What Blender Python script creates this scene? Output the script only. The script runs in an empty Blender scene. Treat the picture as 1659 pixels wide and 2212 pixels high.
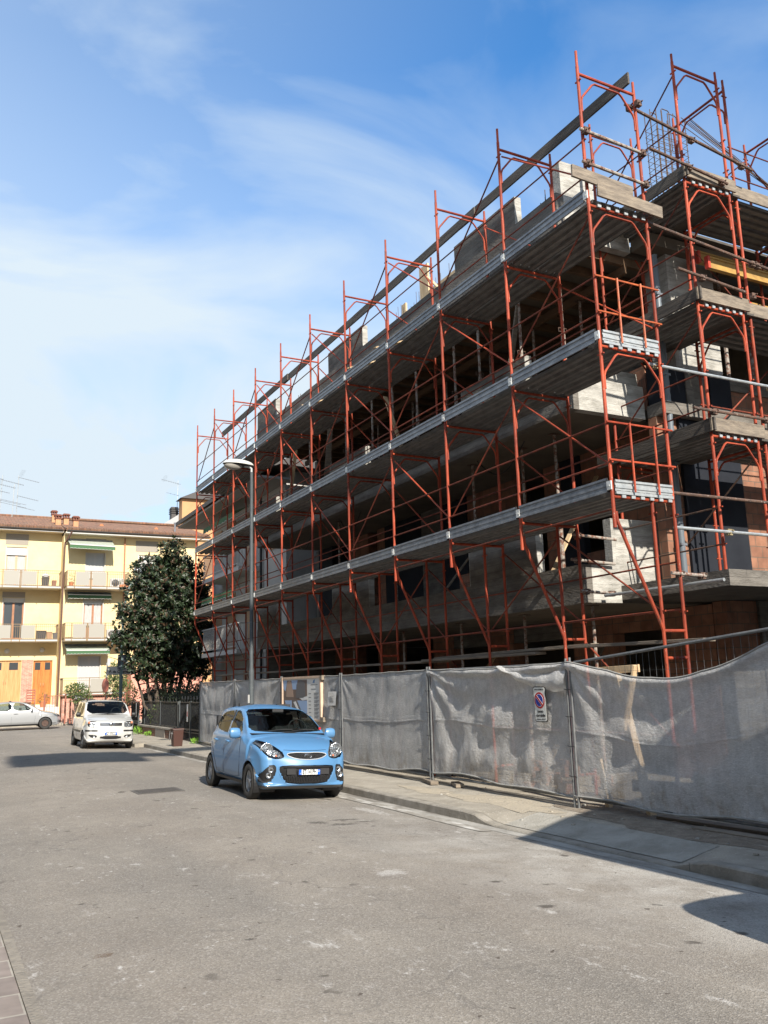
import bpy, bmesh, math, random
import numpy as np
from mathutils import Vector, Matrix
random.seed(7); RNG = np.random.default_rng(7)
sc = bpy.context.scene
COL = sc.collection
PI = math.pi

# ------------------------------------------------------------------ camera
IMH = 2212.0
F, YAW, PITCH, ROLL, CH = 1865.564, 0.4868, 0.19589, -0.02956, 1.78
cy_, sy_, cp_, sp_ = math.cos(YAW), math.sin(YAW), math.cos(PITCH), math.sin(PITCH)
fw = Vector((sy_*cp_, cy_*cp_, sp_)); rt = Vector((cy_, -sy_, 0)); up = rt.cross(fw)
cr_, sr_ = math.cos(ROLL), math.sin(ROLL)
rt, up = cr_*rt + sr_*up, -sr_*rt + cr_*up
cd = bpy.data.cameras.new('camera'); cam = bpy.data.objects.new('camera', cd); COL.objects.link(cam)
m = Matrix.Identity(4)
for i in range(3):
    m[i][0], m[i][1], m[i][2] = rt[i], up[i], -fw[i]
m[2][3] = CH
cam.matrix_world = m
cd.sensor_fit = 'VERTICAL'; cd.sensor_height = 34.6; cd.lens = F/IMH*34.6
cd.clip_start = 0.05; cd.clip_end = 2000
sc.camera = cam

# ------------------------------------------------------------------ light
SUN_EL, SUN_AZ = math.radians(34), math.radians(5.5)      # light travels towards +y, slightly +x
sdir = Vector((math.sin(SUN_AZ)*math.cos(SUN_EL), math.cos(SUN_AZ)*math.cos(SUN_EL), -math.sin(SUN_EL)))
ld = bpy.data.lights.new('sun', 'SUN'); ld.energy = 4.6; ld.angle = math.radians(0.53); ld.color = (1.0, 0.93, 0.82)
lo = bpy.data.objects.new('sun', ld); COL.objects.link(lo)
lo.rotation_euler = sdir.to_track_quat('-Z', 'Y').to_euler(); lo.location = (-3, -20, 30)

w = bpy.data.worlds.new('World'); sc.world = w; w.use_nodes = True
nt = w.node_tree; N = nt.nodes; L = nt.links
bg = N['Background']
def nd(t, **k):
    n = N.new(t)
    for a, b in k.items(): setattr(n, a, b)
    return n
sky = nd('ShaderNodeTexSky', sky_type='NISHITA'); sky.sun_disc = False
sky.sun_elevation = SUN_EL; sky.sun_rotation = math.radians(180) + SUN_AZ
sky.air_density = 1.0; sky.dust_density = 0.6; sky.ozone_density = 2.5
tc = nd('ShaderNodeTexCoord')
# thin cirrus: warped noise on the sky direction, mixed into the sky colour
rotm = nd('ShaderNodeMapping'); rotm.inputs['Rotation'].default_value = (0.25, 0.15, 0.75); rotm.inputs['Scale'].default_value = (0.6, 1.5, 1.7)
n1 = nd('ShaderNodeTexNoise'); n1.inputs['Scale'].default_value = 2.7; n1.inputs['Detail'].default_value = 7; n1.inputs['Roughness'].default_value = 0.5; n1.inputs['Distortion'].default_value = 0.8
r1 = nd('ShaderNodeMapRange'); r1.inputs[1].default_value = 0.40; r1.inputs[2].default_value = 0.70
r1.inputs[3].default_value = 0.0; r1.inputs[4].default_value = 0.78
L.new(tc.outputs['Generated'], rotm.inputs['Vector']); L.new(rotm.outputs[0], n1.inputs['Vector']); L.new(n1.outputs['Fac'], r1.inputs[0])
n2 = nd('ShaderNodeTexNoise'); n2.inputs['Scale'].default_value = 1.3; n2.inputs['Detail'].default_value = 2
r2 = nd('ShaderNodeMapRange'); r2.inputs[1].default_value = 0.30; r2.inputs[2].default_value = 0.56
L.new(tc.outputs['Generated'], n2.inputs['Vector']); L.new(n2.outputs['Fac'], r2.inputs[0])
mm = nd('ShaderNodeMath', operation='MULTIPLY'); L.new(r1.outputs[0], mm.inputs[0]); L.new(r2.outputs[0], mm.inputs[1])
# veil that thickens to the horizon
sx = nd('ShaderNodeSeparateXYZ'); L.new(tc.outputs['Generated'], sx.inputs[0])
r3 = nd('ShaderNodeMapRange'); r3.inputs[1].default_value = 0.0; r3.inputs[2].default_value = 0.62; r3.inputs[3].default_value = 0.86; r3.inputs[4].default_value = 0.0
L.new(sx.outputs['Z'], r3.inputs[0])
# veil thicker away from the sun-side right: by x direction
r4 = nd('ShaderNodeMapRange'); r4.inputs[1].default_value = -0.1; r4.inputs[2].default_value = 0.5; r4.inputs[3].default_value = 0.42; r4.inputs[4].default_value = 0.0
L.new(sx.outputs['X'], r4.inputs[0])
ad0 = nd('ShaderNodeMath', operation='ADD'); L.new(r3.outputs[0], ad0.inputs[0]); L.new(r4.outputs[0], ad0.inputs[1])
ad = nd('ShaderNodeMath', operation='ADD', use_clamp=True); L.new(mm.outputs[0], ad.inputs[0]); L.new(ad0.outputs[0], ad.inputs[1])
hs = nd('ShaderNodeHueSaturation'); hs.inputs['Saturation'].default_value = 1.12; hs.inputs['Value'].default_value = 1.0
tint = nd('ShaderNodeMixRGB', blend_type='MULTIPLY'); tint.inputs[0].default_value = 1; tint.inputs[2].default_value = (.87,1.12,1.28,1)
L.new(sky.outputs[0], tint.inputs[1]); L.new(tint.outputs[0], hs.inputs['Color'])
mx = nd('ShaderNodeMixRGB'); mx.inputs[2].default_value = (3.5, 4.05, 4.5, 1)
n5 = nd('ShaderNodeTexNoise'); n5.inputs['Scale'].default_value = 5.5; n5.inputs['Detail'].default_value = 7; n5.inputs['Roughness'].default_value = .55
m5 = nd('ShaderNodeMapping'); m5.inputs['Scale'].default_value = (1,1,2.6); L.new(tc.outputs['Generated'], m5.inputs['Vector']); L.new(m5.outputs[0], n5.inputs['Vector'])
r5 = nd('ShaderNodeMapRange'); r5.inputs[1].default_value = .50; r5.inputs[2].default_value = .60; L.new(n5.outputs['Fac'], r5.inputs[0])
r6 = nd('ShaderNodeMapRange'); r6.inputs[1].default_value = .30; r6.inputs[2].default_value = .17; r6.inputs[3].default_value = 0; r6.inputs[4].default_value = .6; L.new(sx.outputs['Z'], r6.inputs[0])
m6 = nd('ShaderNodeMath', operation='MULTIPLY'); L.new(r5.outputs[0], m6.inputs[0]); L.new(r6.outputs[0], m6.inputs[1])
a6 = nd('ShaderNodeMath', operation='ADD', use_clamp=True); L.new(ad.outputs[0], a6.inputs[0]); L.new(m6.outputs[0], a6.inputs[1])
L.new(a6.outputs[0], mx.inputs[0]); L.new(hs.outputs[0], mx.inputs[1]); L.new(mx.outputs[0], bg.inputs['Color'])
bg.inputs['Strength'].default_value = 0.112
sc.view_settings.view_transform = 'Standard'; sc.view_settings.look = 'None'; sc.view_settings.exposure = 0.95; sc.view_settings.gamma = 1.0

# ------------------------------------------------------------------ mesh helpers
class MB:
    def __init__(s): s.v = []; s.f = []; s.m = []; s.cm = 0
    def add(s, vs, fs):
        o = len(s.v); s.v += [tuple(v) for v in vs]
        for f in fs: s.f.append(tuple(i+o for i in f)); s.m.append(s.cm)
        return s
    def box(s, a, b):
        x0, y0, z0 = a; x1, y1, z1 = b
        return s.add([(x0,y0,z0),(x1,y0,z0),(x1,y1,z0),(x0,y1,z0),(x0,y0,z1),(x1,y0,z1),(x1,y1,z1),(x0,y1,z1)],
                     [(0,3,2,1),(4,5,6,7),(0,1,5,4),(1,2,6,5),(2,3,7,6),(3,0,4,7)])
    def bar(s, p, q, w, h, upv=(0,0,1)):
        p, q = Vector(p), Vector(q); d = (q-p).normalized(); u = Vector(upv)
        if abs(d.dot(u)) > .98: u = Vector((1,0,0))
        sd = d.cross(u).normalized(); u = sd.cross(d).normalized()
        vs = []
        for c in (p, q):
            for a, b in ((-1,-1),(1,-1),(1,1),(-1,1)): vs.append(c + sd*(a*w/2) + u*(b*h/2))
        return s.add(vs, [(0,3,2,1),(4,5,6,7),(0,1,5,4),(1,2,6,5),(2,3,7,6),(3,0,4,7)])
    def tube(s, pts, r, n=8, r2=None, cap=True):
        pts = [Vector(p) for p in pts]; k = len(pts); rings = []
        d0 = (pts[1]-pts[0]).normalized(); a = d0.orthogonal().normalized()
        for i, p in enumerate(pts):
            d = (pts[min(i+1,k-1)]-pts[max(i-1,0)]).normalized()
            a = (a - d*a.dot(d)).normalized(); b = d.cross(a)
            rr = r if r2 is None else r + (r2-r)*i/(k-1)
            if isinstance(r, (list, tuple)): rr = r[i]
            rings.append([p + (a*math.cos(t)+b*math.sin(t))*rr for t in [2*PI*j/n for j in range(n)]])
        vs = [v for R_ in rings for v in R_]; fs = []
        for i in range(k-1):
            for j in range(n): fs.append((i*n+j, i*n+(j+1)%n, (i+1)*n+(j+1)%n, (i+1)*n+j))
        if cap: fs += [tuple(range(n-1,-1,-1)), tuple(range((k-1)*n, k*n))]
        return s.add(vs, fs)
    def prism(s, poly, d0, d1, fn):
        """poly: 2D points, extruded d0..d1; fn(u,v,d)->xyz"""
        n = len(poly)
        vs = [fn(u,v,d0) for u,v in poly] + [fn(u,v,d1) for u,v in poly]
        return s.add(vs, [tuple(range(n)), tuple(range(2*n-1,n-1,-1))] + [(i,(i+1)%n+0,(i+1)%n+n,i+n)[::-1] for i in range(n)])
    def lathe(s, prof, c, axis='Z', n=24):
        vs = []; k = len(prof)
        for i in range(n):
            t = 2*PI*i/n; ct, st = math.cos(t), math.sin(t)
            for r, h in prof:
                if axis == 'Z': vs.append((c[0]+r*ct, c[1]+r*st, c[2]+h))
                elif axis == 'X': vs.append((c[0]+h, c[1]+r*ct, c[2]+r*st))
                else: vs.append((c[0]+r*ct, c[1]+h, c[2]+r*st))
        fs = []
        for i in range(n):
            j = (i+1) % n
            for q in range(k-1): fs.append((i*k+q, j*k+q, j*k+q+1, i*k+q+1))
        return s.add(vs, fs)
    def quad(s, a, b, c, d): return s.add([a,b,c,d], [(0,1,2,3)])
    def grid(s, P):
        h, w_ = len(P), len(P[0]); vs = [p for row in P for p in row]
        return s.add(vs, [(i*w_+j, i*w_+j+1, (i+1)*w_+j+1, (i+1)*w_+j) for i in range(h-1) for j in range(w_-1)])
    def build(s, name, mats, parent=None, smooth=False, bevel=0, local=False):
        me = bpy.data.meshes.new(name)
        off = Vector((0,0,0))
        if parent is not None and not local: off = ORI.get(parent.name, off)
        me.from_pydata([(v[0]-off[0], v[1]-off[1], v[2]-off[2]) for v in s.v], [], s.f)
        if not isinstance(mats, (list, tuple)): mats = [mats]
        for q in mats: me.materials.append(q)
        if len(mats) > 1: me.polygons.foreach_set('material_index', s.m)
        if smooth: me.polygons.foreach_set('use_smooth', [True]*len(me.polygons))
        bm = bmesh.new(); bm.from_mesh(me); bmesh.ops.recalc_face_normals(bm, faces=bm.faces); bm.to_mesh(me); bm.free()
        if smooth:
            try: me.set_sharp_from_angle(angle=math.radians(40))
            except Exception: pass
        me.update()
        o = bpy.data.objects.new(name, me); COL.objects.link(o)
        if parent is not None:
            o.parent = parent; ORI[o.name] = off
        if bevel:
            b = o.modifiers.new('bevel', 'BEVEL'); b.width = bevel; b.segments = 2; b.limit_method = 'ANGLE'; b.angle_limit = math.radians(50)
        return o
ORI = {}
def thing(name, label, cat, loc=(0,0,0), rz=0, group=None):
    o = bpy.data.objects.new(name, None); COL.objects.link(o); o.empty_display_size = .2
    o.location = loc; o.rotation_euler = (0,0,rz); o['label'] = label; o['category'] = cat
    if group: o['group'] = group
    ORI[o.name] = Vector(loc)
    return o
def tag(o, label, cat, group=None):
    o['label'] = label; o['category'] = cat
    if group: o['group'] = group
    return o
def struct(o, k='structure'): o['kind'] = k; return o
def dup(o, loc=None, parent=None, label=None, group=None):
    c = o.copy(); COL.objects.link(c)
    if parent is not None: c.parent = parent
    if loc is not None: c.location = loc
    if label: c['label'] = label
    if group: c['group'] = group
    ORI[c.name] = ORI.get(o.name, Vector((0,0,0))) if loc is None or parent is not None else Vector(loc)
    for ch in list(o.children): dup(ch, parent=c)
    return c
def text(body, size, M, mat, name, parent, ext=0.001, align='CENTER', sx=1.0):
    cu = bpy.data.curves.new('txt', 'FONT'); cu.body = body; cu.size = size; cu.extrude = ext; cu.align_x = align; cu.align_y = 'CENTER'; cu.resolution_u = 3; cu.offset = size*.026
    t = bpy.data.objects.new('txt', cu); COL.objects.link(t)
    bpy.context.view_layer.update()
    me = bpy.data.meshes.new_from_object(t.evaluated_get(bpy.context.evaluated_depsgraph_get()))
    bpy.data.objects.remove(t)
    me.transform(M @ Matrix.Diagonal((sx,1,1,1)))
    me.materials.clear(); me.materials.append(mat)
    o = bpy.data.objects.new(name, me); COL.objects.link(o); o.parent = parent
    return o
def basis(o, x, y, z):
    M = Matrix.Identity(4)
    for i in range(3): M[i][0], M[i][1], M[i][2], M[i][3] = x[i], y[i], z[i], o[i]
    return M

# ------------------------------------------------------------------ materials
def mat(name, col, rough=.7, metal=0, var=None, vscale=3, vdet=6, stretch=(1,1,1), bump=0, bscale=40, spots=None, coat=0, spec=.5, ramp=(.35,.65)):
    """var: second colour blended by noise; spots: list of (colour, scale, threshold, strength)"""
    m = bpy.data.materials.new(name); m.use_nodes = True; nt = m.node_tree; N = nt.nodes; L = nt.links
    b = N['Principled BSDF']; b.inputs['Roughness'].default_value = rough; b.inputs['Metallic'].default_value = metal
    b.inputs['Coat Weight'].default_value = coat; b.inputs['Specular IOR Level'].default_value = spec
    b.inputs['Base Color'].default_value = (*col, 1)
    tc = N.new('ShaderNodeNewGeometry'); mp = N.new('ShaderNodeMapping'); mp.inputs['Scale'].default_value = stretch
    L.new(tc.outputs['Position'], mp.inputs['Vector'])
    cur = None
    if var is not None:
        n = N.new('ShaderNodeTexNoise'); n.inputs['Scale'].default_value = vscale; n.inputs['Detail'].default_value = vdet; n.inputs['Roughness'].default_value = .62
        L.new(mp.outputs[0], n.inputs['Vector'])
        r = N.new('ShaderNodeMapRange'); r.inputs[1].default_value = ramp[0]; r.inputs[2].default_value = ramp[1]; L.new(n.outputs['Fac'], r.inputs[0])
        x = N.new('ShaderNodeMixRGB'); x.inputs[1].default_value = (*col, 1); x.inputs[2].default_value = (*var, 1)
        L.new(r.outputs[0], x.inputs[0]); cur = x.outputs[0]
    for (c, s_, th, st) in (spots or []):
        n = N.new('ShaderNodeTexNoise'); n.inputs['Scale'].default_value = s_; n.inputs['Detail'].default_value = 5; n.inputs['Roughness'].default_value = .7
        L.new(mp.outputs[0], n.inputs['Vector'])
        r = N.new('ShaderNodeMapRange'); r.inputs[1].default_value = th; r.inputs[2].default_value = th+.06; r.inputs[4].default_value = st; L.new(n.outputs['Fac'], r.inputs[0])
        x = N.new('ShaderNodeMixRGB'); x.inputs[2].default_value = (*c, 1)
        if cur is None: x.inputs[1].default_value = (*col, 1)
        else: L.new(cur, x.inputs[1])
        L.new(r.outputs[0], x.inputs[0]); cur = x.outputs[0]
    if cur is not None: L.new(cur, b.inputs['Base Color'])
    if bump:
        n = N.new('ShaderNodeTexNoise'); n.inputs['Scale'].default_value = bscale; n.inputs['Detail'].default_value = 4
        L.new(mp.outputs[0], n.inputs['Vector'])
        bp = N.new('ShaderNodeBump'); bp.inputs['Strength'].default_value = bump; bp.inputs['Distance'].default_value = .02
        L.new(n.outputs['Fac'], bp.inputs['Height']); L.new(bp.outputs[0], b.inputs['Normal'])
    return m
def brickmat(name, c1, c2, mortar, bw, bh, ms=.01, axis='yz', rough=.9, var=.5, bump=.5):
    m = bpy.data.materials.new(name); m.use_nodes = True; nt = m.node_tree; N = nt.nodes; L = nt.links
    b = N['Principled BSDF']; b.inputs['Roughness'].default_value = rough
    g = N.new('ShaderNodeNewGeometry'); s = N.new('ShaderNodeSeparateXYZ'); c = N.new('ShaderNodeCombineXYZ'); L.new(g.outputs['Position'], s.inputs[0])
    ad = N.new('ShaderNodeMath'); ad.operation = 'ADD'; L.new(s.outputs['X'], ad.inputs[0]); L.new(s.outputs['Y'], ad.inputs[1])
    L.new(ad.outputs[0], c.inputs[0]); L.new(s.outputs['Z'], c.inputs[1])
    if axis == 'xy':
        L.new(s.outputs['X'], c.inputs[0]); L.new(s.outputs['Y'], c.inputs[1])
    t = N.new('ShaderNodeTexBrick'); t.inputs['Scale'].default_value = 1; t.inputs['Brick Width'].default_value = bw; t.inputs['Row Height'].default_value = bh
    t.inputs['Mortar Size'].default_value = ms; t.inputs['Mortar Smooth'].default_value = .1
    t.inputs['Color1'].default_value = (*c1,1); t.inputs['Color2'].default_value = (*c2,1); t.inputs['Mortar'].default_value = (*mortar,1); t.inputs['Bias'].default_value = -.1
    L.new(c.outputs[0], t.inputs['Vector'])
    n = N.new('ShaderNodeTexNoise'); n.inputs['Scale'].default_value = 6; n.inputs['Detail'].default_value = 8; L.new(g.outputs['Position'], n.inputs['Vector'])
    r = N.new('ShaderNodeMapRange'); r.inputs[1].default_value = .3; r.inputs[2].default_value = .75; r.inputs[3].default_value = 1-var*.5; r.inputs[4].default_value = 1+var*.4; L.new(n.outputs['Fac'], r.inputs[0])
    x = N.new('ShaderNodeMixRGB'); x.blend_type = 'MULTIPLY'; x.inputs[0].default_value = 1; L.new(t.outputs['Color'], x.inputs[1]); L.new(r.outputs[0], x.inputs[2])
    L.new(x.outputs[0], b.inputs['Base Color'])
    bp = N.new('ShaderNodeBump'); bp.inputs['Strength'].default_value = bump; bp.inputs['Distance'].default_value = .01; bp.invert = True
    L.new(t.outputs['Fac'], bp.inputs['Height']); L.new(bp.outputs[0], b.inputs['Normal'])
    return m

M_ = {}
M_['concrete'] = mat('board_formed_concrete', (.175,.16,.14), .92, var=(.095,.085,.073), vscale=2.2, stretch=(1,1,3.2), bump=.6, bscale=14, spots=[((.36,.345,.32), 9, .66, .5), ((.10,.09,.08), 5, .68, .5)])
M_['concrete_sunlit_tone'] = mat('sunlit_tone_concrete', (.43,.415,.38), .92, var=(.24,.23,.205), vscale=3, stretch=(1,1,3), bump=.6, bscale=20, spots=[((.2,.19,.17), 12, .70, .6)])  # lighter copy of the concrete; sunlight on camera-facing ends put into the colour
def add_boards(m, bw, bh, k=.84, mort=.62):
    nt = m.node_tree; N = nt.nodes; L = nt.links; b = N['Principled BSDF']; src = b.inputs['Base Color'].links[0].from_socket
    g = N.new('ShaderNodeNewGeometry'); s = N.new('ShaderNodeSeparateXYZ'); c = N.new('ShaderNodeCombineXYZ'); L.new(g.outputs['Position'], s.inputs[0])
    ad = N.new('ShaderNodeMath'); ad.operation = 'ADD'; L.new(s.outputs['X'], ad.inputs[0]); L.new(s.outputs['Y'], ad.inputs[1]); L.new(ad.outputs[0], c.inputs[0]); L.new(s.outputs['Z'], c.inputs[1])
    t = N.new('ShaderNodeTexBrick'); t.inputs['Scale'].default_value = 1; t.inputs['Brick Width'].default_value = bw; t.inputs['Row Height'].default_value = bh; t.inputs['Mortar Size'].default_value = .005; t.inputs['Mortar Smooth'].default_value = .3
    t.inputs['Color1'].default_value = (1.08,1.08,1.08,1); t.inputs['Color2'].default_value = (k,k,k,1); t.inputs['Mortar'].default_value = (mort,mort,mort,1); L.new(c.outputs[0], t.inputs['Vector'])
    x = N.new('ShaderNodeMixRGB'); x.blend_type = 'MULTIPLY'; x.inputs[0].default_value = 1; L.new(src, x.inputs[1]); L.new(t.outputs['Color'], x.inputs[2]); L.new(x.outputs[0], b.inputs['Base Color'])
add_boards(M_['concrete'], 2.1, .125); add_boards(M_['concrete_sunlit_tone'], 2.1, .125, .90, .72)
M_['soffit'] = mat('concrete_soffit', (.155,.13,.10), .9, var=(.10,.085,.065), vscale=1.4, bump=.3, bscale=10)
M_['brick'] = brickmat('hollow_clay_block', (.28,.135,.082), (.20,.092,.058), (.13,.095,.07), .30, .20, .008)
M_['brick_small'] = brickmat('facing_brick', (.50,.24,.17), (.40,.18,.12), (.45,.38,.32), .25, .07, .008)
M_['brick_dark'] = brickmat('garden_wall_brick', (.22,.10,.06), (.15,.07,.045), (.10,.08,.06), .26, .08, .01)
M_['panel'] = mat('dark_insulation_panel', (.016,.018,.024), .9, var=(.022,.025,.032), vscale=2, spec=.15)
M_['red'] = mat('red_scaffold_paint', (.42,.070,.028), .62, spec=.3, var=(.21,.032,.016), vscale=5, stretch=(1,1,.5), bump=.15, bscale=90,
                spots=[((.10,.05,.03), 7, .60, .75), ((.62,.57,.50), 34, .655, .85), ((.55,.5,.44), 3.2, .685, .8)])
M_['red_dark'] = mat('worn_brown_red_tube', (.26,.055,.028), .7, var=(.10,.03,.02), vscale=6, spec=.3, spots=[((.42,.38,.33), 30, .66, .7), ((.06,.035,.025), 8, .6, .7)])
for q_ in ('red','red_dark'):                      # each tube set has aged differently
    nt_ = M_[q_].node_tree; b_ = nt_.nodes['Principled BSDF']; src = b_.inputs['Base Color'].links[0].from_socket
    oi_ = nt_.nodes.new('ShaderNodeObjectInfo'); mr_ = nt_.nodes.new('ShaderNodeMapRange'); mr_.inputs[3].default_value = .68; mr_.inputs[4].default_value = 1.12
    nt_.links.new(oi_.outputs['Random'], mr_.inputs[0]); mu_ = nt_.nodes.new('ShaderNodeMixRGB'); mu_.blend_type = 'MULTIPLY'; mu_.inputs[0].default_value = 1
    nt_.links.new(src, mu_.inputs[1]); nt_.links.new(mr_.outputs[0], mu_.inputs[2]); nt_.links.new(mu_.outputs[0], b_.inputs['Base Color'])
M_['red_light'] = mat('orange_gate_paint', (.50,.12,.035), .5, var=(.30,.06,.02), vscale=9, spots=[((.10,.05,.03), 14, .6, .7)])
M_['rust'] = mat('rusty_tube', (.13,.07,.045), .75, var=(.055,.035,.028), vscale=12, bump=.3, bscale=60, spots=[((.42,.39,.35), 26, .60, .7)])
M_['spatter'] = mat('cement_spattered_tube', (.30,.27,.235), .85, var=(.15,.065,.04), vscale=14, bump=.3, bscale=60, ramp=(.45,.58), spots=[((.10,.05,.03), 22, .62, .8)])
M_['galv'] = mat('galvanised_steel', (.25,.265,.285), .45, .5, var=(.15,.16,.18), vscale=7, bump=.15, bscale=30, spots=[((.46,.44,.40), 30, .67, .6)])
M_['galv_tube'] = mat('galvanised_tube', (.42,.44,.44), .5, .45, var=(.30,.32,.33), vscale=12)
M_['galv_deck'] = mat('galvanised_deck', (.20,.195,.185), .7, .2, var=(.125,.12,.115), vscale=5, spots=[((.34,.32,.29), 24, .68, .6), ((.06,.045,.035), 6, .66, .5)])
M_['plate'] = mat('zinc_plate', (.68,.68,.66), .45, .2, var=(.5,.5,.48), vscale=20)
M_['brass'] = mat('yellowed_coupler', (.42,.36,.20), .55, .3, var=(.18,.12,.07), vscale=30)
M_['wood'] = mat('weathered_plank', (.25,.205,.155), .88, var=(.12,.098,.078), vscale=4, stretch=(1,.35,5), bump=.5, bscale=18, spots=[((.42,.38,.32), 20, .66, .5)])
M_['wood_dark'] = mat('dark_weathered_plank', (.105,.09,.075), .88, var=(.05,.043,.037), vscale=4, stretch=(1,.35,5), bump=.5, bscale=18, spots=[((.36,.34,.30), 26, .70, .6)])
M_['wood_new'] = mat('fresh_timber', (.62,.46,.28), .8, var=(.46,.32,.18), vscale=5, stretch=(1,1,.3), bump=.2, bscale=30)
M_['beam_yellow'] = mat('yellow_formwork_beam', (.42,.25,.06), .7, var=(.28,.16,.045), vscale=6, spots=[((.3,.18,.08), 9, .64, .6)])
M_['form_ply'] = mat('formwork_boards', (.17,.10,.055), .8, var=(.09,.055,.03), vscale=3, stretch=(1,.3,1), bump=.3, bscale=20)
M_['rebar'] = mat('reinforcing_bar', (.12,.075,.05), .8, var=(.07,.045,.035), vscale=30)
M_['black'] = mat('black_plastic', (.012,.012,.013), .5)
M_['rubber'] = mat('tyre_rubber', (.022,.022,.022), .85, var=(.035,.033,.03), vscale=20)
M_['dirt'] = mat('site_dirt', (.20,.165,.125), .98, var=(.30,.25,.19), vscale=3, bump=1, bscale=14, spots=[((.40,.36,.30), 22, .64, .7), ((.10,.08,.06), 9, .62, .6)])
# ------------------------------------------------------------------ ground, road, pavements
KX = 6.66                                            # kerb line
def road_z(x, y):
    k = min(1, max(0, (44-y)/10.0))
    if x < 2: z = .045*max(0, (x-.7)/1.3)
    elif x < 4: z = .045
    else: z = .045 - .05*(x-4)
    return z*k
DK_, WH_, BR_ = (.055,.048,.042), (.52,.50,.47), (.12,.085,.06)
BLOTS = [(4.95,10.75,.22,.10,DK_),(5.15,11.15,.25,.07,DK_),(4.7,11.0,.14,.12,DK_),(5.35,10.9,.16,.06,DK_),(1.20,6.55,.07,.05,BR_),(2.15,6.25,.05,.04,DK_),(4.0,7.6,.16,.15,WH_),(5.95,11.9,.14,.5,WH_)]
def asphalt():
    m = bpy.data.materials.new('worn_asphalt'); m.use_nodes = True; nt = m.node_tree; N = nt.nodes; L = nt.links
    b = N['Principled BSDF']; b.inputs['Roughness'].default_value = .9; b.inputs['Specular IOR Level'].default_value = .25
    g = N.new('ShaderNodeNewGeometry'); P = g.outputs['Position']
    def noise(scale, det=6, rough=.6, vec=P, dist=0):
        n = N.new('ShaderNodeTexNoise'); n.inputs['Scale'].default_value = scale; n.inputs['Detail'].default_value = det; n.inputs['Roughness'].default_value = rough; n.inputs['Distortion'].default_value = dist
        L.new(vec, n.inputs['Vector']); return n.outputs['Fac']
    def rng(f, a, b_, c=0, d=1):
        r = N.new('ShaderNodeMapRange'); r.inputs[1].default_value = a; r.inputs[2].default_value = b_; r.inputs[3].default_value = c; r.inputs[4].default_value = d; L.new(f, r.inputs[0]); return r.outputs[0]
    def mix(fac, c1, c2):
        x = N.new('ShaderNodeMixRGB')
        if isinstance(c1, tuple): x.inputs[1].default_value = (*c1,1)
        else: L.new(c1, x.inputs[1])
        if isinstance(c2, tuple): x.inputs[2].default_value = (*c2,1)
        else: L.new(c2, x.inputs[2])
        L.new(fac, x.inputs[0]); return x.outputs[0]
    def mul(a, b_):
        x = N.new('ShaderNodeMath'); x.operation = 'MULTIPLY'; L.new(a, x.inputs[0]); L.new(b_, x.inputs[1]); return x.outputs[0]
    c = mix(rng(noise(.55, 5, .6), .35, .65), (.205,.178,.148), (.270,.240,.200))
    c = mix(rng(noise(2.6, 8, .7), .42, .7, 0, .55), c, (.17,.15,.13))
    mq = N.new('ShaderNodeMapping'); mq.inputs['Scale'].default_value = (.45, .10, 1); mq.inputs['Rotation'].default_value = (0,0,-.06); L.new(P, mq.inputs['Vector'])
    c = mix(rng(noise(1.0, 4, .55, mq.outputs[0]), .42, .60, 0, .60), c, (.150,.138,.122))      # trafficked, darker lanes
    sep = N.new('ShaderNodeSeparateXYZ'); L.new(P, sep.inputs[0])
    c = mix(mul(rng(sep.outputs['X'], 3.9, 6.0, 0, .85), mul(rng(sep.outputs['Y'], 15, 7, 0, 1), rng(noise(1.4, 7, .65), .36, .60))), c, (.40,.38,.345))   # cement dust by the site kerb
    def blot(x0, y0, rx, ry, col, k=.85):
        v_ = N.new('ShaderNodeVectorMath'); v_.operation = 'SUBTRACT'; v_.inputs[1].default_value = (x0,y0,0); L.new(P, v_.inputs[0])
        s_ = N.new('ShaderNodeVectorMath'); s_.operation = 'MULTIPLY'; s_.inputs[1].default_value = (1/rx,1/ry,0); L.new(v_.outputs[0], s_.inputs[0])
        l_ = N.new('ShaderNodeVectorMath'); l_.operation = 'LENGTH'; L.new(s_.outputs[0], l_.inputs[0])
        a_ = N.new('ShaderNodeMath'); a_.operation = 'ADD'; L.new(l_.outputs['Value'], a_.inputs[0]); L.new(rng(noise(14, 5, .7), 0.3,.7,-.7,.6), a_.inputs[1])
        return mix(rng(a_.outputs[0], .55, 1.05, k*(.55 if col == WH_ else 1), 0), c, col)
    for (x0,y0,rx,ry,cc) in BLOTS: c = blot(x0,y0,rx,ry,cc)
    # stone grain
    v = N.new('ShaderNodeTexVoronoi'); v.inputs['Scale'].default_value = 95; L.new(P, v.inputs['Vector'])
    sv = N.new('ShaderNodeSeparateColor'); L.new(v.outputs['Color'], sv.inputs[0])
    c = mix(rng(sv.outputs[0], .55, 1, 0, .45), c, (.40,.37,.33))
    c = mix(rng(sv.outputs[1], .62, 1, 0, .5), c, (.10,.09,.08))
    # pale mortar scuffs, longer along the road
    mp = N.new('ShaderNodeMapping'); mp.inputs['Scale'].default_value = (1.6, .8, 1); mp.inputs['Rotation'].default_value = (0,0,.5); L.new(P, mp.inputs['Vector'])
    c = mix(mul(rng(noise(5.2, 8, .75, mp.outputs[0]), .57, .68, 0, .8), rng(noise(.9, 3), .47, .60)), c, (.50,.48,.45))
    c = mix(mul(rng(noise(16, 6, .7), .60, .68, 0, .7), rng(noise(1.3, 2, .5, mp.outputs[0]), .52, .62)), c, (.56,.54,.51))
    # dark oil / old patches
    c = mix(mul(rng(noise(3.3, 3, .5), .66, .70, 0, .85), rng(noise(.7, 2), .48, .58)), c, (.075,.065,.055))
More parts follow.
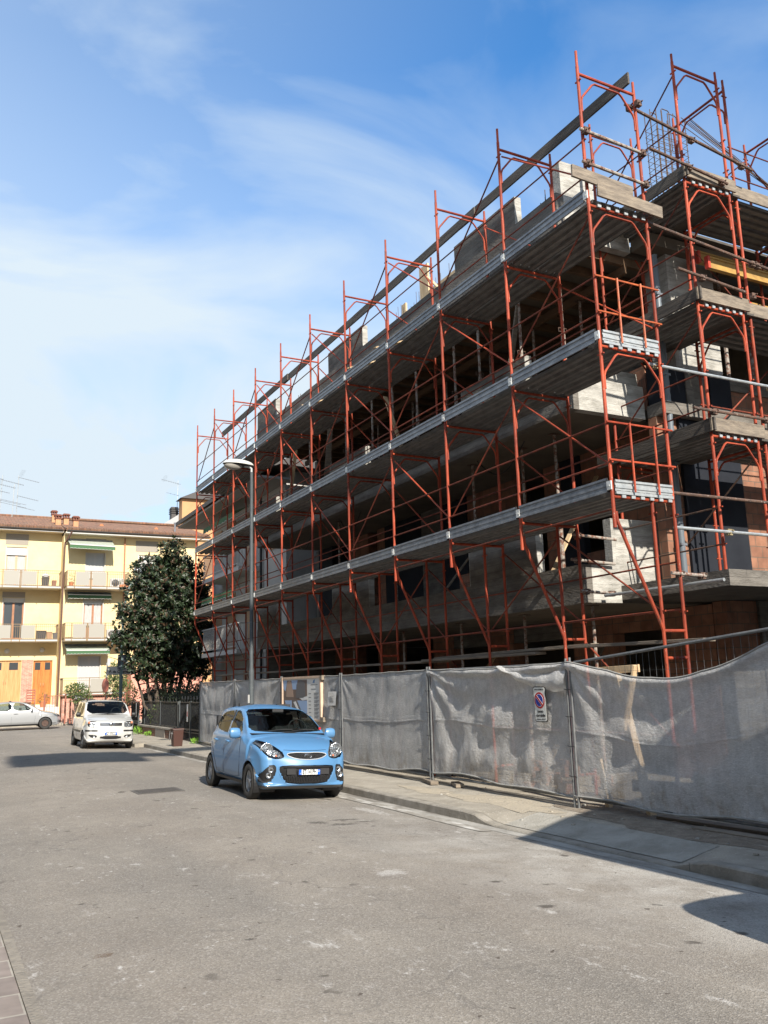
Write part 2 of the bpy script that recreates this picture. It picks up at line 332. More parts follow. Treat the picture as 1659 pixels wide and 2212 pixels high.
    c = mix(rng(noise(11, 2, .4), .735, .75, 0, .8), c, (.07,.055,.045))
    # cracks
    vc = N.new('ShaderNodeTexVoronoi'); vc.feature = 'DISTANCE_TO_EDGE'; vc.inputs['Scale'].default_value = .55
    nv = N.new('ShaderNodeTexNoise'); nv.inputs['Scale'].default_value = 2; nv.inputs['Detail'].default_value = 6; L.new(P, nv.inputs['Vector'])
    av = N.new('ShaderNodeMixRGB'); av.blend_type = 'ADD'; av.inputs[0].default_value = .7; L.new(P, av.inputs[1]); L.new(nv.outputs['Color'], av.inputs[2])
    L.new(av.outputs[0], vc.inputs['Vector'])
    c = mix(mul(rng(vc.outputs['Distance'], 0, .010, .45, 0), rng(noise(.5, 2), .46, .56)), c, (.11,.10,.09))
    L.new(c, b.inputs['Base Color'])
    bp = N.new('ShaderNodeBump'); bp.inputs['Strength'].default_value = .55; bp.inputs['Distance'].default_value = .006
    L.new(v.outputs['Distance'], bp.inputs['Height']); L.new(bp.outputs[0], b.inputs['Normal'])
    return m
M_['asphalt'] = asphalt()
M_['kerb'] = mat('kerb_stone', (.30,.275,.235), .9, var=(.19,.17,.14), vscale=4, bump=.5, bscale=40, spots=[((.46,.44,.40), 12, .62, .6)])
M_['pave'] = mat('dusty_pavement', (.35,.315,.26), .95, var=(.24,.215,.175), vscale=2.2, bump=.8, bscale=45, spots=[((.48,.45,.39), 16, .60, .6), ((.13,.11,.09), 8, .66, .5)])
M_['ramp'] = mat('concrete_ramp', (.36,.34,.30), .9, var=(.24,.225,.19), vscale=2.5, bump=.8, bscale=40, spots=[((.13,.12,.10), 7, .64, .6), ((.46,.44,.40), 13, .64, .6)])
M_['paver'] = brickmat('pink_grey_paver', (.23,.19,.165), (.20,.165,.145), (.32,.29,.245), .6, .36, .012, axis='xy', bump=.3)
M_['line'] = mat('road_lime_dust', (.46,.445,.41), .9, var=(.24,.22,.19), vscale=7, stretch=(1,.5,1), ramp=(.38,.56))
M_['gutter'] = mat('gutter_concrete', (.33,.315,.285), .9, var=(.17,.155,.135), vscale=3, stretch=(1,.5,1), bump=.4, bscale=50, ramp=(.4,.62))

g = MB(); g.quad((-200,-200,-.32),(600,-200,-.32),(600,900,-.32),(-200,900,-.32))
struct(g.build('ground', M_['dirt']))
xs = [.62,.7,1.2,2,3,4,4.6,5.2,5.8,6.3,KX+.02]; ys = [-14+1.0*i for i in range(60)]
r = MB(); r.grid([[(x,y,road_z(x,y)) for x in xs] for y in ys if y <= 44])
struct(r.build('road', M_['asphalt'], smooth=True))
r = MB(); r.quad((-40,43.9,-.004),(60,43.9,-.004),(60,54,-.004),(-40,54,-.004)); struct(r.build('cross_road', M_['asphalt']))
# concrete gutter strip + dust line
r = MB(); r.grid([[(x,y,road_z(x,y)+.004) for x in (KX-.20, KX+.01)] for y in [-8+.5*i for i in range(77)]]); struct(r.build('gutter_strip', M_['gutter']))
r = MB(); r.grid([[(x+.02*math.sin(y*1.7),y,road_z(x,y)+.008) for x in (KX-.40, KX-.20)] for y in [9.5+.5*i for i in range(13)]]); struct(r.build('lime_dust_line', M_['line']))
# kerb + pavement height along y (dropped kerb between 6.9 and 9.8)
def kz(y):
    if y < 6.4 or y > 10.3: return .035
    if y < 6.65: return .035 - .10*(y-6.4)/.25
    if y > 9.9: return -.065 + .10*(y-9.9)/.4
    return -.065
def pz(x, y):
    t = min(1, max(0, (x-KX-.14)/.55)); return kz(y) + (.035-kz(y))*t
k = MB()
ycur = -7.5
while ycur < 30.2:
    y1 = min(ycur+1.0, 30.3); seg = [ycur+.004 + (y1-ycur-.008)*i/4 for i in range(5)]
    P = []
    for y in seg:
        zt = kz(y); P.append([(KX,y,road_z(KX,y)-.1),(KX,y,zt-.015),(KX+.015,y,zt),(KX+.14,y,zt),(KX+.14,y,zt-.1)])
    k.grid(P)
    k.add([P[0][i] for i in range(5)], [(0,1,2,3,4)]); k.add([P[-1][i] for i in range(5)], [(4,3,2,1,0)])
    ycur = y1
struct(k.build('kerb', M_['kerb']))
p = MB(); ys2 = [-7.5+.25*i for i in range(153)]
p.grid([[(x,y,pz(x,y)+.002*math.sin(7*x+3*y)) for x in [KX+.144,KX+.3,KX+.5,KX+.7,7.6,7.9,8.3,8.6]] for y in ys2])
struct(p.build('pavement', M_['pave'], smooth=True))
p = MB(); p.grid([[(x,y,pz(x,y)+.006) for x in (KX+.144,KX+.3,KX+.5,KX+.7)] for y in [6.75+.25*i for i in range(13)]])
struct(p.build('driveway_ramp', M_['ramp'], smooth=True))
p = MB(); p.box((6.5,30.6,-.2),(8.3,42.5,.03)); struct(p.build('garden_pavement', M_['pave']))
k = MB(); k.box((6.36,30.3,-.2),(6.5,42.5,.035)); k.box((6.36,42.5,-.2),(14,42.64,.035)); struct(k.build('garden_kerb', M_['kerb']))
p = MB(); p.box((8.3,29,-.2),(30,42.5,.01)); struct(p.build('garden_soil', M_['dirt']))
p = MB(); p.box((8.6,-7.5,-.2),(30,29,.0)); struct(p.build('site_soil', M_['dirt']))
# left pavement where the camera stands
p = MB(); p.box((-3,-14,-.2),(.60,46,.10)); struct(p.build('left_pavement', M_['paver']))
k = MB(); k.box((.604,-14,-.2),(.668,46,.105)); struct(k.build('left_kerb', mat('worn_left_kerb', (.27,.24,.195), .95, var=(.17,.15,.125), vscale=5, bump=.8, bscale=40)))
# far pavement along the yellow house
p = MB(); p.box((-40,52.6,-.2),(60,60,.12)); struct(p.build('far_pavement', M_['pave']))
# manhole
t = thing('manhole_cover', 'square cast iron manhole cover set in the road left of the blue car', 'manhole cover', (3.75,15.9,road_z(3.75,15.9)))
z = road_z(3.75,15.9)+.006
MB().box((3.35,15.55,z-.03),(4.15,16.25,z)).build('frame', mat('iron_frame', (.11,.10,.09), .8, .3), t)
MB().box((3.41,15.61,z-.02),(4.09,16.19,z+.004)).build('lid', mat('cast_iron', (.075,.066,.058), .7, .4, var=(.12,.105,.09), vscale=14, bump=.8, bscale=60), t)
# stray clods and scraps on the pavement near the fence
for i in range(26):
    x = random.uniform(7.0,8.5); y = random.uniform(6.2,12.5); s = random.uniform(.012,.035)
    b = MB(); vs = []
    b.lathe([(0,-s*.5),(s,-s*.2),(s*.8,s*.35),(0,s*.5)], (x,y,pz(x,y)+s*.3), n=6)
    b.v = [(v[0]+random.uniform(-.3,.3)*s, v[1]+random.uniform(-.3,.3)*s, v[2]) for v in b.v]
    o = b.build('stone', M_['pave'] if i % 3 else M_['concrete_sunlit_tone']); tag(o, 'small stone lying on the dusty pavement by the netted fence', 'stone', 'stones scattered on the dusty pavement')

# sandy and muddy patches spilled over the pavement
def patch(name, cx, cy, rx, ry, m, seed, h=.012):
    rs_ = random.Random(seed); n = 36; ph_ = [rs_.uniform(0,6.28) for _ in range(4)]; P = []
    for k in range(5):
        f = k/4; row = []
        for i in range(n+1):
            a = 2*PI*i/n; w_ = 1+.22*math.sin(3*a+ph_[0])+.13*math.sin(7*a+ph_[1])+.07*math.sin(13*a+ph_[2])
            x = cx+rx*f*w_*math.cos(a); y = cy+ry*f*w_*math.sin(a); row.append((x,y,pz(x,y)+.0035+h*(1-f)*(1+.5*math.sin(x*23+y*17))))
        P.append(row)
    return struct(MB().grid(P).build(name, m, smooth=True))
M_['sand'] = mat('spilled_sand', (.37,.32,.245), .98, var=(.31,.27,.21), vscale=6, bump=1, bscale=30, spots=[((.56,.50,.40), 30, .62, .7)])
M_['mud'] = mat('site_mud', (.15,.12,.09), .98, var=(.24,.20,.155), vscale=6, bump=1, bscale=26, spots=[((.36,.32,.27), 26, .60, .8)])
patch('sand_patch', 7.62, 10.9, .42, 1.2, M_['sand'], 4); patch('sand_patch', 7.45, 12.9, .22, .7, M_['sand'], 9)
patch('mud_patch', 7.85, 7.8, .42, 1.9, M_['mud'], 5, .02); patch('mud_patch', 8.25, 9.2, .35, .8, M_['mud'], 6, .03); patch('sand_patch', 8.6, 8.6, .5, .9, M_['sand'], 7, .05)
# ------------------------------------------------------------------ unfinished concrete building
UB = thing('unfinished_building', 'unfinished concrete and brick apartment block wrapped in red scaffolding', 'building', (16,18,0))
def part(name, m, boxes, smooth=False, parent=None, label=None):
    for a, c in boxes:
        o = MB().box(a, c).build(name, m, parent or UB, smooth)
        if label: o['label'] = label
    return o
YE = 26.3
LV = [(2.97,3.22), (6.20,6.42), (9.36,9.58)]          # slab bottoms and tops
def blocks(y): return y
for i, (zb, zt) in enumerate(LV):
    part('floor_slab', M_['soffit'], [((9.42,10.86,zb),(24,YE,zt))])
    # balcony edge beam facing the road, with end beam facing the camera
    up = [3.57, 6.78, 10.14][i]
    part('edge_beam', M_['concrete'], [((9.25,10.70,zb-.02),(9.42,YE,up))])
    part('end_beam', M_['concrete_sunlit_tone'], [((9.42,10.70,zb-.015),(10.02 if i==0 else 10.9,10.86,up-.003))])
    top = [4.38, 7.55, 10.72][i]
    for (a, b_) in ((11.9,14.0),(18.4,20.5),(24.6,26.28)):
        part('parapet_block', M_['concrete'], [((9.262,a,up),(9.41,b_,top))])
        part('block_end', M_['concrete_sunlit_tone'], [((9.264,a-.02,up),(9.408,a-.001,top-.002)), ((9.264,b_+.001,up),(9.408,b_+.02,top-.002))])  # thin caps carry the painted sunlit tone of the block ends
# ring slab round the corner
part('corner_slab', M_['concrete'], [((10.02,8.52,3.0),(24,10.695,3.235))])
part('corner_slab', M_['concrete'], [((10.95,10.3,6.2),(24,10.695,6.42))])
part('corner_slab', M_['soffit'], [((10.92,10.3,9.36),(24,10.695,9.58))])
part('concrete_upstand', M_['concrete'], [((10.95,10.5,9.585),(24,10.69,9.98))])
# end parapets facing the camera
part('parapet_block', M_['concrete_sunlit_tone'], [((10.05,10.87,3.235),(11.3,11.05,4.40))])
part('parapet_block', M_['concrete_sunlit_tone'], [((9.43,10.87,6.42),(10.95,11.05,7.08))])
part('parapet_block', M_['concrete_sunlit_tone'], [((9.9,11.3,9.58),(10.7,11.5,11.3))])
# facade wall behind the balconies: brick strips, dark panels, openings
def wall_y(zb, zt, x, segs, th=.3):
    for a, b_, k in segs:
        if k == 'b': part('brick_wall', M_['brick'], [((x,a,zb),(x+th,b_,zt))])
        elif k == 'p': part('insulation_or_shade_panel', M_['panel'], [((x-.05,a,zb+.012),(x+.1,b_,zt-.012))])
        elif k == 'c': part('concrete_pier', M_['concrete'], [((x-.03,a,zb),(x+th,b_,zt))])
        elif k == 'w': 
            part('brick_wall', M_['brick'], [((x,a,zb),(x+th,b_,zb+.95)), ((x,a,zb+2.35),(x+th,b_,zt))])
f1 = [(11.0,12.0,'b'),(12.0,13.1,'w'),(13.1,13.7,'p'),(13.7,14.3,'b'),(14.3,15.3,'x'),(15.3,16.0,'b'),(16.0,17.3,'w'),(17.3,18.4,'p'),(18.4,19.5,'c'),(19.5,21.55,'p'),(21.55,22.1,'b'),(22.1,22.7,'x'),(22.7,24.0,'b'),(24.0,25.2,'x'),(25.2,YE,'p')]
f2 = [(11.0,11.8,'b'),(11.8,13.0,'x'),(13.0,14.25,'p'),(14.25,15.2,'b'),(15.2,16.4,'x'),(16.4,17.1,'c'),(17.1,18.1,'p'),(18.1,19.4,'x'),(19.4,21.5,'p'),(21.5,22.3,'b'),(22.3,23.6,'w'),(23.6,25.0,'p'),(25.0,YE,'b')]
wall_y(3.235,6.19,11.45,f1); wall_y(6.43,9.05,12.2,[(12.2,12.8,'c'),(15.6,16.1,'c'),(19.0,19.5,'c'),(22.4,22.9,'c')]); wall_y(6.43,7.45,11.5,[(11.2,12.4,'b'),(14.5,16,'b')])
wall_y(3.235,6.19,11.46,[]) 
f0 = [(10.6,11.75,'b'),(11.75,13.1,'x'),(13.1,14.3,'b'),(14.3,16.4,'x'),(16.4,17.3,'b'),(17.3,19.0,'x'),(19.0,20.0,'b'),(20.0,22.0,'x'),(22.0,23.2,'b'),(23.2,24.6,'x'),(24.6,YE,'b')]
wall_y(0,2.96,11.95,f0)
part('brick_wall', M_['brick'], [((11.96,11.75,2.62),(12.24,13.1,2.955))])
part('lintel', M_['concrete'], [((11.97,14.3,2.6),(12.23,16.4,2.955)), ((11.97,17.3,2.6),(12.23,19,2.955))])
# dark cores so that rooms are closed
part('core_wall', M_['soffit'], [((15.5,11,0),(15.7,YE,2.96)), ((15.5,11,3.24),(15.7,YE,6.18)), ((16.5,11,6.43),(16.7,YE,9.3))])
part('back_wall', M_['concrete'], [((24,8.9,0),(24.2,YE,9.3)), ((9.6,YE,0),(24,YE+.2,2.96)), ((11.4,YE,3.23),(24,YE+.2,6.19)), ((11.4,YE,6.43),(24,YE+.2,9.3))])
# side wall facing the camera (first floor): brick return, dark panels, brick
part('brick_wall', M_['brick'], [((10.95,10.5,3.24),(11.42,10.69,6.19))])
part('insulation_or_shade_panel', M_['panel'], [((11.42,10.44,3.24),(12.13,10.69,6.19))])
part('insulation_or_shade_panel', M_['panel'], [((12.136,10.44,3.24),(12.88,10.69,6.19))])
part('brick_wall', M_['brick'], [((12.885,10.47,3.24),(16.5,10.69,6.19))])
part('brick_wall', M_['brick'], [((19,10.47,3.24),(23.9,10.69,6.19))])
# second floor side: corner column, low wall, panel
part('concrete_column', M_['concrete_sunlit_tone'], [((11.52,10.46,7.13),(12.70,11.0,9.35))])
part('insulation_or_shade_panel', M_['panel'], [((11.0,10.40,6.43),(11.62,10.69,7.12))])
part('concrete_upstand', M_['concrete'], [((11.625,10.38,6.43),(11.80,10.69,7.12)), ((11.805,10.45,6.43),(12.78,10.69,7.05)), ((12.79,10.42,6.88),(16.5,10.69,7.08))])
part('brick_wall', M_['brick'], [((12.79,10.46,6.43),(16.5,10.69,6.879))])
part('insulation_or_shade_panel', M_['panel'], [((12.25,10.40,6.43),(12.785,10.449,7.06))])
# ground floor side
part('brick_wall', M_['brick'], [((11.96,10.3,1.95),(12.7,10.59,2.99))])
part('shade_toned_base', M_['concrete'], [((11.96,10.28,0),(12.7,10.59,1.948))])  # dark concrete stands in for shade where sun would light the brick
part('insulation_or_shade_panel', M_['panel'], [((14.6,10.3,0),(17,10.59,2.99))])  # dark panel tone stands in for shade on this brick wall
part('concrete_pier', M_['concrete'], [((12.705,10.25,0),(13.0,10.6,2.99))])
part('brick_wall', M_['brick'], [((13.0,10.35,2.5),(14.6,10.55,2.99))])
# vent grille + insulation foam on ground floor
part('insulation_or_shade_panel', M_['panel'], [((13.4,10.42,0),(14.59,10.5,2.49))])
# formwork soffit under the top slab (boards and joists), only the strips seen between decks
for k in range(26): part('formwork_joist', M_['form_ply'], [((9.46, 10.9+.6*k, 9.20),(15.4, 10.98+.6*k, 9.355))])
for xx in (9.75,10.9,12.1,13.4): part('formwork_bearer', M_['form_ply'], [((xx,10.9,9.05),(xx+.08,YE-.1,9.198))])
# top-floor timber formwork seen behind the edge
for (x,y,z0,z1,w_) in ((10.75,17.75,9.58,12.35,.42),(10.9,19.1,9.58,11.9,.22),(10.5,16.6,9.58,11.35,1.5)):
    o = MB().box((x,y-w_/2,z0),(x+.05,y+w_/2,z1)).build('formwork_board', M_['wood_new'])
    tag(o, {12.35:'tallest pale timber formwork board standing on the top floor',11.9:'narrow pale timber formwork board on the top floor left of the tallest one',11.35:'wide low pale timber formwork board on the top floor'}[z1], 'formwork board')
# yellow formwork beams at the side
for j,(z,x0,x1,y) in enumerate(((9.14,11.92,19,10.08),(8.92,11.88,19,9.85),(8.45,13.3,19,10.2))):
    t = thing('formwork_beam', ['upper yellow timber formwork beam with red end under the top slab','lower yellow timber formwork beam with red end under the top slab','short yellow timber formwork beam hanging lowest at the right edge'][j], 'formwork beam', (x0,y,z), 0, 'yellow formwork beams under the top slab')
    MB().box((x0+.06,y,z-.015),(x1,y+.045,z+.015+.13)).box((x0+.06,y-.02,z-.05),(x1,y+.065,z-.015)).box((x0+.06,y-.02,z+.145),(x1,y+.065,z+.18)).build('beam', M_['beam_yellow'], t)
    MB().box((x0,y-.02,z-.05),(x0+.058,y+.065,z+.18)).build('end_cap', mat('red_end_cap', (.5,.05,.03), .6), t)
# grey rubbish/rain pipe down the corner
t = thing('downpipe', 'grey corrugated plastic pipe running up the corner beside the brick return', 'pipe', (11.12,10.36,3.24))
pts = [(11.12,10.36,z) for z in [3.24+.06*i for i in range(100)]]
MB().tube(pts, [.055+.006*(i%2) for i in range(100)], 10).build('pipe_run', mat('grey_pipe', (.12,.14,.16), .4), t, True)
for z in (3.9,5.3,6.9,8.4): MB().box((11.05,10.30,z),(11.19,10.42,z+.04)).build('clamp', M_['galv'], t)

# steel props
def prop(x, y, z0, z1, where='second floor', first=[None]):
    lab = 'rusty telescopic steel prop, one of those on the '+where
    if first[0] is None or abs((z1-z0)-first[0][1]) > .02:
        t = thing('steel_prop', lab, 'prop', (x,y,z0), 0, 'steel props on the '+where)
        h = z1-z0; mid = z0+h*.55
        MB().tube([(x,y,z0+.01),(x,y,mid)], .040, 8).build('outer_tube', M_['spatter'], t, True)
        MB().tube([(x,y,mid),(x,y,z1-.01)], .028, 8).build('inner_tube', M_['spatter'], t, True)
        MB().box((x-.07,y-.07,z0),(x+.07,y+.07,z0+.01)).build('foot_plate', M_['rust'], t)
        MB().box((x-.10,y-.06,z1-.01),(x+.10,y+.06,z1)).build('head_plate', M_['rust'], t)
        MB().tube([(x-.09,y,mid+.10),(x-.09,y,mid+.03),(x+.09,y,mid+.03),(x+.09,y,mid+.10),(x-.09,y,mid+.10)], .009, 5).build('handle', M_['rust'], t)
        first[0] = (t, h); return t
    return dup(first[0][0], (x,y,z0), label=lab, group='steel props on the '+where)
for y in (11.4,12.6,13.9,15.1,16.5,17.8,19.0,20.3,21.7,23.0,24.4,25.6):
    prop(9.75+.1*math.sin(y*3), y, 6.42, 9.05, 'second floor, front row')
for y in (11.9,13.4,15.0,16.9,18.6,20.6,22.5,24.2): prop(10.95, y+.3, 6.42, 9.05, 'second floor, back row')
for y in (12.5,15.7,19.0,22.4): prop(12.2, y, 6.42, 9.05, 'second floor, back row')
for x in (12.9,13.6): prop(x, 10.5, 7.08, 9.35, 'low side wall under the yellow beams')
for y in (11.9,12.9): prop(10.0, y+.2, 3.24, 6.19, 'first floor balcony')
for y in (14.6,18.1,21.3): prop(9.85, y, 3.24, 6.19, 'first floor balcony')
for y in (11.3,13.2,15.4,17.9,20.6): prop(9.9, y, 0.02, 2.96, 'ground under the first slab')

# rebar cages
def cage(cx, cy, z0, z1, w_, d_, nx, ny, label, hook=True):
    t = thing('rebar_cage', label, 'rebar cage', (cx,cy,z0))
    b = MB(); pts = []
    for i in range(nx):
        for j in range(ny):
            if 0 < i < nx-1 and 0 < j < ny-1: continue
            pts.append((cx-w_/2+w_*i/(nx-1), cy-d_/2+d_*j/(ny-1)))
    for n_, (x, y) in enumerate(pts):
        zz = z1 + random.uniform(-.15,.12)
        b.tube([(x,y,z0),(x,y,zz)], .009, 5)
    b.build('vertical_bars', M_['rebar'], t)
    b = MB(); z = z0+.1
    while z < z1-.25:
        dz = random.uniform(-.02,.02)
        b.tube([(cx-w_/2-.012,cy-d_/2-.012,z),(cx+w_/2+.012,cy-d_/2-.012,z+dz),(cx+w_/2+.012,cy+d_/2+.012,z),(cx-w_/2-.012,cy+d_/2+.012,z-dz),(cx-w_/2-.012,cy-d_/2-.012,z)], .006, 4)
        z += .13
    b.build('stirrups', M_['rebar'], t)
    if hook:
        b = MB()
        for (a, c, h) in ((-.5,-.28,.0),(-.1,.18,.18),(.12,.42,.12)):
            zt = z1+h; x0, x1 = cx+a*w_, cx+c*w_
            b.tube([(x0,cy,z1-.8),(x0,cy,zt-.03),(x0+.03,cy,zt),(x1-.03,cy,zt),(x1,cy,zt-.03),(x1,cy,z1-.7)], .010, 5)
        b.build('hooked_bars', M_['rebar'], t)
cage(12.42,10.95,9.58,12.75,.78,.30,6,3,'tall rebar column cage with hooked bars rising above the corner')
cage(10.25,11.95,9.58,11.0,.36,.3,4,3,'short rebar cage rising behind the parapet near the corner', False)
cage(9.85,20.9,9.58,10.75,.30,.3,3,3,'small rebar cage poking up beside the timber boards', False)
cage(9.85,23.6,9.58,10.65,.30,.3,3,3,'farthest small rebar cage above the grey parapet', False)
t = thing('rebar_bundle', 'bundle of long thin rebar rods stacked on the roof at the right edge', 'rebar', (12.9,11,12.6))
b = MB()
for i in range(9):
    dy = random.uniform(-.1,.1); dz = random.uniform(-.09,.09)
    b.tube([(12.75+.08*i,10.9+dy,12.72+dz+.02*i),(15.5,11.0+dy*.3,12.0+dz*.5),(18.5,11.1,11.2+dz*.2)], .0075, 4)
b.build('rods', M_['rebar'], t)
MB().tube([(16.0,11.0,9.58),(16.0,11.0,11.9)], .03, 6).build('trestle', M_['rust'], t)
b = MB()                                              # starter bars row behind parapet (formwork wall)
for i in range(34): b.tube([(10.9,14.9+.14*i,9.58),(10.9+random.uniform(-.02,.02),14.9+.14*i,11.75+random.uniform(-.15,.25))], .006, 4)
o = b.build('starter_bars', M_['rebar'], None); tag(o, 'row of thin vertical starter bars behind the timber formwork boards on the top floor', 'rebar'); 

# site clutter on the slabs: leaning boards, cables, a block stack
CL = [((9.62,13.2,6.43),(9.75,12.6,8.9),.12,.03,'wood','board leaning in the second floor opening near the corner'),((9.7,16.9,6.43),(9.6,17.9,8.7),.10,.03,'wood_new','pale board leaning in the middle of the second floor'),
      ((9.7,22.0,6.43),(9.6,21.2,8.8),.14,.03,'wood','wide grey board leaning on the second floor towards the far end'),((9.7,24.9,6.43),(9.65,23.9,8.9),.10,.04,'wood_new','pale stud leaning at the far end of the second floor'),
      ((9.65,12.3,3.24),(11.3,12.5,5.6),.10,.03,'wood_new','pale board leaning across the first floor balcony'),((9.7,16.4,3.24),(11.3,16.0,5.3),.12,.03,'wood','grey board leaning across the middle first floor balcony'),
      ((9.9,13.0,0),(11.85,13.3,2.4),.12,.03,'wood','grey board leaning on the ground floor wall'),((9.9,17.2,0),(11.8,17.0,2.3),.14,.03,'wood_new','pale board leaning on the ground floor wall'),
      ((9.8,14.6,9.59),(9.75,15.9,11.0),.09,.03,'wood_new','pale raking brace of the top floor formwork'),((10.2,22.6,9.59),(10.1,21.9,11.2),.09,.03,'wood','grey raking brace standing on the far top floor')]
for p, q, w_, h_, m_, lab in CL:
    o = MB().bar(p, q, w_, h_).build('leaning_board', M_[m_], None); tag(o, lab, 'board')
for k, (y, y2) in enumerate(((12.6,14.2),(19.6,20.9),(22.8,24.0))):
    zz = 6.19
    pts = [(9.7,y+(y2-y)*t, zz-.02-.45*math.sin(PI*t)) for t in [i/12 for i in range(13)]]
    o = MB().tube(pts, .011, 5).build('hanging_cable', M_['black'], None, True); tag(o, ['black cable sagging under the slab near the corner','black cable sagging under the slab in the middle','black cable sagging under the slab at the far end'][k], 'cable')
for k, (x, y) in enumerate(((10.3,15.0),(10.4,20.2))):
    t = thing('block_stack', ['stack of orange clay blocks on the first floor balcony nearer the corner','stack of orange clay blocks on the first floor balcony farther back'][k], 'bricks', (x,y,3.24))
    b = MB()
    for i in range(3):
        for j in range(4): b.box((x-.14+random.uniform(-.01,.01),y+.27*i,3.245+.2*j),(x+.14,y+.25+.27*i,3.435+.2*j))
    b.build('blocks', M_['brick'], t)
# ------------------------------------------------------------------ scaffolding
SX, SW, SY0, SS, LZ = 7.966, 1.10, 8.53, 2.038, 2.13
D1 = 4.18; DK = [D1, D1+LZ, D1+2*LZ]; MID = .70
T = .0245
SC = thing('scaffolding', 'long red frame scaffolding with three galvanised decks along the unfinished block', 'scaffolding', (SX,SY0,0))
def frame_mesh(b, x, y, z, wd=SW, h=LZ, stub=.38, istub=.22):
    """portal frame standing at z, crossbar at z+h-.04"""
    zc = z+h-.045
    b.tube([(x,y,z-.03),(x,y,zc+stub*.35)], T, 8); b.tube([(x,y,zc+stub*.35),(x,y,zc+stub)], T*.82, 8)
    b.tube([(x+wd,y,z-.03),(x+wd,y,zc+istub*.35)], T, 8); b.tube([(x+wd,y,zc+istub*.35),(x+wd,y,zc+istub)], T*.82, 8)
    b.tube([(x,y,zc),(x+wd,y,zc)], T*.9, 8)
    k = [(x+.035,y,zc-.62),(x+.035,y,zc-.43),(x+.06,y,zc-.36),(x+.26,y,zc-.11),(x+.31,y,zc-.075),(x+wd-.31,y,zc-.075),(x+wd-.26,y,zc-.11),(x+wd-.06,y,zc-.36),(x+wd-.035,y,zc-.43),(x+wd-.035,y,zc-.62)]
    b.tube(k, .0165, 6)
    for xx in (x, x+wd):
        for zz in (z+.42, z+.98, zc-.12): b.box((xx-.012,y-.06,zz-.008),(xx+.012,y+.06,zz+.008))
    return b
def guard(b, x, y0, y1, z, d=.0):
    for zz in (z+.42, z+.98): b.tube([(x+d,y0+.02,zz),(x+d,y1-.02,zz)], .0135, 6)
def deck_mesh(b, x0, x1, y0, y1, z, ribs=3):
    """corrugated plank: profile across x, extruded along y"""
    w_ = x1-x0; pr = []; n = ribs; s = w_/n
    for i in range(n):
        a = x0+i*s
        pr += [(a, z), (a+s*.40, z), (a+s*.46, z-.045), (a+s*.86, z-.045), (a+s*.94, z)]
    pr.append((x1, z))
    b.grid([[(x,y,zz) for x,zz in pr] for y in (y0,y1)])
    b.grid([[(x,y,zz-.0025) for x,zz in pr] for y in (y0,y1)])
    for i in range(n):
        a = x0+i*s
        for yy in (y0, y1): b.add([(a+s*.46,yy,z-.045),(a+s*.86,yy,z-.045),(a+s*.94,yy,z-.003),(a+s*.40,yy,z-.003)], [(0,1,2,3)])
    b.box((x0,y0,z-.05),(x0+.004,y1,z)); b.box((x1-.004,y0,z-.05),(x1,y1,z))
def toe_mesh(b, x, y0, y1, z, h=.20):
    pr = [(0,0),(-.018,.0),(-.018,.035),(0,.045),(0,.075),(-.012,.085),(-.012,.12),(0,.13),(0,.155),(-.018,.165),(-.018,.195),(0,h)]
    b.grid([[(x+dx,y,z+dz) for dx,dz in pr] for y in (y0,y1)])
    b.box((x+.002,y0,z),(x+.006,y1,z+h))
# prototypes
fr0 = frame_mesh(MB(), SX, SY0, DK[0]).build('frame', M_['red'], SC, True)
def clip(b, x, y, z): b.box((x-.045,y-.035,z-.055),(x-.025,y+.05,z+.065)); b.box((x-.035,y+.022,z-.05),(x+.03,y+.042,z+.06)); b.tube([(x-.052,y,z),(x-.044,y,z)], .012, 6)
cl = MB(); clip(cl, SX, SY0, DK[0]+.10); cl0 = cl.build('locking_plate', M_['plate'], fr0)
NF = 11
for i in range(NF):
    for l in range(3):
        if i == 0 and l == 0: continue
        c = dup(fr0, (0, SS*i, LZ*l), SC)
        # slight play: frames never stand perfectly
        c.rotation_euler = (random.uniform(-.0012,.0012), random.uniform(-.001,.001), 0)
pb = MB(); deck_mesh(pb, SX+.05, SX+.555, SY0-.035, SY0+SS-.045, DK[0]+.04); dk0 = pb.build('deck_panel', M_['galv_deck'], SC)
tb = MB(); toe_mesh(tb, SX-.026, SY0+.05, SY0+SS-.03, DK[0]+.02); tb0 = tb.build('toe_board', M_['galv'], SC)
gb0 = MB().tube([(SX,SY0+.02,DK[0]+.42),(SX,SY0+SS-.02,DK[0]+.42)], .0135, 6).build('guard_rail', M_['red_dark'], SC, True)
ib0 = MB().tube([(SX+SW,SY0+.02,DK[0]+.42),(SX+SW,SY0+SS-.02,DK[0]+.42)], .0135, 6).build('inner_rail', M_['red_dark'], SC, True)
dup(gb0, (0,0,.56), SC); dup(ib0, (0,0,.56), SC)
def diag(updir, b=None, x=SX, zz=DK[0]):
    b = MB(); lo_, hi_ = zz+.42, zz+LZ-.20
    if updir: b.tube([(x+.03,SY0+.05,hi_),(x+.03,SY0+SS-.05,lo_)], .0145, 6)      # high at the near frame
    else: b.tube([(x+.03,SY0+.05,lo_),(x+.03,SY0+SS-.05,hi_)], .0145, 6)
    return b
dgU = diag(True).build('diagonal_brace', M_['red_dark'], SC, True); dgD = diag(False).build('diagonal_brace', M_['red'], SC, True)
first = {id(dgU): True, id(dgD): True}
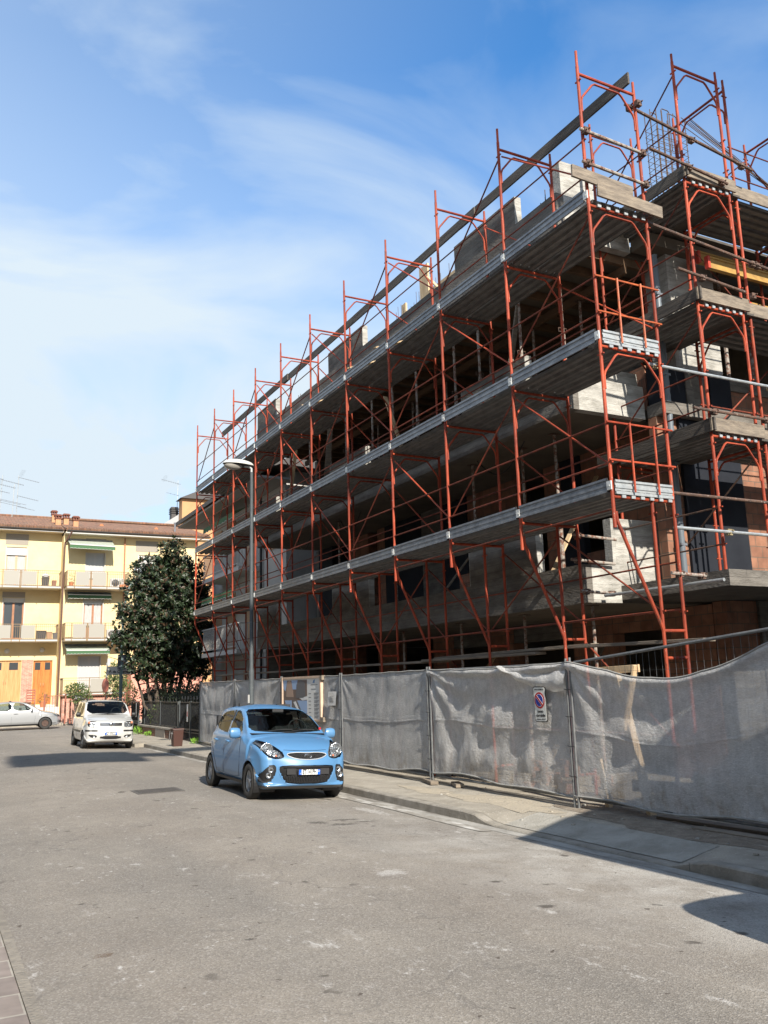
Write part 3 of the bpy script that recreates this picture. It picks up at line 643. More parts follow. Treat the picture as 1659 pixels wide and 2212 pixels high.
for l in range(3):
    for i in range(NF-1):
        if (i, l) != (0, 0):
            for p_ in (dk0, tb0, gb0): 
                c = dup(p_, (0, SS*i, LZ*l), SC)
                if p_ is gb0: dup(gb0, (0, SS*i, LZ*l+.56), SC)
            if l < 2 or i % 3:
                dup(ib0, (0, SS*i, LZ*l), SC); dup(ib0, (0, SS*i, LZ*l+.56), SC)
        dup(dk0, (.525, SS*i, LZ*l), SC)
        near_high = (i % 2 == 1) if l % 2 == 0 else (i % 2 == 0)
        if l == 0: near_high = (i % 2 == 1)
        if l == 2: near_high = (i % 2 == 1)
        p_ = dgU if near_high else dgD
        if first[id(p_)]: p_.location = (0, SS*i, LZ*l); first[id(p_)] = False
        else: dup(p_, (0, SS*i, LZ*l), SC)
        # back-plane brace on alternate bays
        if (i+l) % 2: dup(dgD if near_high else dgU, (SW-.06, SS*i, LZ*l), SC)
# base storey: narrow ladders with raking struts out to the deck edge
def base(i, bent):
    b = MB(); y = SY0+SS*i; x1, x2 = SX+MID, SX+SW
    zb = D1-.045
    b.tube([(x1,y,.05),(x1,y,zb)], T, 8); b.tube([(x2,y,.05),(x2,y,D1)], T, 8)
    b.tube([(SX,y,zb),(x2,y,zb)], T*.95, 8)
    for z in (2.36, 2.0, .35): b.tube([(x1,y,z),(x2,y,z)], T*.9, 8)
    if bent: b.tube([(SX,y,zb+.1),(SX,y,zb-.16),(SX+.02,y,zb-.26),(SX+.06,y,zb-.36),(x1-.03,y,2.40),(x1,y,2.3)], T, 8)
    else:
        b.tube([(SX,y,zb+.1),(SX,y,zb-.42)], T*1.06, 8); b.tube([(SX+.035,y,zb-.2),(SX+.05,y,zb-.33),(x1-.02,y,2.42),(x1,y,2.35)], T, 8)
    for z in (2.62, 3.95): b.box((x1-.01,y-.07,z-.01),(x1+.01,y+.07,z+.01)); b.box((x2-.01,y-.07,z-.01),(x2+.01,y+.07,z+.01))
    return b
for i in range(NF):
    f = base(i, i >= 5).build('base_frame', M_['red'], SC, True)
    j = MB(); y = SY0+SS*i
    for xx in (SX+MID, SX+SW): j.box((xx-.075,y-.075,.0),(xx+.075,y+.075,.008)); j.tube([(xx,y,.0),(xx,y,.25)], .018, 6)
    j.build('jack_foot', M_['rust'], f)
for i in range(NF-1):
    y0, y1 = SY0+SS*i+.03, SY0+SS*(i+1)-.03; x1, x2 = SX+MID, SX+SW
    for x_, z in ((x2,2.65),(x2,3.3),(x1,2.62),(SX+.05,3.98),(x1,1.0)): MB().tube([(x_,y0,z),(x_,y1,z)], .0135, 6).build('base_rail', M_['red_dark'], SC, True)
    b = MB()
    if i % 2: b.tube([(x1+.03,y0,3.95),(x1+.03,y1,2.62)], .0145, 6); b.tube([(x2,y0,2.62),(x2,y1,4.0)], .0145, 6)
    else: b.tube([(x1+.03,y0,2.62),(x1+.03,y1,3.95)], .0145, 6); b.tube([(x2,y0,.6),(x2,y1,2.3)], .0145, 6)
    b.build('base_brace', M_['red_dark'], SC, True)
# end of the run nearest the camera: end toe boards and guard gates
def end_toe(z, n='end_toe_board'):
    b = MB(); pr = [(0,0),(-.018,.0),(-.018,.035),(0,.045),(0,.075),(-.012,.085),(-.012,.12),(0,.13),(0,.155),(-.018,.165),(-.018,.195),(0,.2)]
    b.grid([[(x,SY0-.03+dx,z+dz) for dx,dz in pr] for x in (SX+.03,SX+SW-.03)]); b.box((SX+.03,SY0-.028,z),(SX+SW-.03,SY0-.024,z+.2))
    b.build(n, M_['galv_tube'], SC)
end_toe(DK[0]-.012); end_toe(DK[1]-.012)
def rib_ends(x0, x1, y, z, par):
    n = 6; w_ = (x1-x0)/n
    for i in range(n):
        a = x0+i*w_; MB().box((a+w_*.45,y-.016,z-.062),(a+w_*.85,y+.004,z-.022)).build('rib_end', M_['galv_tube'], par)
for l in range(3): rib_ends(SX+.05, SX+SW-.04, SY0-.036, DK[l], SC)
def gate(z, m, two=True):
    b = MB(); y = SY0-.05
    for zz in (.45,.98): b.tube([(SX-.04,y,z+zz),(SX+SW+.06,y,z+zz)], .015, 6)
    for xx in (SX+.34, SX+.78): b.tube([(xx,y-.03,z+.02),(xx,y-.03,z+.99)], .016, 6)
    b.build('end_gate', m, SC, True)
gate(DK[0], M_['red']); gate(DK[1], M_['red_light'])
def coupler(b, x, y, z):
    b.box((x-.045,y-.04,z-.045),(x+.045,y+.03,z+.045)); b.tube([(x+.03,y-.075,z+.02),(x+.03,y+.0,z+.02)], .012, 6); b.tube([(x-.03,y-.075,z-.02),(x-.03,y,z-.02)], .012, 6)
y = SY0-.06
for p_, q_ in (((SX-.10,y,9.55),(SX+SW+.04,y,9.49)),((SX-.10,y,9.03),(SX+SW+.05,y,8.97))): MB().tube([p_,q_], T, 8).build('end_tube', M_['spatter'], SC, True)
for (x,z) in ((SX,9.54),(SX+SW,9.49),(SX,9.02),(SX+SW,8.97),(SX+SW,8.47),(SX+SW,10.33)):
    b = MB(); coupler(b, x, y, z); b.build('coupler', M_['rust'], SC)
# boards at the near end of the top deck
for (p,q,lab) in (((7.62,8.44,8.80),(8.75,8.44,8.74),'upper weathered board across the end of the top deck'),((8.04,8.41,8.59),(9.28,8.41,8.53),'lower weathered board across the end of the top deck')):
    t = MB().bar(p, q, .035, .19).build('plank', M_['wood'], None, bevel=.004); tag(t, lab, 'plank')
# second, corner run (stands on the first-floor slab)
BX, BY, BZ0, BW = 10.36, 8.86, 3.24, 1.02
CS = thing('corner_scaffolding', 'red scaffold tower standing on the first floor slab at the near corner', 'scaffolding', (BX,BY,BZ0))
bf0 = None
for i in range(2):
    for l in range(4):
        if bf0 is None: bf0 = frame_mesh(MB(), BX, BY, BZ0, BW, LZ, .22, .22).build('frame', M_['red'], CS, True)
        elif not (i == 1 and l == 0 and False): dup(bf0, (0, 2.04*i, LZ*l), CS)
for l in (1,2,3):
    z = BZ0+LZ*l
    for x0 in (BX+.04, BX+.52):
        b = MB(); deck_mesh(b, x0, x0+.46, BY-.035, BY+2.0, z+.04); b.build('deck_panel', M_['galv_deck'], CS)
for l in (1,2,3): MB().box((BX+BW-.03,BY,BZ0+LZ*l+.0),(BX+BW+.27,BY+2.0,BZ0+LZ*l+.035)).build('gap_board', M_['wood_dark'], CS)
for l in (1,2,3):
    z = BZ0+LZ*l
    for zz in (.42,.98): MB().tube([(BX,BY+.02,z+zz),(BX,BY+2.02,z+zz)], .0135, 6).build('guard_rail', M_['red_dark'], CS, True)
    b = MB()
    if l < 3: b.tube([(BX+.03,BY+.05,z+LZ-.2),(BX+.03,BY+2.0,z+.42)] if l == 2 else [(BX+.03,BY+.05,z+LZ-.2),(BX+.03,BY+2.0,z+.42)], .0145, 6)
    else: b.tube([(BX+.03,BY+.05,z+LZ-.2),(BX+.03,BY+2.0,z+.42)], .0145, 6)
    b.build('diagonal_brace', M_['red_dark'], CS, True)
    t = MB().bar((BX-.03,BY-.12,z+.12),(BX-.03,BY+2.5,z+.12),.035,.21).build('plank', M_['wood_dark'], None, bevel=.004)
    tag(t, ['','dark plank along the lowest deck of the corner tower','dark plank along the middle deck of the corner tower','dark plank along the top deck of the corner tower'][l], 'plank')
    t = MB().bar((BX-.06,BY-.06,z+.12),(BX+BW+.1,BY-.06,z+.12),.035,.21).build('plank', M_['wood'], None, bevel=.004)
    tag(t, ['','pale plank across the near end of the lowest corner tower deck','pale plank across the near end of the middle corner tower deck','pale plank across the near end of the top corner tower deck'][l], 'plank')
for zz in (.42,.98): MB().tube([(BX,BY+.02,BZ0+zz),(BX,BY+2.02,BZ0+zz)], .0135, 6).build('guard_rail', M_['rust'], CS, True)
MB().tube([(BX+BW,BY,BZ0+LZ-.2),(BX+BW,BY+2.0,BZ0+.42)], .0145, 6).build('diagonal_brace', M_['rust'], CS, True)
for l in (1,2,3): rib_ends(BX+.05, BX+BW-.05, BY-.036, BZ0+LZ*l, CS)
# linking tubes between the two runs (in the plane of the camera-facing ends)
def link(x0, z0, x1, z1, y, m, lab, cps):
    t = thing('scaffold_tube', lab, 'tube', (x0,y,z0), 0, 'tubes tying the scaffold runs together')
    MB().tube([(x0,y,z0),(x1,y,z1)], T, 8).build('tube', m, t, True)
    for x in cps:
        b = MB(); coupler(b, x, y+.035, z0+(z1-z0)*(x-x0)/(x1-x0)); b.build('coupler', M_['brass'] if m in (M_['galv_tube'],) else M_['rust'], t)
link(8.95,10.39,11.72,10.02,8.62,M_['rust'],'long dark rusty tube sloping from the run end to the tower at the very top',(9.07,10.36,11.5))
link(9.50,9.86,11.2,9.69,8.72,M_['rust'],'short rusty tube just above the top tower deck',(10.36,11.1))
link(9.05,8.49,13.2,8.16,8.64,M_['rust'],'long rusty tube level with the top deck end running past the tower',(9.08,11.5,11.62))
link(9.82,7.89,11.3,7.78,8.70,M_['rust'],'rusty tube halfway up the upper storey of the tower',(10.36,11.5))
link(8.92,6.18,12.6,6.19,8.62,M_['galv_tube'],'pale galvanised tube below the middle deck of the run end',(9.07,11.55))
link(9.90,5.68,12.6,5.68,8.74,M_['rust'],'rusty tube just above the lowest tower deck',(10.36,11.5))
link(9.10,4.29,12.6,4.29,8.60,M_['rust'],'rusty brown tube level with the lowest deck end',(9.1,))
link(9.18,3.81,12.6,3.79,8.66,M_['galv_tube'],'pale galvanised tube under the lowest deck beside the brick return',(10.3,))
link(8.9,3.14,9.55,3.12,8.52,M_['spatter'],'short cement spattered stub tube at slab edge height',(9.08,9.5))
link(8.95,3.10,9.75,3.07,10.45,M_['spatter'],'second short spattered stub tube farther along the slab edge',(9.08,9.6))
link(9.0,4.02,9.9,3.98,10.6,M_['spatter'],'short spattered tube in front of the pale end parapet, upper one',(9.1,))
link(8.95,3.62,9.85,3.58,10.62,M_['spatter'],'short spattered tube in front of the pale end parapet, lower one',(9.1,))
t = MB().tube([(9.30,10.3,3.02),(9.30,8.0,3.0)], T, 8).build('scaffold_tube', M_['galv_tube'], None, True); tag(t, 'grey tube lying along the slab edge just below the floor slab', 'tube')
# third run, along the side wall (frames turned a quarter)
DX, DYo, DW = 11.64, 8.93, 1.14
SD = thing('side_scaffolding', 'red scaffold run along the side wall at the right edge', 'scaffolding', (DX,DYo,BZ0))
def side_frame(b, x, y, z):
    q = MB(); frame_mesh(q, 0, 0, z, DW, LZ, .20, .20)
    b.add([(x-v[1], y+v[0], v[2]) for v in q.v], q.f); return b
sf0 = side_frame(MB(), DX, DYo, BZ0).build('frame', M_['red'], SD, True)
for i in range(5):
    for l in range(4):
        if i or l: dup(sf0, (1.9*i, 0, LZ*l), SD)
for l in (1,2,3):
    z = BZ0+LZ*l
    for i in range(4):
        for y0 in (DYo+.05, DYo+.58):
            q = MB(); deck_mesh(q, y0, y0+.51, 0, 1.86, z+.04); b = MB(); b.add([(DX+1.9*i+.02+v[1], v[0], v[2]) for v in q.v], q.f); b.build('deck_panel', M_['galv_deck'], SD)
        for zz in (.42,.98):
            for yy in (DYo, DYo+DW): MB().tube([(DX+1.9*i+.02,yy,z+zz),(DX+1.9*i+1.88,yy,z+zz)], .0135, 6).build('guard_rail', M_['red_dark'], SD, True)
        b = MB()
        if (i+l) % 2: b.tube([(DX+1.9*i+.05,DYo+DW,z+.42),(DX+1.9*i+1.85,DYo+DW,z+1.9)], .0145, 6)
        else: b.tube([(DX+1.9*i+.05,DYo+DW,z+1.9),(DX+1.9*i+1.85,DYo+DW,z+.42)], .0145, 6)
        b.build('diagonal_brace', M_['red_dark'], SD, True)
    t = MB().bar((DX-.12,DYo-.04,z+.12),(DX+7.6,DYo-.04,z+.12),.035,.22).build('plank', M_['wood'], None, bevel=.004)
    tag(t, ['','long plank edging the lowest deck of the side scaffold','long plank edging the middle deck of the side scaffold','long plank edging the top deck of the side scaffold'][l], 'plank')
t = MB().box((11.0,10.10,9.62),(19.2,10.29,9.66)).box((11.0,10.30,9.625),(19.2,10.485,9.665)).build('plank', M_['wood_dark'], None); tag(t, 'dark boards closing the gap between the top side deck and the slab', 'plank')
# long edge planks lashed along the top inner standards
segs = [((9.17,8.70,10.98),(9.17,13.6,11.0),'wood_dark','dark plank rising highest at the near end of the top rail line'),
        ((9.13,13.0,10.97),(9.13,18.6,10.93),'wood_dark','dark plank second from the near end along the top rail line'),
        ((9.17,18.2,10.97),(9.17,23.6,10.95),'wood_dark','dark plank in the middle of the top rail line'),
        ((9.13,23.2,10.95),(9.13,29.8,10.93),'wood_dark','farthest dark plank of the top rail line above the last frames')]
for p, q, m_, lab in segs:
    t = MB().bar(p, q, .035, .20).build('plank', M_[m_], None, bevel=.004); tag(t, lab, 'plank', 'planks lashed along the top of the scaffolding')
# low run of planks on the base frames (just above the fence)
low = [((8.86,7.95,2.21),(8.86,10.6,2.25)),((8.90,10.2,2.26),(8.90,14.7,2.23)),((8.84,11.4,2.19),(8.84,15.1,2.20)),((8.88,14.4,2.17),(8.88,18.6,2.20)),((8.84,18.2,2.20),(8.84,22.0,2.2)),((8.88,21.8,2.18),(8.88,25.6,2.2)),((8.84,25.3,2.2),(8.84,29.2,2.2))]
for k, (p, q) in enumerate(low):
    t = MB().bar(p, q, .22, .045).build('plank', M_['wood'], None, bevel=.004)
    tag(t, 'walkway plank on the base frames above the fence, '+['nearest one','second from near, upper','second from near, lower','third from near','in the middle','second from far end','farthest one'][k], 'plank', 'walkway planks above the fence')
# small loose pale boards sticking out over the top deck
for k, (p, q) in enumerate((((8.05,15.45,8.80),(8.65,15.05,8.93)),((8.05,16.75,8.80),(8.65,16.2,8.90)),((8.1,19.6,8.80),(8.6,19.2,8.90)))):
    t = MB().bar(p, q, .09, .03).build('board_offcut', M_['wood_new'], None, bevel=.003)
    tag(t, ['nearest pale board offcut poking over the top deck toe board','middle pale board offcut poking over the top deck toe board','farthest pale board offcut poking over the top deck toe board'][k], 'offcut')
# ------------------------------------------------------------------ site fence with netting
def netmat():
    m = bpy.data.materials.new('shade_net'); m.use_nodes = True; nt = m.node_tree; N = nt.nodes; L = nt.links
    for n in list(N): N.remove(n)
    out = N.new('ShaderNodeOutputMaterial'); g = N.new('ShaderNodeNewGeometry'); s = N.new('ShaderNodeSeparateXYZ'); L.new(g.outputs['Position'], s.inputs[0])
    def noise(sc_, st, det=4, rough=.6):
        mp = N.new('ShaderNodeMapping'); mp.inputs['Scale'].default_value = st; L.new(g.outputs['Position'], mp.inputs['Vector'])
        n = N.new('ShaderNodeTexNoise'); n.inputs['Scale'].default_value = sc_; n.inputs['Detail'].default_value = det; n.inputs['Roughness'].default_value = rough; L.new(mp.outputs[0], n.inputs['Vector']); return n.outputs['Fac']
    def rng(f, a, b_, c=0, d=1):
        r = N.new('ShaderNodeMapRange'); r.inputs[1].default_value = a; r.inputs[2].default_value = b_; r.inputs[3].default_value = c; r.inputs[4].default_value = d; L.new(f, r.inputs[0]); return r.outputs[0]
    col = N.new('ShaderNodeMixRGB'); col.inputs[1].default_value = (.60,.595,.585,1); col.inputs[2].default_value = (.72,.71,.69,1); L.new(rng(noise(3,(1,1,1.6),6), .35,.65), col.inputs[0])
    c2 = N.new('ShaderNodeMixRGB'); c2.inputs[2].default_value = (.33,.26,.18,1); L.new(col.outputs[0], c2.inputs[1])
    # mud splashed up from the ground: patchy, only near the hem
    hem = rng(s.outputs['Z'], .25, .75, .75, 0); sp = rng(noise(4,(1,1,.6),6,.7), .48,.66)
    mu = N.new('ShaderNodeMath'); mu.operation = 'MULTIPLY'; L.new(hem, mu.inputs[0]); L.new(sp, mu.inputs[1]); L.new(mu.outputs[0], c2.inputs[0])
    c3 = N.new('ShaderNodeMixRGB'); c3.blend_type = 'MULTIPLY'; c3.inputs[0].default_value = 1; L.new(c2.outputs[0], c3.inputs[1])
    wv = N.new('ShaderNodeMath'); wv.operation = 'MULTIPLY'; L.new(rng(noise(55,(1,.35,2.4),5,.75), .35,.65,.84,1.10), wv.inputs[0]); L.new(rng(noise(9,(1,1.2,.5),6,.7), .35,.65,.90,1.08), wv.inputs[1]); L.new(wv.outputs[0], c3.inputs[2]); c2 = c3
    d = N.new('ShaderNodeBsdfDiffuse'); L.new(c2.outputs[0], d.inputs['Color'])
    tr = N.new('ShaderNodeBsdfTranslucent'); L.new(c2.outputs[0], tr.inputs['Color'])
    bp = N.new('ShaderNodeBump'); bp.inputs['Strength'].default_value = 1; bp.inputs['Distance'].default_value = .02
    L.new(noise(26,(1,.8,1.4),6,.7), bp.inputs['Height']); L.new(bp.outputs[0], d.inputs['Normal'])
    m1 = N.new('ShaderNodeMixShader'); m1.inputs[0].default_value = .24; L.new(d.outputs[0], m1.inputs[1]); L.new(tr.outputs[0], m1.inputs[2])
    tp = N.new('ShaderNodeBsdfTransparent'); m2 = N.new('ShaderNodeMixShader')
    # open weave: fraction of see-through threads varies a little
    L.new(rng(noise(70,(1,.5,2.2),2), .3,.7,.12,.32), m2.inputs[0]); L.new(m1.outputs[0], m2.inputs[1]); L.new(tp.outputs[0], m2.inputs[2])
    L.new(m2.outputs[0], out.inputs['Surface']); return m
from mathutils import noise as mnoise
M_['net'] = netmat()
FX = 8.03
M_['fence_tube'] = mat('dull_fence_tube', (.17,.175,.175), .6, .3, var=(.11,.115,.12), vscale=12)
def fence_panel(ya, yb, label, sag=0., za=2.02, zb_=2.02, zl=.20, fold=.02, hem=.02, seed=1, yl=None):
    """ya near end, yb far end"""
    rs = random.Random(seed)
    t = thing('site_fence', label, 'fence', (FX,(ya+yb)/2,0), 0, 'netted mesh fence panels along the pavement')
    b = MB(); r = .02
    zt = lambda y: za+(zb_-za)*(y-ya)/(yb-ya)
    b.tube([(FX-.05,ya+.0,.0),(FX-.05,ya-.01,zt(ya)+.03)], r*.9, 8); b.tube([(FX-.045,yb-.0,.0),(FX-.045,yb-.01,zt(yb)+.03)], r*.9, 8)
    b.tube([(FX,ya+.05,zt(ya)-.04),(FX,yb-.05,zt(yb)-.04)], r, 8); b.tube([(FX,ya+.05,.17),(FX,yb-.05,.17)], r, 8)
    b.build('frame', M_['fence_tube'], t, True)
    b = MB(); n = int((yb-ya)/.11)
    for i in range(1, n): y = ya+.05+(yb-ya-.1)*i/n; b.bar((FX+.015,y,.17),(FX+.015,y,zt(y)-.04), .0026,.0026)
    for k in range(1, 8): b.bar((FX+.018,ya+.05,.17+.24*k),(FX+.018,yb-.05,.17+.24*k-.0), .0026,.0026)
    b.build('wire_mesh', M_['fence_tube'], t)
    # net: cloth sheet hung on the road side
    ny, nz = int((yb-ya)*42), 84; ph = [rs.uniform(0,6.28) for _ in range(12)]
    P = []
    for j in range(nz+1):
        v = j/nz; row = []
        for i in range(ny+1):
            u = i/ny; y = ya-.09+(yb-ya+.16)*u
            top = zt(y)-.02 - sag*math.sin(PI*min(1,max(0,u)))**1.3 - .012*abs(math.sin(u*PI*5))
            low = zl + .035*math.sin(u*5+ph[0]) + .02*math.sin(u*13+ph[1])
            z = low+(top-low)*v
            x = FX-.035
            x += fold*.35*math.sin(u*9+ph[2]+1.6*math.sin(v*3+ph[3]))*math.sin(PI*v)
            x += fold*.30*math.sin(u*27+ph[4]+2*v)*(1-.5*v) + fold*.12*math.sin(u*55+7*v+ph[5])
            x += fold*.4*math.sin(v*17+3*u+ph[6])*math.sin(u*PI)
            # tension creases fanning from the corners
            d1 = math.hypot(u*2.2, (1-v)*1.2); a1 = math.atan2((1-v)*1.2, u*2.2+1e-6)
            x += fold*.65*math.exp(-d1*1.3)*math.sin(a1*15+ph[7])*min(1,d1*4)
            d2 = math.hypot((1-u)*2.2, (1-v)*1.2); a2 = math.atan2((1-v)*1.2, (1-u)*2.2+1e-6)
            x += fold*.65*math.exp(-d2*1.3)*math.sin(a2*13+ph[8])*min(1,d2*4)
            x += fold*(.60*mnoise.noise(Vector((u*7,v*3.5,seed)))+.16*mnoise.noise(Vector((u*26,v*9,seed+9)))+.04*mnoise.noise(Vector((u*75,v*26,seed+5))))
            if sag: x += -.05*math.exp(-((v-.97)/.035)**2)
            x -= .010*math.exp(-((v-.50-.02*math.sin(u*3+ph[9]))/.010)**2)+.006*math.exp(-((v-.53-.02*math.sin(u*3+ph[9]))/.006)**2)
            row.append((x, y, z))
        P.append(row)
    MB().grid(P).build('netting', M_['net'], t, True)
    # rolled hem along the bottom and top edges
    b = MB(); b.tube([(p[0]-.008,p[1],p[2]) for p in P[0][::3]]+[(P[0][-1][0]-.008,)+P[0][-1][1:]], .016, 6); b.tube([(p[0],p[1],p[2]) for p in P[-1][::3]]+[P[-1][-1]], .014, 6)
    b.build('net_hem', mat('net_hem_%d'%seed, (.20,.20,.19), .9, var=(.30,.29,.27), vscale=8), t, True)
    for yy in (ya, yb):
        for z in (.45,.85,1.25,1.62): MB().tube([(FX-.075,yy-.035,z),(FX-.078,yy+.035,z+.01)], .006, 5).build('cable_tie', M_['black'], t)
    return t
fence_panel(5.75, 9.68, 'nearest fence panel, its net sagging in a deep curve below the top rail', .40, 2.32, 2.03, .20, .028, seed=3)
fence_panel(9.76, 13.54, 'crumpled netted fence panel that carries the driveway sign', .03, 2.02, 2.02, .22, .040, seed=5)
fence_panel(13.62, 17.28, 'smooth netted fence panel just right of the blue car', 0, 2.02, 2.0, .20, .010, seed=8)
fence_panel(17.36, 20.84, 'netted fence panel behind the site information board', 0, 2.0, 2.0, .2, .018, seed=11)
fence_panel(20.92, 24.6, 'netted fence panel behind the lamp post and the blue car roof', 0, 2.0, 2.0, .2, .018, seed=13)
fence_panel(24.7, 28.3, 'farthest netted fence panel next to the dark garden gate', 0, 2.0, 2.0, .10, .02, seed=17)
# folded-down net flap at the post beside the sign
P = []
for j in range(7):
    v = j/6; row = []
    for i in range(22):
        u = i/21; y = 11.35-1.6*u; row.append((FX-.06-.06*math.sin(v*PI)-.012*math.sin(u*30), y, 2.0-.10*u-(.05+.26*u)*v-.16*math.sin(PI*u)*.6+.012*math.sin(u*24+v*4)))
    P.append(row)
o = MB().grid(P).build('net_flap', M_['net'], None, True); tag(o, 'loose flap of netting folded over beside the driveway sign', 'netting')
# concrete-less feet: rough timber baulks under the panels
for (x,y,l,lab) in ((7.98,13.6,.55,'grey timber block under the fence post left of the sign panel'),(8.1,12.9,.4,'grey timber offcut lying below the crumpled net')):
    o = MB().bar((x-.1,y-l/2,.075),(x+.05,y+l/2,.075),.14,.06).build('timber_block', M_['wood'], None, bevel=.004); tag(o, lab, 'timber block')
# planks lying on the ground behind the nearest panel
for k,(p,q,lab) in enumerate((((8.2,8.4,.06),(8.35,5.2,.07),'long grey plank on the dirt at the foot of the nearest fence panel'),((7.95,7.6,.05),(8.05,5.6,.05),'split plank lying under the hem of the nearest fence panel'))):
    o = MB().bar(p, q, .16, .035).build('plank', M_['wood'], None, bevel=.004); tag(o, lab, 'plank')
# timber posts and boards behind the nearest net
def stick(p, q, w_, h, lab, name='timber_post', m_='wood_new'):
    o = MB().bar(p, q, w_, h).build(name, M_[m_], None, bevel=.004); tag(o, lab, 'timber'); return o
stick((8.28,8.62,0),(8.32,9.10,1.82), .10,.08,'tall pale timber post behind the nearest net')
stick((8.24,8.95,1.08),(8.30,8.72,1.92), .10,.035,'short slanting board nailed to the tall timber post')
stick((8.32,9.45,0),(8.30,9.58,.85), .08,.07,'short thin timber post left of the tall one behind the net')
stick((8.34,8.70,1.88),(8.34,9.66,1.86), .03,.10,'pale board nailed across the top of the timber posts','timber_board')
stick((8.9,9.6,.28),(8.7,5.4,.46), .03,.16,'low plank rail behind the nearest net','timber_board','wood')
stick((8.5,8.1,.55),(8.95,7.2,.05), .03,.12,'slanting dark plank propped behind the nearest net','timber_board','wood')
# brick pile behind the crumpled panel
for k in range(9):
    a = random.uniform(-.4,.4); x = 8.75+.26*(k%3)+random.uniform(-.03,.03); y = 11.3+random.uniform(-.7,.7); z = .08+.16*(k//3)
    o = MB().bar((x-.06,y-.13,z),(x+.06,y+.13,z),.24,.155).build('clay_block', M_['brick'], None, bevel=.004); tag(o, 'hollow orange clay block in the pile behind the crumpled net', 'brick', 'clay blocks piled behind the net')

# sign "passo carrabile"
SG = thing('driveway_sign', 'white no parking driveway sign with blue and red disc tied to the netted fence', 'sign', (7.93,10.33,1.42))
RX = Vector((0,-1,0)); UZ = Vector((0,.04,1)).normalized()   # text right = towards camera (-y)
NX = Vector((-1,0,0))
def spt(u, v, d=0): return Vector((7.93,10.325,1.42)) + RX*u + UZ*v + NX*d
def rrect(w_, h, r, n=5):
    P = []
    for cx, cy, a0 in ((w_/2-r,h/2-r,0),(-w_/2+r,h/2-r,90),(-w_/2+r,-h/2+r,180),(w_/2-r,-h/2+r,270)):
        for i in range(n+1): a = math.radians(a0+90*i/n); P.append((cx+r*math.cos(a), cy+r*math.sin(a)))
    return P
M_['sign_white'] = mat('sign_white', (.62,.62,.58), .5); M_['sign_black'] = mat('sign_black', (.02,.02,.02), .6); M_['sign_blue'] = mat('sign_blue', (.01,.025,.28), .45); M_['sign_red'] = mat('sign_red', (.38,.01,.015), .45)
MB().prism(rrect(.285,.50,.035), -.012, .0, spt).build('border', M_['sign_black'], SG)
MB().prism(rrect(.262,.477,.028), .0005, .003, spt).build('face', M_['sign_white'], SG)
def disc(r, n=40): return [(r*math.cos(2*PI*i/n), .055+r*math.sin(2*PI*i/n)) for i in range(n)]
MB().prism(disc(.116), .004, .006, spt).build('red_disc', M_['sign_red'], SG)
MB().prism(disc(.090), .007, .009, spt).build('white_ring', M_['sign_white'], SG)
MB().prism(disc(.083), .010, .012, spt).build('blue_disc', M_['sign_blue'], SG)
c45 = math.sqrt(.5)
def bar45(w_, l): 
    return [(-l*c45-w_*c45*s1*1, .055+l*c45-w_*c45*s1*1) for s1 in (1,-1)] + [(l*c45+w_*c45*s1, .055-l*c45+w_*c45*s1) for s1 in (1,-1)]
MB().prism(bar45(.020,.086), .0125, .0135, spt).build('white_bar', M_['sign_white'], SG)
MB().prism(bar45(.013,.094), .014, .015, spt).build('red_bar', M_['sign_red'], SG)
def smat(u, v, d=.0045):
    o = spt(u, v, d) - Vector((7.93,10.33,1.42)); return basis(o, RX, UZ, NX)
text('passo', .060, smat(0,-.100), M_['sign_black'], 'lettering', SG, .0008)
text('carrabile', .060, smat(0,-.158), M_['sign_black'], 'lettering', SG, .0008)
text('comune di EMPOLI', .027, smat(0,.208), M_['sign_black'], 'lettering', SG, .0008)
text('ordinanza n. 4021 /97', .024, smat(0,-.212), M_['sign_black'], 'lettering', SG, .0008)
MB().prism([(-.06,.255),(.05,.255),(.05,.285),(-.06,.285)], -.01,.0, spt).build('tape', M_['sign_white'], SG)

# site information board
IB = thing('site_board', 'framed site information board with renderings fixed to the fence behind the blue car', 'notice board', (7.95,19.45,1.5))
def ipt(u, v, d=0):   # u 0..1 from far(left) to near(right); v height
    return Vector((7.97-d, 20.70-2.38*u, v))
def irect(b, u0, u1, v0, v1, d0, d1): b.prism([(u0,v0),(u1,v0),(u1,v1),(u0,v1)], d0, d1, ipt); return b
irect(MB(),0,1,1.02,1.95,0,.02).build('panel', mat('board_paper', (.62,.62,.60), .6), IB)
b = MB(); irect(b,-.02,.012,.98,2.0,-.02,.045); irect(b,.985,1.015,.98,2.0,-.02,.045); irect(b,.012,.985,1.95,2.0,-.02,.04); irect(b,.012,.985,.98,1.02,-.02,.04); b.build('frame', mat('frame_timber', (.60,.44,.32), .7, var=(.45,.33,.24), vscale=6), IB)
b = MB(); irect(b,1.0,1.07,.98,1.08,-.04,.05); irect(b,1.0,1.05,1.90,2.0,-.04,.05); b.build('bracket_block', M_['wood'], IB)
ph = lambda n, c: mat(n, c, .6)
sky_m, bld1, bld2, drk, grn, whi = ph('print_sky',(.25,.36,.55)), ph('print_tan',(.32,.22,.17)), ph('print_grey',(.10,.10,.11)), ph('print_brown',(.13,.09,.075)), ph('print_green',(.10,.11,.07)), ph('print_white',(.6,.6,.6))
pic = thing  # (prints are parts of the board)
def pp(name, m, poly, d): MB().prism(poly, d, d+.0015, ipt).build(name, m, IB)
pp('photo_print', drk, [(.02,1.04),(.66,1.04),(.66,1.92),(.02,1.92)], .0215)
pp('print_sky', sky_m, [(.02,1.72),(.08,1.66),(.13,1.92),(.02,1.92)], .0235); pp('print_sky', sky_m, [(.25,1.92),(.28,1.70),(.38,1.70),(.42,1.92)], .0235)
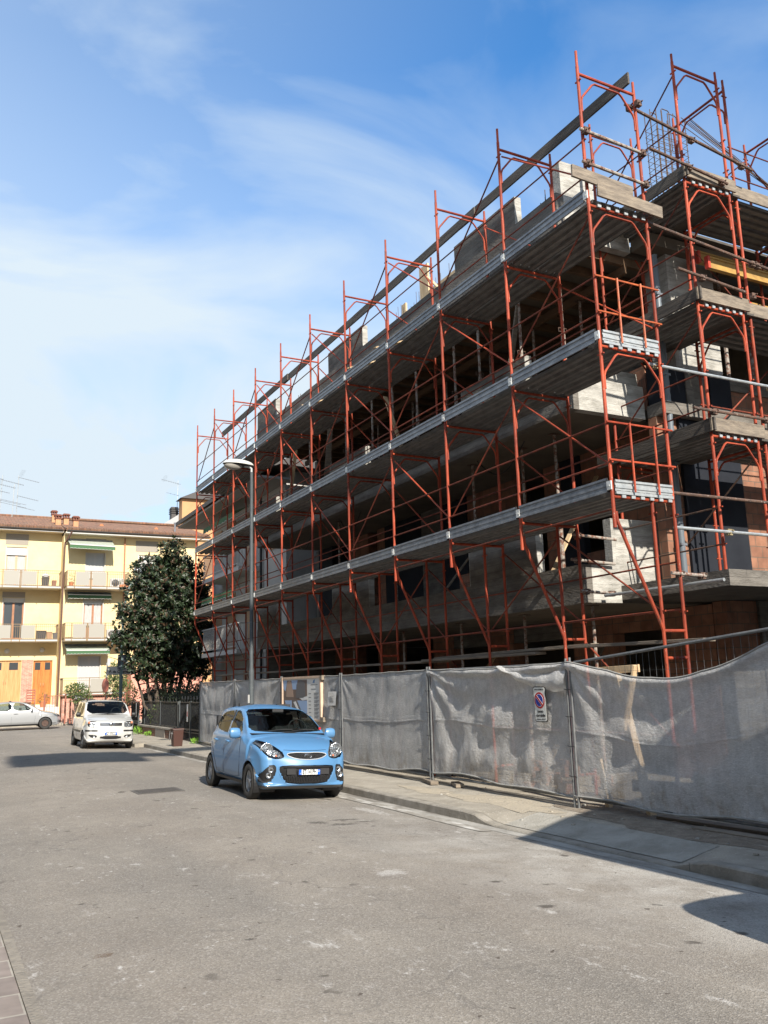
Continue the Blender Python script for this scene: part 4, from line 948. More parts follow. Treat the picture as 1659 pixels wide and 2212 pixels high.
pp('print_building', bld1, [(.10,1.52),(.12,1.86),(.20,1.92),(.25,1.86),(.28,1.72),(.30,1.52)], .0235)
pp('print_building', bld2, [(.37,1.50),(.39,1.82),(.50,1.92),(.60,1.86),(.62,1.56),(.56,1.50)], .0255)
pp('print_pavement', whi, [(.46,1.50),(.66,1.54),(.66,1.46),(.55,1.44)], .0255)
pp('print_sky', sky_m, [(.06,1.44),(.25,1.44),(.25,1.20),(.13,1.16)], .0235); pp('print_building', bld2, [(.27,1.44),(.38,1.44),(.54,1.16),(.50,1.04),(.30,1.20)], .0235)
pp('print_sky', sky_m, [(.40,1.44),(.66,1.44),(.66,1.16),(.54,1.14)], .0235); pp('print_building', whi, [(.30,1.40),(.36,1.42),(.46,1.2),(.42,1.18)], .0255)
pp('heading_mark', ph('print_blue',(.10,.22,.40)), [(.80,1.84),(.82,1.90),(.86,1.92),(.85,1.84)], .0215)
b = MB(); b.cm = 0
for k,(u0,u1,v) in enumerate([(.76,.92,1.80),(.76,.88,1.70)] + [(.70+.0,.76,1.60-.085*i) for i in range(7)]): irect(b,u0,u1,v-.006,v+.006,.0215,.0225)
for i in range(7):
    for j in range(3): irect(b,.83+.01*(j%2),.95-.02*j,1.605-.085*i-.022*j,1.615-.085*i-.022*j,.0215,.0225)
b.build('text_lines', ph('print_ink',(.12,.12,.13)), IB)
# notice sheet
NS = thing('notice_sheet', 'white paper notice in a plastic sleeve tied to the net right of the site board', 'notice', (7.95,17.7,1.5))
P = [[(7.955-.012*math.sin(v*2.5)-.02*v*v-.0, 17.92-.44*u, 1.64-.30*v) for u in (0,.25,.5,.75,1)] for v in [i/8 for i in range(9)]]
MB().grid(P).build('sheet', mat('sleeve_paper', (.55,.55,.54), .35, var=(.48,.48,.47), vscale=14), NS, True)
b = MB()
for i in range(6): b.box((7.925,17.58,1.60-.035*i),(7.93,17.82-.03*(i%2),1.605-.035*i))
b.build('text_lines', M_['galv'], NS)
# ------------------------------------------------------------------ cars
def paint(name, c, rough=.28, metal=.0, coat=1, spec=.5):
    m = mat(name, c, rough, metal, coat=coat, spec=spec); m.node_tree.nodes['Principled BSDF'].inputs['Coat Roughness'].default_value = .06
    return m
def glassmat(name, tint, alpha=.75):
    m = bpy.data.materials.new(name); m.use_nodes = True; nt = m.node_tree; N = nt.nodes; L = nt.links
    for n in list(N): N.remove(n)
    o = N.new('ShaderNodeOutputMaterial'); g = N.new('ShaderNodeBsdfGlossy'); g.inputs['Roughness'].default_value = .02; g.inputs['Color'].default_value = (.9,.9,.9,1)
    t = N.new('ShaderNodeBsdfTransparent'); t.inputs['Color'].default_value = (*tint,1)
    f = N.new('ShaderNodeFresnel'); f.inputs['IOR'].default_value = 1.5
    r = N.new('ShaderNodeMapRange'); r.inputs[1].default_value = 0; r.inputs[2].default_value = 1; r.inputs[3].default_value = .012; r.inputs[4].default_value = .34
    L.new(f.outputs[0], r.inputs[0])
    m1 = N.new('ShaderNodeMixShader'); L.new(r.outputs[0], m1.inputs[0]); L.new(t.outputs[0], m1.inputs[1]); L.new(g.outputs[0], m1.inputs[2]); L.new(m1.outputs[0], o.inputs[0])
    return m
M_['car_glass'] = glassmat('car_glass', (.50,.56,.55))
M_['lens'] = glassmat('lamp_lens', (.92,.94,.95))
M_['trim_light'] = mat('bright_trim', (.50,.51,.52), .3, .3)
M_['chrome'] = mat('chrome', (.75,.76,.78), .12, 1.0)
M_['reflector'] = mat('lamp_reflector', (.62,.64,.66), .18, .9, bump=.7, bscale=34)
M_['seat'] = mat('seat_cloth', (.022,.022,.025), .9, var=(.04,.04,.042), vscale=20)
M_['dash'] = mat('dashboard_plastic', (.02,.02,.022), .7)
M_['amber'] = mat('amber_lens', (.65,.20,.10), .3)
M_['alloy'] = mat('alloy_wheel', (.62,.63,.64), .38, .4)
M_['plate_w'] = mat('plate_white', (.66,.67,.66), .4); M_['plate_b'] = mat('plate_blue', (.01,.10,.48), .4)
M_['hexgrille'] = mat('grille_mesh', (.008,.008,.009), .6, spec=.25)
def resample(pts, step):
    """Catmull-Rom through control points, then even spacing"""
    P = [Vector((*p,0)) for p in pts]; n = len(P); dense = []
    for i in range(n):
        p0,p1,p2,p3 = P[i-1],P[i],P[(i+1)%n],P[(i+2)%n]
        d = max((p2-p1).length, 1e-6); a = max((p1-p0).length,1e-6); c = max((p3-p2).length,1e-6)
        m1 = ((p1-p0)/a*d*.5 + (p2-p1)*.5)*1.0; m2 = ((p3-p2)/c*d*.5 + (p2-p1)*.5)*1.0
        k = 14
        for j in range(k):
            t = j/k; t2, t3 = t*t, t*t*t
            dense.append((2*t3-3*t2+1)*p1 + (t3-2*t2+t)*m1 + (-2*t3+3*t2)*p2 + (t3-t2)*m2)
    out = []; acc = 0; Ltot = sum((dense[(i+1)%len(dense)]-dense[i]).length for i in range(len(dense))); nn = int(Ltot/step); st = Ltot/nn; nxt = 0
    for i in range(len(dense)):
        a, b = dense[i], dense[(i+1)%len(dense)]; l = (b-a).length
        while nxt <= acc+l and len(out) < nn: out.append(a.lerp(b, (nxt-acc)/max(l,1e-9))); nxt += st
        acc += l
    return np.array([(p.x,p.y) for p in out])
def inpoly(px, py, poly):
    r = np.zeros(len(px), bool); n = len(poly)
    for i in range(n):
        x0,y0 = poly[i]; x1,y1 = poly[(i+1)%n]
        c = ((y0 > py) != (y1 > py)) & (px < (x1-x0)*(py-y0)/((y1-y0)+1e-12)+x0); r ^= c
    return r
def smoothpoly(poly, it=2):
    for _ in range(it):
        q = []
        for i in range(len(poly)):
            a, b = poly[i], poly[(i+1)%len(poly)]
            q += [(a[0]*.75+b[0]*.25, a[1]*.75+b[1]*.25),(a[0]*.25+b[0]*.75, a[1]*.25+b[1]*.75)]
        poly = q
    return poly
def car(name, label, prof, Wf, Rf, bowF, bowR, L_, regions, axles, wr, archr, mats, crown=.05):
    """local frame: nose at y=0 pointing to -y, y grows to the rear, x right of image, z up"""
    root = thing(name, label, 'car')
    P = resample(prof, .022); n = len(P)
    T_ = np.roll(P,-1,0)-np.roll(P,1,0); T_ /= np.linalg.norm(T_,axis=1)[:,None]
    # outward normal (profile listed nose-bottom -> up -> roof -> rear -> bottom : clockwise seen from left)
    Nn = np.stack([-T_[:,1], T_[:,0]],1)
    cen = P.mean(0)
    if ((P-cen)*Nn).sum() < 0: Nn = -Nn
    NX_, NR = 26, 34
    R0 = np.array([Rf(y,z) for y,z in P]); W0 = np.array([Wf(y,z) for y,z in P])
    fr = np.clip(-Nn[:,0],0,1)*np.clip(1-P[:,0]/.9,0,1); rr = np.clip(Nn[:,0],0,1)*np.clip(1-(L_-P[:,0])/.9,0,1)
    tp = np.clip(Nn[:,1],0,1)
    cols = []
    for k in range(NX_+1):
        f = k/NX_; x = (W0-R0)*f
        yy = P[:,0] + bowF*fr*f**2.2 - bowR*rr*f**2.2; zz = P[:,1] - crown*tp*f**2.3
        cols.append(np.stack([x,yy,zz],1))
    E = cols[-1]                                  # boundary
    sp = np.stack([np.clip(E[:,1], .75, L_-.6), np.full(n,.62)+.0*E[:,1]],1)
    for k in range(1, NR+1):
        f = k/NR; f = f**1.25
        q = E[:,1:]*(1-f)+sp*f; d = np.linalg.norm(q-E[:,1:],axis=1)
        Wl = np.array([Wf(y,z) for y,z in q]); dd = np.clip(1-d/R0,0,1)
        x = Wl - R0*(1-np.sqrt(np.clip(1-dd**2,0,1)))
        # keep continuity at the boundary
        blend = np.clip(1-d/(R0*3),0,1); x = x + (E[:,0]-(Wl-R0))*blend*np.where(d<R0*3,1,0)*.9
        cols.append(np.stack([x,q[:,0],q[:,1]],1))
    G = np.array(cols)                            # (K, n, 3)
    K = len(G); V1 = G.reshape(-1,3); V2 = V1*[-1,1,1]
    V = np.concatenate([V1,V2]); F_ = []
    idx = lambda k,i,s: s*K*n + k*n + (i%n)
    kk, ii = np.meshgrid(np.arange(K-1), np.arange(n), indexing='ij'); kk = kk.ravel(); ii = ii.ravel(); jj = (ii+1)%n
    FA = np.stack([kk*n+ii, kk*n+jj, (kk+1)*n+jj, (kk+1)*n+ii],1)
    FB = FA[:,::-1]+K*n
    F_ = np.concatenate([FA,FB])
    # smooth normals taken before any outline is cut, so that parts share one continuous reflection
    fn_ = np.cross(V[F_[:,2]]-V[F_[:,0]], V[F_[:,3]]-V[F_[:,1]])
    cc_ = V[F_].mean(1)-np.array([0,L_*.5,.65])
    for half in (slice(0,len(FA)), slice(len(FA),None)):
        if (fn_[half]*cc_[half]).sum() < 0: F_[half] = F_[half][:,::-1]; fn_[half] = -fn_[half]
    VN = np.zeros_like(V)
    for q_ in range(4): np.add.at(VN, F_[:,q_], fn_)
    for half in (0, K*n): VN[half:half+n,0] = 0
    VN /= np.linalg.norm(VN,axis=1)[:,None]+1e-12
    h = .019
    def view(Vv, vw):
        return (Vv[:,0], Vv[:,2]) if vw == 'F' else (Vv[:,1], Vv[:,2])
    def snap(poly, vw, sel):
        px, py = view(V, vw); pts = np.stack([px,py],1)
        best = np.full(len(V), 1e9); tgt = pts.copy()
        for i in range(len(poly)):
            a = np.array(poly[i]); b = np.array(poly[(i+1)%len(poly)]); ab = b-a; l2 = ab@ab
            if l2 < 1e-12: continue
            t = np.clip(((pts-a)@ab)/l2,0,1); c = a+t[:,None]*ab; d = np.linalg.norm(pts-c,axis=1)
            u = d < best; best[u] = d[u]; tgt[u] = c[u]
        ok = (best < h*.62) & sel
        if vw == 'F': V[ok,0] = tgt[ok,0]; V[ok,2] = tgt[ok,1]
        else: V[ok,1] = tgt[ok,0]; V[ok,2] = tgt[ok,1]
    regs = []
    for rg in regions:
        polys = [rg['poly']]
        if rg['view'] == 'F' and rg.get('mirror', True): polys.append([(-x,z) for x,z in rg['poly']][::-1])
        for q_, poly in enumerate(polys):
            sel = rg['cond'](V); 
            if rg['view'] == 'F' and rg.get('mirror', True): sel = sel & ((V[:,0] >= -.02) if q_ == 0 else (V[:,0] <= .02))
            snap(poly, rg['view'], sel); regs.append((rg, poly, q_))
    for ya in axles:
        poly = [(ya+archr*math.cos(a), wr+archr*math.sin(a)) for a in np.linspace(0,2*PI,40)[:-1]]
        snap(poly, 'S', np.abs(V[:,0]) > .5)
    C = V[F_].mean(1); cls = np.full(len(F_), -1)
    for ya in axles:
        m_ = ((C[:,1]-ya)**2+(C[:,2]-wr)**2 < archr**2) & (np.abs(C[:,0]) > .5); cls[m_] = -2
    for r_i, (rg, poly, q_) in enumerate(regs):
        px, py = view(C, rg['view']); m_ = inpoly(px, py, poly) & rg['cond'](C) & (cls == -1)
        if rg['view'] == 'F' and rg.get('mirror', True): m_ &= (C[:,0] > 0) if q_ == 0 else (C[:,0] < 0)
        cls[m_] = r_i
    def emit(nm, mask, mt, parent, off=0, smooth=True):
        if mask.sum() == 0: return None
        u, inv = np.unique(F_[mask].ravel(), return_inverse=True); VV = V[u]+VN[u]*off
        me = bpy.data.meshes.new(nm); me.from_pydata(VV.tolist(), [], inv.reshape(-1,4).tolist()); me.materials.append(mt)
        me.polygons.foreach_set('use_smooth', [True]*len(me.polygons)); me.update(); me.normals_split_custom_set_from_vertices(VN[u].tolist())
        o = bpy.data.objects.new(nm, me); COL.objects.link(o); o.parent = parent
        return o
    body = emit('body', cls == -1, mats['body'], root)
    if 'lower' in mats: pass
    for r_i, (rg, poly, q_) in enumerate(regs):
        sides = [(cls == r_i)] if rg['view'] == 'F' or rg.get('both') else [(cls == r_i) & (C[:,0] > 0), (cls == r_i) & (C[:,0] < 0)]
        for mk in sides:
            o = emit(rg['name'], mk, rg['mat'], root, rg.get('off', 0))
            if o is not None and rg.get('inner'):
                emit('reflector', mk, rg['inner'], o, -.035)
            if o is not None and rg.get('label'): o['label'] = rg['label']
    # arch liners and wheels
    for ya in axles:
        for s in (1,-1):
            b = MB(); wv = Wf(ya, wr+archr)
            ring = [(ya+archr*math.cos(a), wr+archr*math.sin(a)) for a in np.linspace(-.5,PI+.5,26)]
            b.grid([[(s*(wv-.012),y,z) for y,z in ring],[(s*.42,y,z) for y,z in ring]])
            b.add([(s*.43,y,z) for y,z in ring], [tuple(range(len(ring)))])
            b.build('wheel_arch', M_['black'], root, local=True)
    return root, V, Wf
def wheel(root, x, y, r, w_, side, style, steer=0, hubcol=None):
    """side +1: outer face to +x"""
    e = bpy.data.objects.new('wheel', None)
    b = MB(); hw = w_/2
    b.lathe([(r*.60,-hw*.9),(r*.68,-hw),(r*.90,-hw*1.02),(r*.975,-hw*.85),(r,-hw*.6),(r,hw*.6),(r*.975,hw*.85),(r*.90,hw*1.02),(r*.68,hw),(r*.60,hw*.9)], (0,0,0), 'X', 40)
    for k in range(3): 
        q = (k-1)*hw*.5; b.lathe([(r+.001,q-.004),(r-.006,q),(r+.001,q+.004)], (0,0,0), 'X', 40)
    t = b.build('wheel', M_['rubber'], root, True, local=True)
    t.location = (x, y, r); t.rotation_euler = (0,0,steer)
    rim = MB(); s = side; R = r*.66; f0 = hw*.62
    rim.lathe([(R*.98,.0),(R*1.0,s*f0*.9),(R*.96,s*f0*1.05),(R*.90,s*f0),(R*.88,s*f0*.3)], (0,0,0), 'X', 40)
    if style[0] == 'spoke':
        ns = style[1]
        for k in range(ns):
            a = 2*PI*k/ns+.3
            def pt(rad, ang, h): return (s*h, rad*math.cos(ang), rad*math.sin(ang))
            wa, wb_ = style[2], style[3]
            vs = [pt(R*.12,a-.8*wa,f0*.95),pt(R*.12,a+.8*wa,f0*.95),pt(R*.93,a+wb_,f0*1.0),pt(R*.93,a-wb_,f0*1.0)]
            vs += [(v[0]-s*.03,v[1],v[2]) for v in vs]
            rim.add(vs, [(0,1,2,3),(4,7,6,5),(0,4,5,1),(1,5,6,2),(2,6,7,3),(3,7,4,0)])
        rim.lathe([(0,s*f0*1.12),(R*.18,s*f0*1.08),(R*.20,s*f0*.9)], (0,0,0), 'X', 20)
    else:
        rim.lathe([(0,s*f0*1.0),(R*.22,s*f0*1.0),(R*.25,s*f0*.75),(R*.45,s*f0*.62),(R*.62,s*f0*.9),(R*.80,s*f0*.85),(R*.86,s*f0*.6)], (0,0,0), 'X', 32)
        for k in range(8):
            a = 2*PI*k/8; rim.lathe([(0,s*f0*.93),(R*.06,s*f0*.93)], (0,R*.70*math.cos(a),R*.70*math.sin(a)), 'X', 8)
        for k in range(4):
            a = 2*PI*k/4+.4; rim.lathe([(0,s*f0*1.07),(R*.045,s*f0*1.07),(R*.045,s*f0*.9)], (0,R*.33*math.cos(a),R*.33*math.sin(a)), 'X', 8)
    o = rim.build('rim', hubcol or M_['alloy'], t, True, local=True)
    bk = MB().lathe([(0,-s*.02),(R*.9,-s*.03)], (0,0,0), 'X', 24); bk.build('brake_disc', M_['black'], t, local=True)
    return t
def plate(root, c, w_, txt, ny=-1, tilt=0):
    x, y, z = c; h = w_*.215
    e = MB().box((x-w_/2-.008,y-.004,z-h/2-.008),(x+w_/2+.008,y+.004,z+h/2+.008)).build('number_plate', M_['black'], root, local=True)
    MB().box((x-w_/2,y-.008,z-h/2),(x+w_/2,y-.0045,z+h/2)).build('plate_face', M_['plate_w'], e, local=True)
    MB().box((x-w_/2,y-.0105,z-h/2),(x-w_/2+.045,y-.0085,z+h/2)).box((x+w_/2-.045,y-.0105,z-h/2),(x+w_/2,y-.0085,z+h/2)).build('plate_band', M_['plate_b'], e, local=True)
    M = basis((x,y-.0105,z), (1,0,0), (0,0,1), (0,-1,0))
    text(txt, h*1.22, M, M_['sign_black'], 'plate_lettering', e, .0008, sx=.60)
    text('I', h*.35, basis((x-w_/2+.022,y-.0118,z-h*.28), (1,0,0), (0,0,1), (0,-1,0)), M_['plate_w'], 'plate_lettering', e, .0006)
    q = MB(); q.lathe([(.012,0),(.016,0),(.016,-.001),(.012,-.001)], (x+w_/2-.022,y-.0112,z+h*.2), 'Y', 16); q.build('plate_ring', M_['plate_w'], e, local=True)
def mirror(root, x, y, z, s, m, w_=.22, h=.14, blk=None):
    b = MB(); P = []
    for i in range(9):
        u = -1+2*i/8; row = []
        for j in range(13):
            a = 2*PI*j/12; rr_ = (1-abs(u)**4)**.5 if abs(u) < 1 else 0
            row.append((x+s*(w_/2)*(1+u)+0, y+.055*rr_*math.cos(a)*(1 if math.cos(a)<0 else .35), z+h/2*rr_*math.sin(a)))
        P.append(row)
    b.grid(P); o = b.build('mirror', m, root, True, local=True)
    MB().bar((x-s*.07,y+.02,z-h*.42),(x+s*.07,y+.0,z-h*.38),.05,.03).build('mirror_arm', M_['black'], o, local=True)
    MB().box((x+s*.02 if s>0 else x-w_+.02,y+.020,z-h*.36),(x+w_-.02 if s>0 else x-.02,y+.024,z+h*.36)).build('mirror_glass', M_['chrome'], o, local=True)
def interior(root, W, y0, L_, zb, wheelside, seats=M_['seat']):
    e = MB().grid([[(-W+.12,y0-.02,zb-.03),(0,y0-.06,zb+.0),(W-.12,y0-.02,zb-.03)],[(-W+.08,y0+.30,zb+.02),(0,y0+.25,zb+.04),(W-.08,y0+.30,zb+.02)],[(-W+.08,y0+.46,zb-.02),(0,y0+.46,zb-.01),(W-.08,y0+.46,zb-.02)],[(-W+.08,y0+.5,zb-.4),(0,y0+.5,zb-.4),(W-.08,y0+.5,zb-.4)]]).build('dashboard', M_['dash'], root, local=True)
    def seat(x, y, w_):
        b = MB()
        b.lathe([(0,.0),(.0,.0)], (0,0,0)) if False else None
        for (a, c) in (((x-w_/2,y,zb-.45),(x+w_/2,y+.5,zb-.28)),): b.box(a, c)
        P = []
        for k in range(7):
            t = k/6; ww = w_/2*(1-.18*t**2); yy = y+.46+.17*t; zz = zb-.34+.62*t
            P.append([(x-ww,yy+.04,zz),(x-ww*.8,yy-.05,zz),(x,yy-.02,zz),(x+ww*.8,yy-.05,zz),(x+ww,yy+.04,zz),(x+ww*.8,yy+.10,zz),(x-ww*.8,yy+.10,zz),(x-ww,yy+.04,zz)])
        b.grid(P); b.add(P[-1][:-1], [tuple(range(7))])
        b.box((x-.13,y+.62,zb+.31),(x+.13,y+.71,zb+.47))
        o = b.build('seat', seats, root, True, local=True); return o
    seat(-.36, y0+.72, .48); seat(.36, y0+.72, .48)
    b = MB(); b.box((-W+.1,y0+1.75,zb-.42),(W-.1,y0+2.1,zb-.25)); b.box((-W+.1,y0+2.05,zb-.3),(W-.1,y0+2.18,zb+.24)); b.box((-.45,y0+2.1,zb+.25),(-.22,y0+2.17,zb+.38)); b.box((.22,y0+2.1,zb+.25),(.45,y0+2.17,zb+.38)); b.build('rear_seat', seats, root, local=True)
    b = MB(); cx = wheelside*.36; c = Vector((cx,y0+.56,zb+.04)); ux = Vector((1,0,0)); uy = Vector((0,.32,.95)).normalized()
    b.tube([c+ux*.175*math.cos(a)+uy*.175*math.sin(a) for a in [2*PI*k/24 for k in range(25)]], .014, 6); b.tube([c, c+Vector((0,-.18,-.06))], .025, 6)
    for a in (0, PI, -PI/2): b.tube([c, c+ux*.17*math.cos(a)+uy*.17*math.sin(a)], .012, 5)
    b.build('steering_wheel', M_['dash'], root, True, local=True)
    MB().box((-.10,y0+.62,zb+.325),(.10,y0+.65,zb+.385)).build('rear_view_mirror', M_['dash'], root, local=True)
    MB().box((-W+.08,y0+.3,zb-.62),(W-.08,L_-.35,zb-.6)).build('cabin_floor', M_['black'], root, local=True)
def on_side(root, pts, Wf, s, m, name, w_=.007, off=.002):
    P = []
    for i,(y,z) in enumerate(pts):
        P.append((s*(Wf(y,z)+off), y, z))
    b = MB().tube(P, w_/2, 4, cap=True); return b.build(name, m, root, local=True)
M_['gap'] = mat('panel_gap', (.006,.006,.008), .9)
gt = lambda a: (lambda V: a(V))

# ---- light blue hatchback (nearest)
def W_k(y, z):
    if z < .3: w_ = .735+.045*(z-.2)/.1
    elif z < .62: w_ = .78+.0175*math.sin((z-.3)/.32*PI/2)
    elif z < .95: w_ = .7975-.028*((z-.62)/.33)**2
    else: w_ = .7695-.030*min(1,(z-.95)/.06)-.285*(z-.95)
    if y < .95: w_ -= .10*((.95-y)/.95)**2.2
    if y > 2.75: w_ -= .10*((y-2.75)/.85)**2
    return w_
def R_k(y, z):
    if z < .26: return .06
    if y < .35 and z < .8: return .13
    if z < 1.0 and y < 1.0: return .13
    if y > 3.3: return .14
    if 1.0 < z < 1.36 and y < 2: return .045
    return .085
pk = [(.16,.21),(.05,.27),(.015,.36),(.0,.48),(.015,.58),(.045,.66),(.11,.74),(.30,.86),(.60,.955),(.90,1.015),(1.06,1.06),(1.30,1.20),(1.55,1.345),(1.75,1.43),(2.05,1.485),(2.40,1.50),(2.80,1.485),(3.15,1.44),(3.34,1.38),(3.42,1.28),(3.50,1.10),(3.565,.92),(3.59,.70),(3.585,.50),(3.54,.30),(3.42,.22),(2.6,.20),(1.8,.20),(.9,.20)]
mk = paint('light_blue_paint', (.075,.195,.37), .42, coat=.4)
fc = lambda V: (V[:,1] < .62)
RGK = [
 dict(name='windscreen', view='F', mirror=False, poly=smoothpoly([(-.665,1.065),(-.35,1.045),(0,1.04),(.35,1.045),(.665,1.065),(.60,1.26),(.535,1.405),(.30,1.425),(0,1.43),(-.30,1.425),(-.535,1.405),(-.60,1.26)],1), cond=lambda V: (V[:,1]>.95)&(V[:,1]<1.85)&(V[:,2]>1.03), mat=M_['car_glass']),
 dict(name='headlight', view='F', poly=smoothpoly([(.375,.69),(.44,.66),(.54,.655),(.65,.70),(.71,.80),(.74,.90),(.70,.935),(.59,.915),(.47,.84),(.39,.755)],2), cond=lambda V: V[:,1]<.75, mat=M_['lens'], inner=None, off=.004),
 dict(name='upper_grille', view='F', mirror=False, poly=smoothpoly([(-0.335, 0.715), (-0.32, 0.74), (-0.15, 0.753), (0, 0.745), (0.15, 0.753), (0.32, 0.74), (0.335, 0.715), (0.2, 0.67), (0, 0.657), (-0.2, 0.67)],1), cond=fc, mat=M_['hexgrille'], off=-.012),
 dict(name='lower_grille', view='F', mirror=False, poly=smoothpoly([(-.47,.535),(-.40,.56),(0,.565),(.40,.56),(.47,.535),(.455,.45),(.37,.31),(.30,.285),(0,.28),(-.30,.285),(-.37,.31),(-.455,.45)],1), cond=fc, mat=M_['hexgrille'], off=-.010),
 dict(name='fog_lamp_surround', view='F', poly=smoothpoly([(.51,.56),(.56,.575),(.65,.53),(.725,.42),(.745,.32),(.70,.285),(.60,.30),(.53,.37),(.505,.47)],2), cond=lambda V: V[:,1]<.6, mat=M_['black'], off=-.008),
 dict(name='lower_lip', view='F', mirror=False, poly=[(-.72,.20),(.72,.20),(.72,.245),(-.72,.245)], cond=lambda V:(V[:,1]<.45), mat=mat('lip_grey',(.12,.12,.12),.5)),
 dict(name='front_side_window', view='S', poly=smoothpoly([(1.30,1.00),(2.05,.995),(2.12,1.02),(2.12,1.37),(2.02,1.40),(1.84,1.365),(1.58,1.23)],1), cond=lambda V: np.abs(V[:,0])>.42, mat=M_['car_glass']),
 dict(name='rear_side_window', view='S', poly=smoothpoly([(2.20,1.02),(2.24,.995),(2.86,1.04),(3.12,1.14),(3.06,1.24),(2.88,1.335),(2.60,1.375),(2.20,1.39)],1), cond=lambda V: np.abs(V[:,0])>.42, mat=M_['car_glass']),
 dict(name='rear_window', view='F', mirror=False, poly=smoothpoly([(-.56,1.0),(.56,1.0),(.47,1.34),(-.47,1.34)],1), cond=lambda V: V[:,1]>3.2, mat=M_['car_glass']),
 dict(name='tail_light', view='F', poly=smoothpoly([(.55,.72),(.72,.72),(.70,1.0),(.58,1.0)],1), cond=lambda V: V[:,1]>3.1, mat=mat('tail_red',(.35,.01,.01),.2)),
]
kia, VK, _ = car('parked_car', 'light blue five door hatchback parked at the kerb in front of the netted fence', pk, W_k, R_k, .165, .16, 3.595, RGK, (.72,3.105), .283, .325, dict(body=mk))
SPK = ('spoke',5,.30,.10)
for y_ in (.72,3.105):
    for s in (1,-1): wheel(kia, s*.70, y_, .283, .17, s, SPK, 0)
def surf(V, x, z, ymax=.9, q='y'):
    m_ = (V[:,1] < ymax); d = (V[m_,0]-x)**2+(V[m_,2]-z)**2; i = np.argmin(d); return float(V[m_][i,1])
def hexmesh(root, V, poly, nm, r=.017, parent=None, dy=-.003):
    b = MB(); xs_ = [p[0] for p in poly]; zs_ = [p[1] for p in poly]; z = min(zs_); k = 0
    while z < max(zs_):
        x = min(xs_) + (r*1.5 if k % 2 else 0)
        while x < max(xs_):
            if inpoly(np.array([x]), np.array([z]), poly)[0]:
                y_ = surf(V, x, z)+dy
                H = [(x+r*math.cos(a), y_, z+r*.62*math.sin(a)) for a in [PI/3*q for q in range(7)]]
                for q in range(6): b.bar(H[q], H[q+1], .004, .004, (0,1,0))
            x += r*3.0
        z += r*.62*.87*1.0; k += 1
    return b.build(nm, mat('hex_black',(.03,.03,.032),.45), parent or root, local=True)
hexmesh(kia, VK, [(-0.31, 0.717), (0, 0.741), (0.31, 0.717), (0.18, 0.677), (0, 0.665), (-0.18, 0.677)], 'grille_honeycomb', .012)
hexmesh(kia, VK, [(-.40,.41),(.40,.41),(.34,.31),(0,.295),(-.34,.31)], 'grille_honeycomb', .018)
# chrome outline of the grille, badge, lamps
b = MB(); gp = smoothpoly([(-0.345, 0.715), (-0.32, 0.747), (-0.15, 0.761), (0, 0.753), (0.15, 0.761), (0.32, 0.747), (0.345, 0.715), (0.2, 0.662), (0, 0.649), (-0.2, 0.662)],1)
b.tube([(x,surf(VK,x,z)-.006,z) for x,z in gp+[gp[0]]], .0075, 6); b.build('grille_trim', M_['trim_light'], kia, True, local=True)
yb_ = surf(VK,0,.707)-.018
b = MB(); b.lathe([(0,-.004),(.03,-.003),(.034,0)], (0,0,0), 'Y', 28); b.v = [(v[0]*1.95, v[1]+yb_, v[2]*1.0+.707) for v in b.v]; bd = b.build('badge', M_['sign_black'], kia, True, local=True)
b = MB(); b.tube([(.062*math.cos(a), yb_-.004, .707+.031*math.sin(a)) for a in [2*PI*k/28 for k in range(29)]], .0035, 5); b.build('badge_ring', M_['chrome'], bd, True, local=True)
text('KIA', .042, basis((0,yb_-.006,.706),(1,0,0),(0,0,1),(0,-1,0)), M_['chrome'], 'badge_lettering', bd, .001, sx=1.25)
M_['bezel'] = mat('lamp_bezel', (.13,.13,.135), .3, .3)
def lampset(root, V, s, bulbs, base_poly, m_base):
    """recessed bowl behind the lens: dark bezel plus round reflectors"""
    b = MB(); 
    for (x,z,r) in bulbs:
        y_ = surf(V, x, z, .8)+.030
        b.lathe([(0,.05),(r*.5,.035),(r*.86,.012),(r,0),(r*1.08,.004)], (s*x,y_,z), 'Y', 22)
    o = b.build('reflector', M_['reflector'], root, True, local=True)
    b = MB()
    for (x,z,r) in bulbs:
        y_ = surf(V, x, z, .8)+.030; b.lathe([(0,-.004),(r*.22,0),(r*.25,.02),(r*.2,.04)], (s*x,y_,z), 'Y', 12)
    b.build('bulb', M_['chrome'], o, True, local=True)
    return o
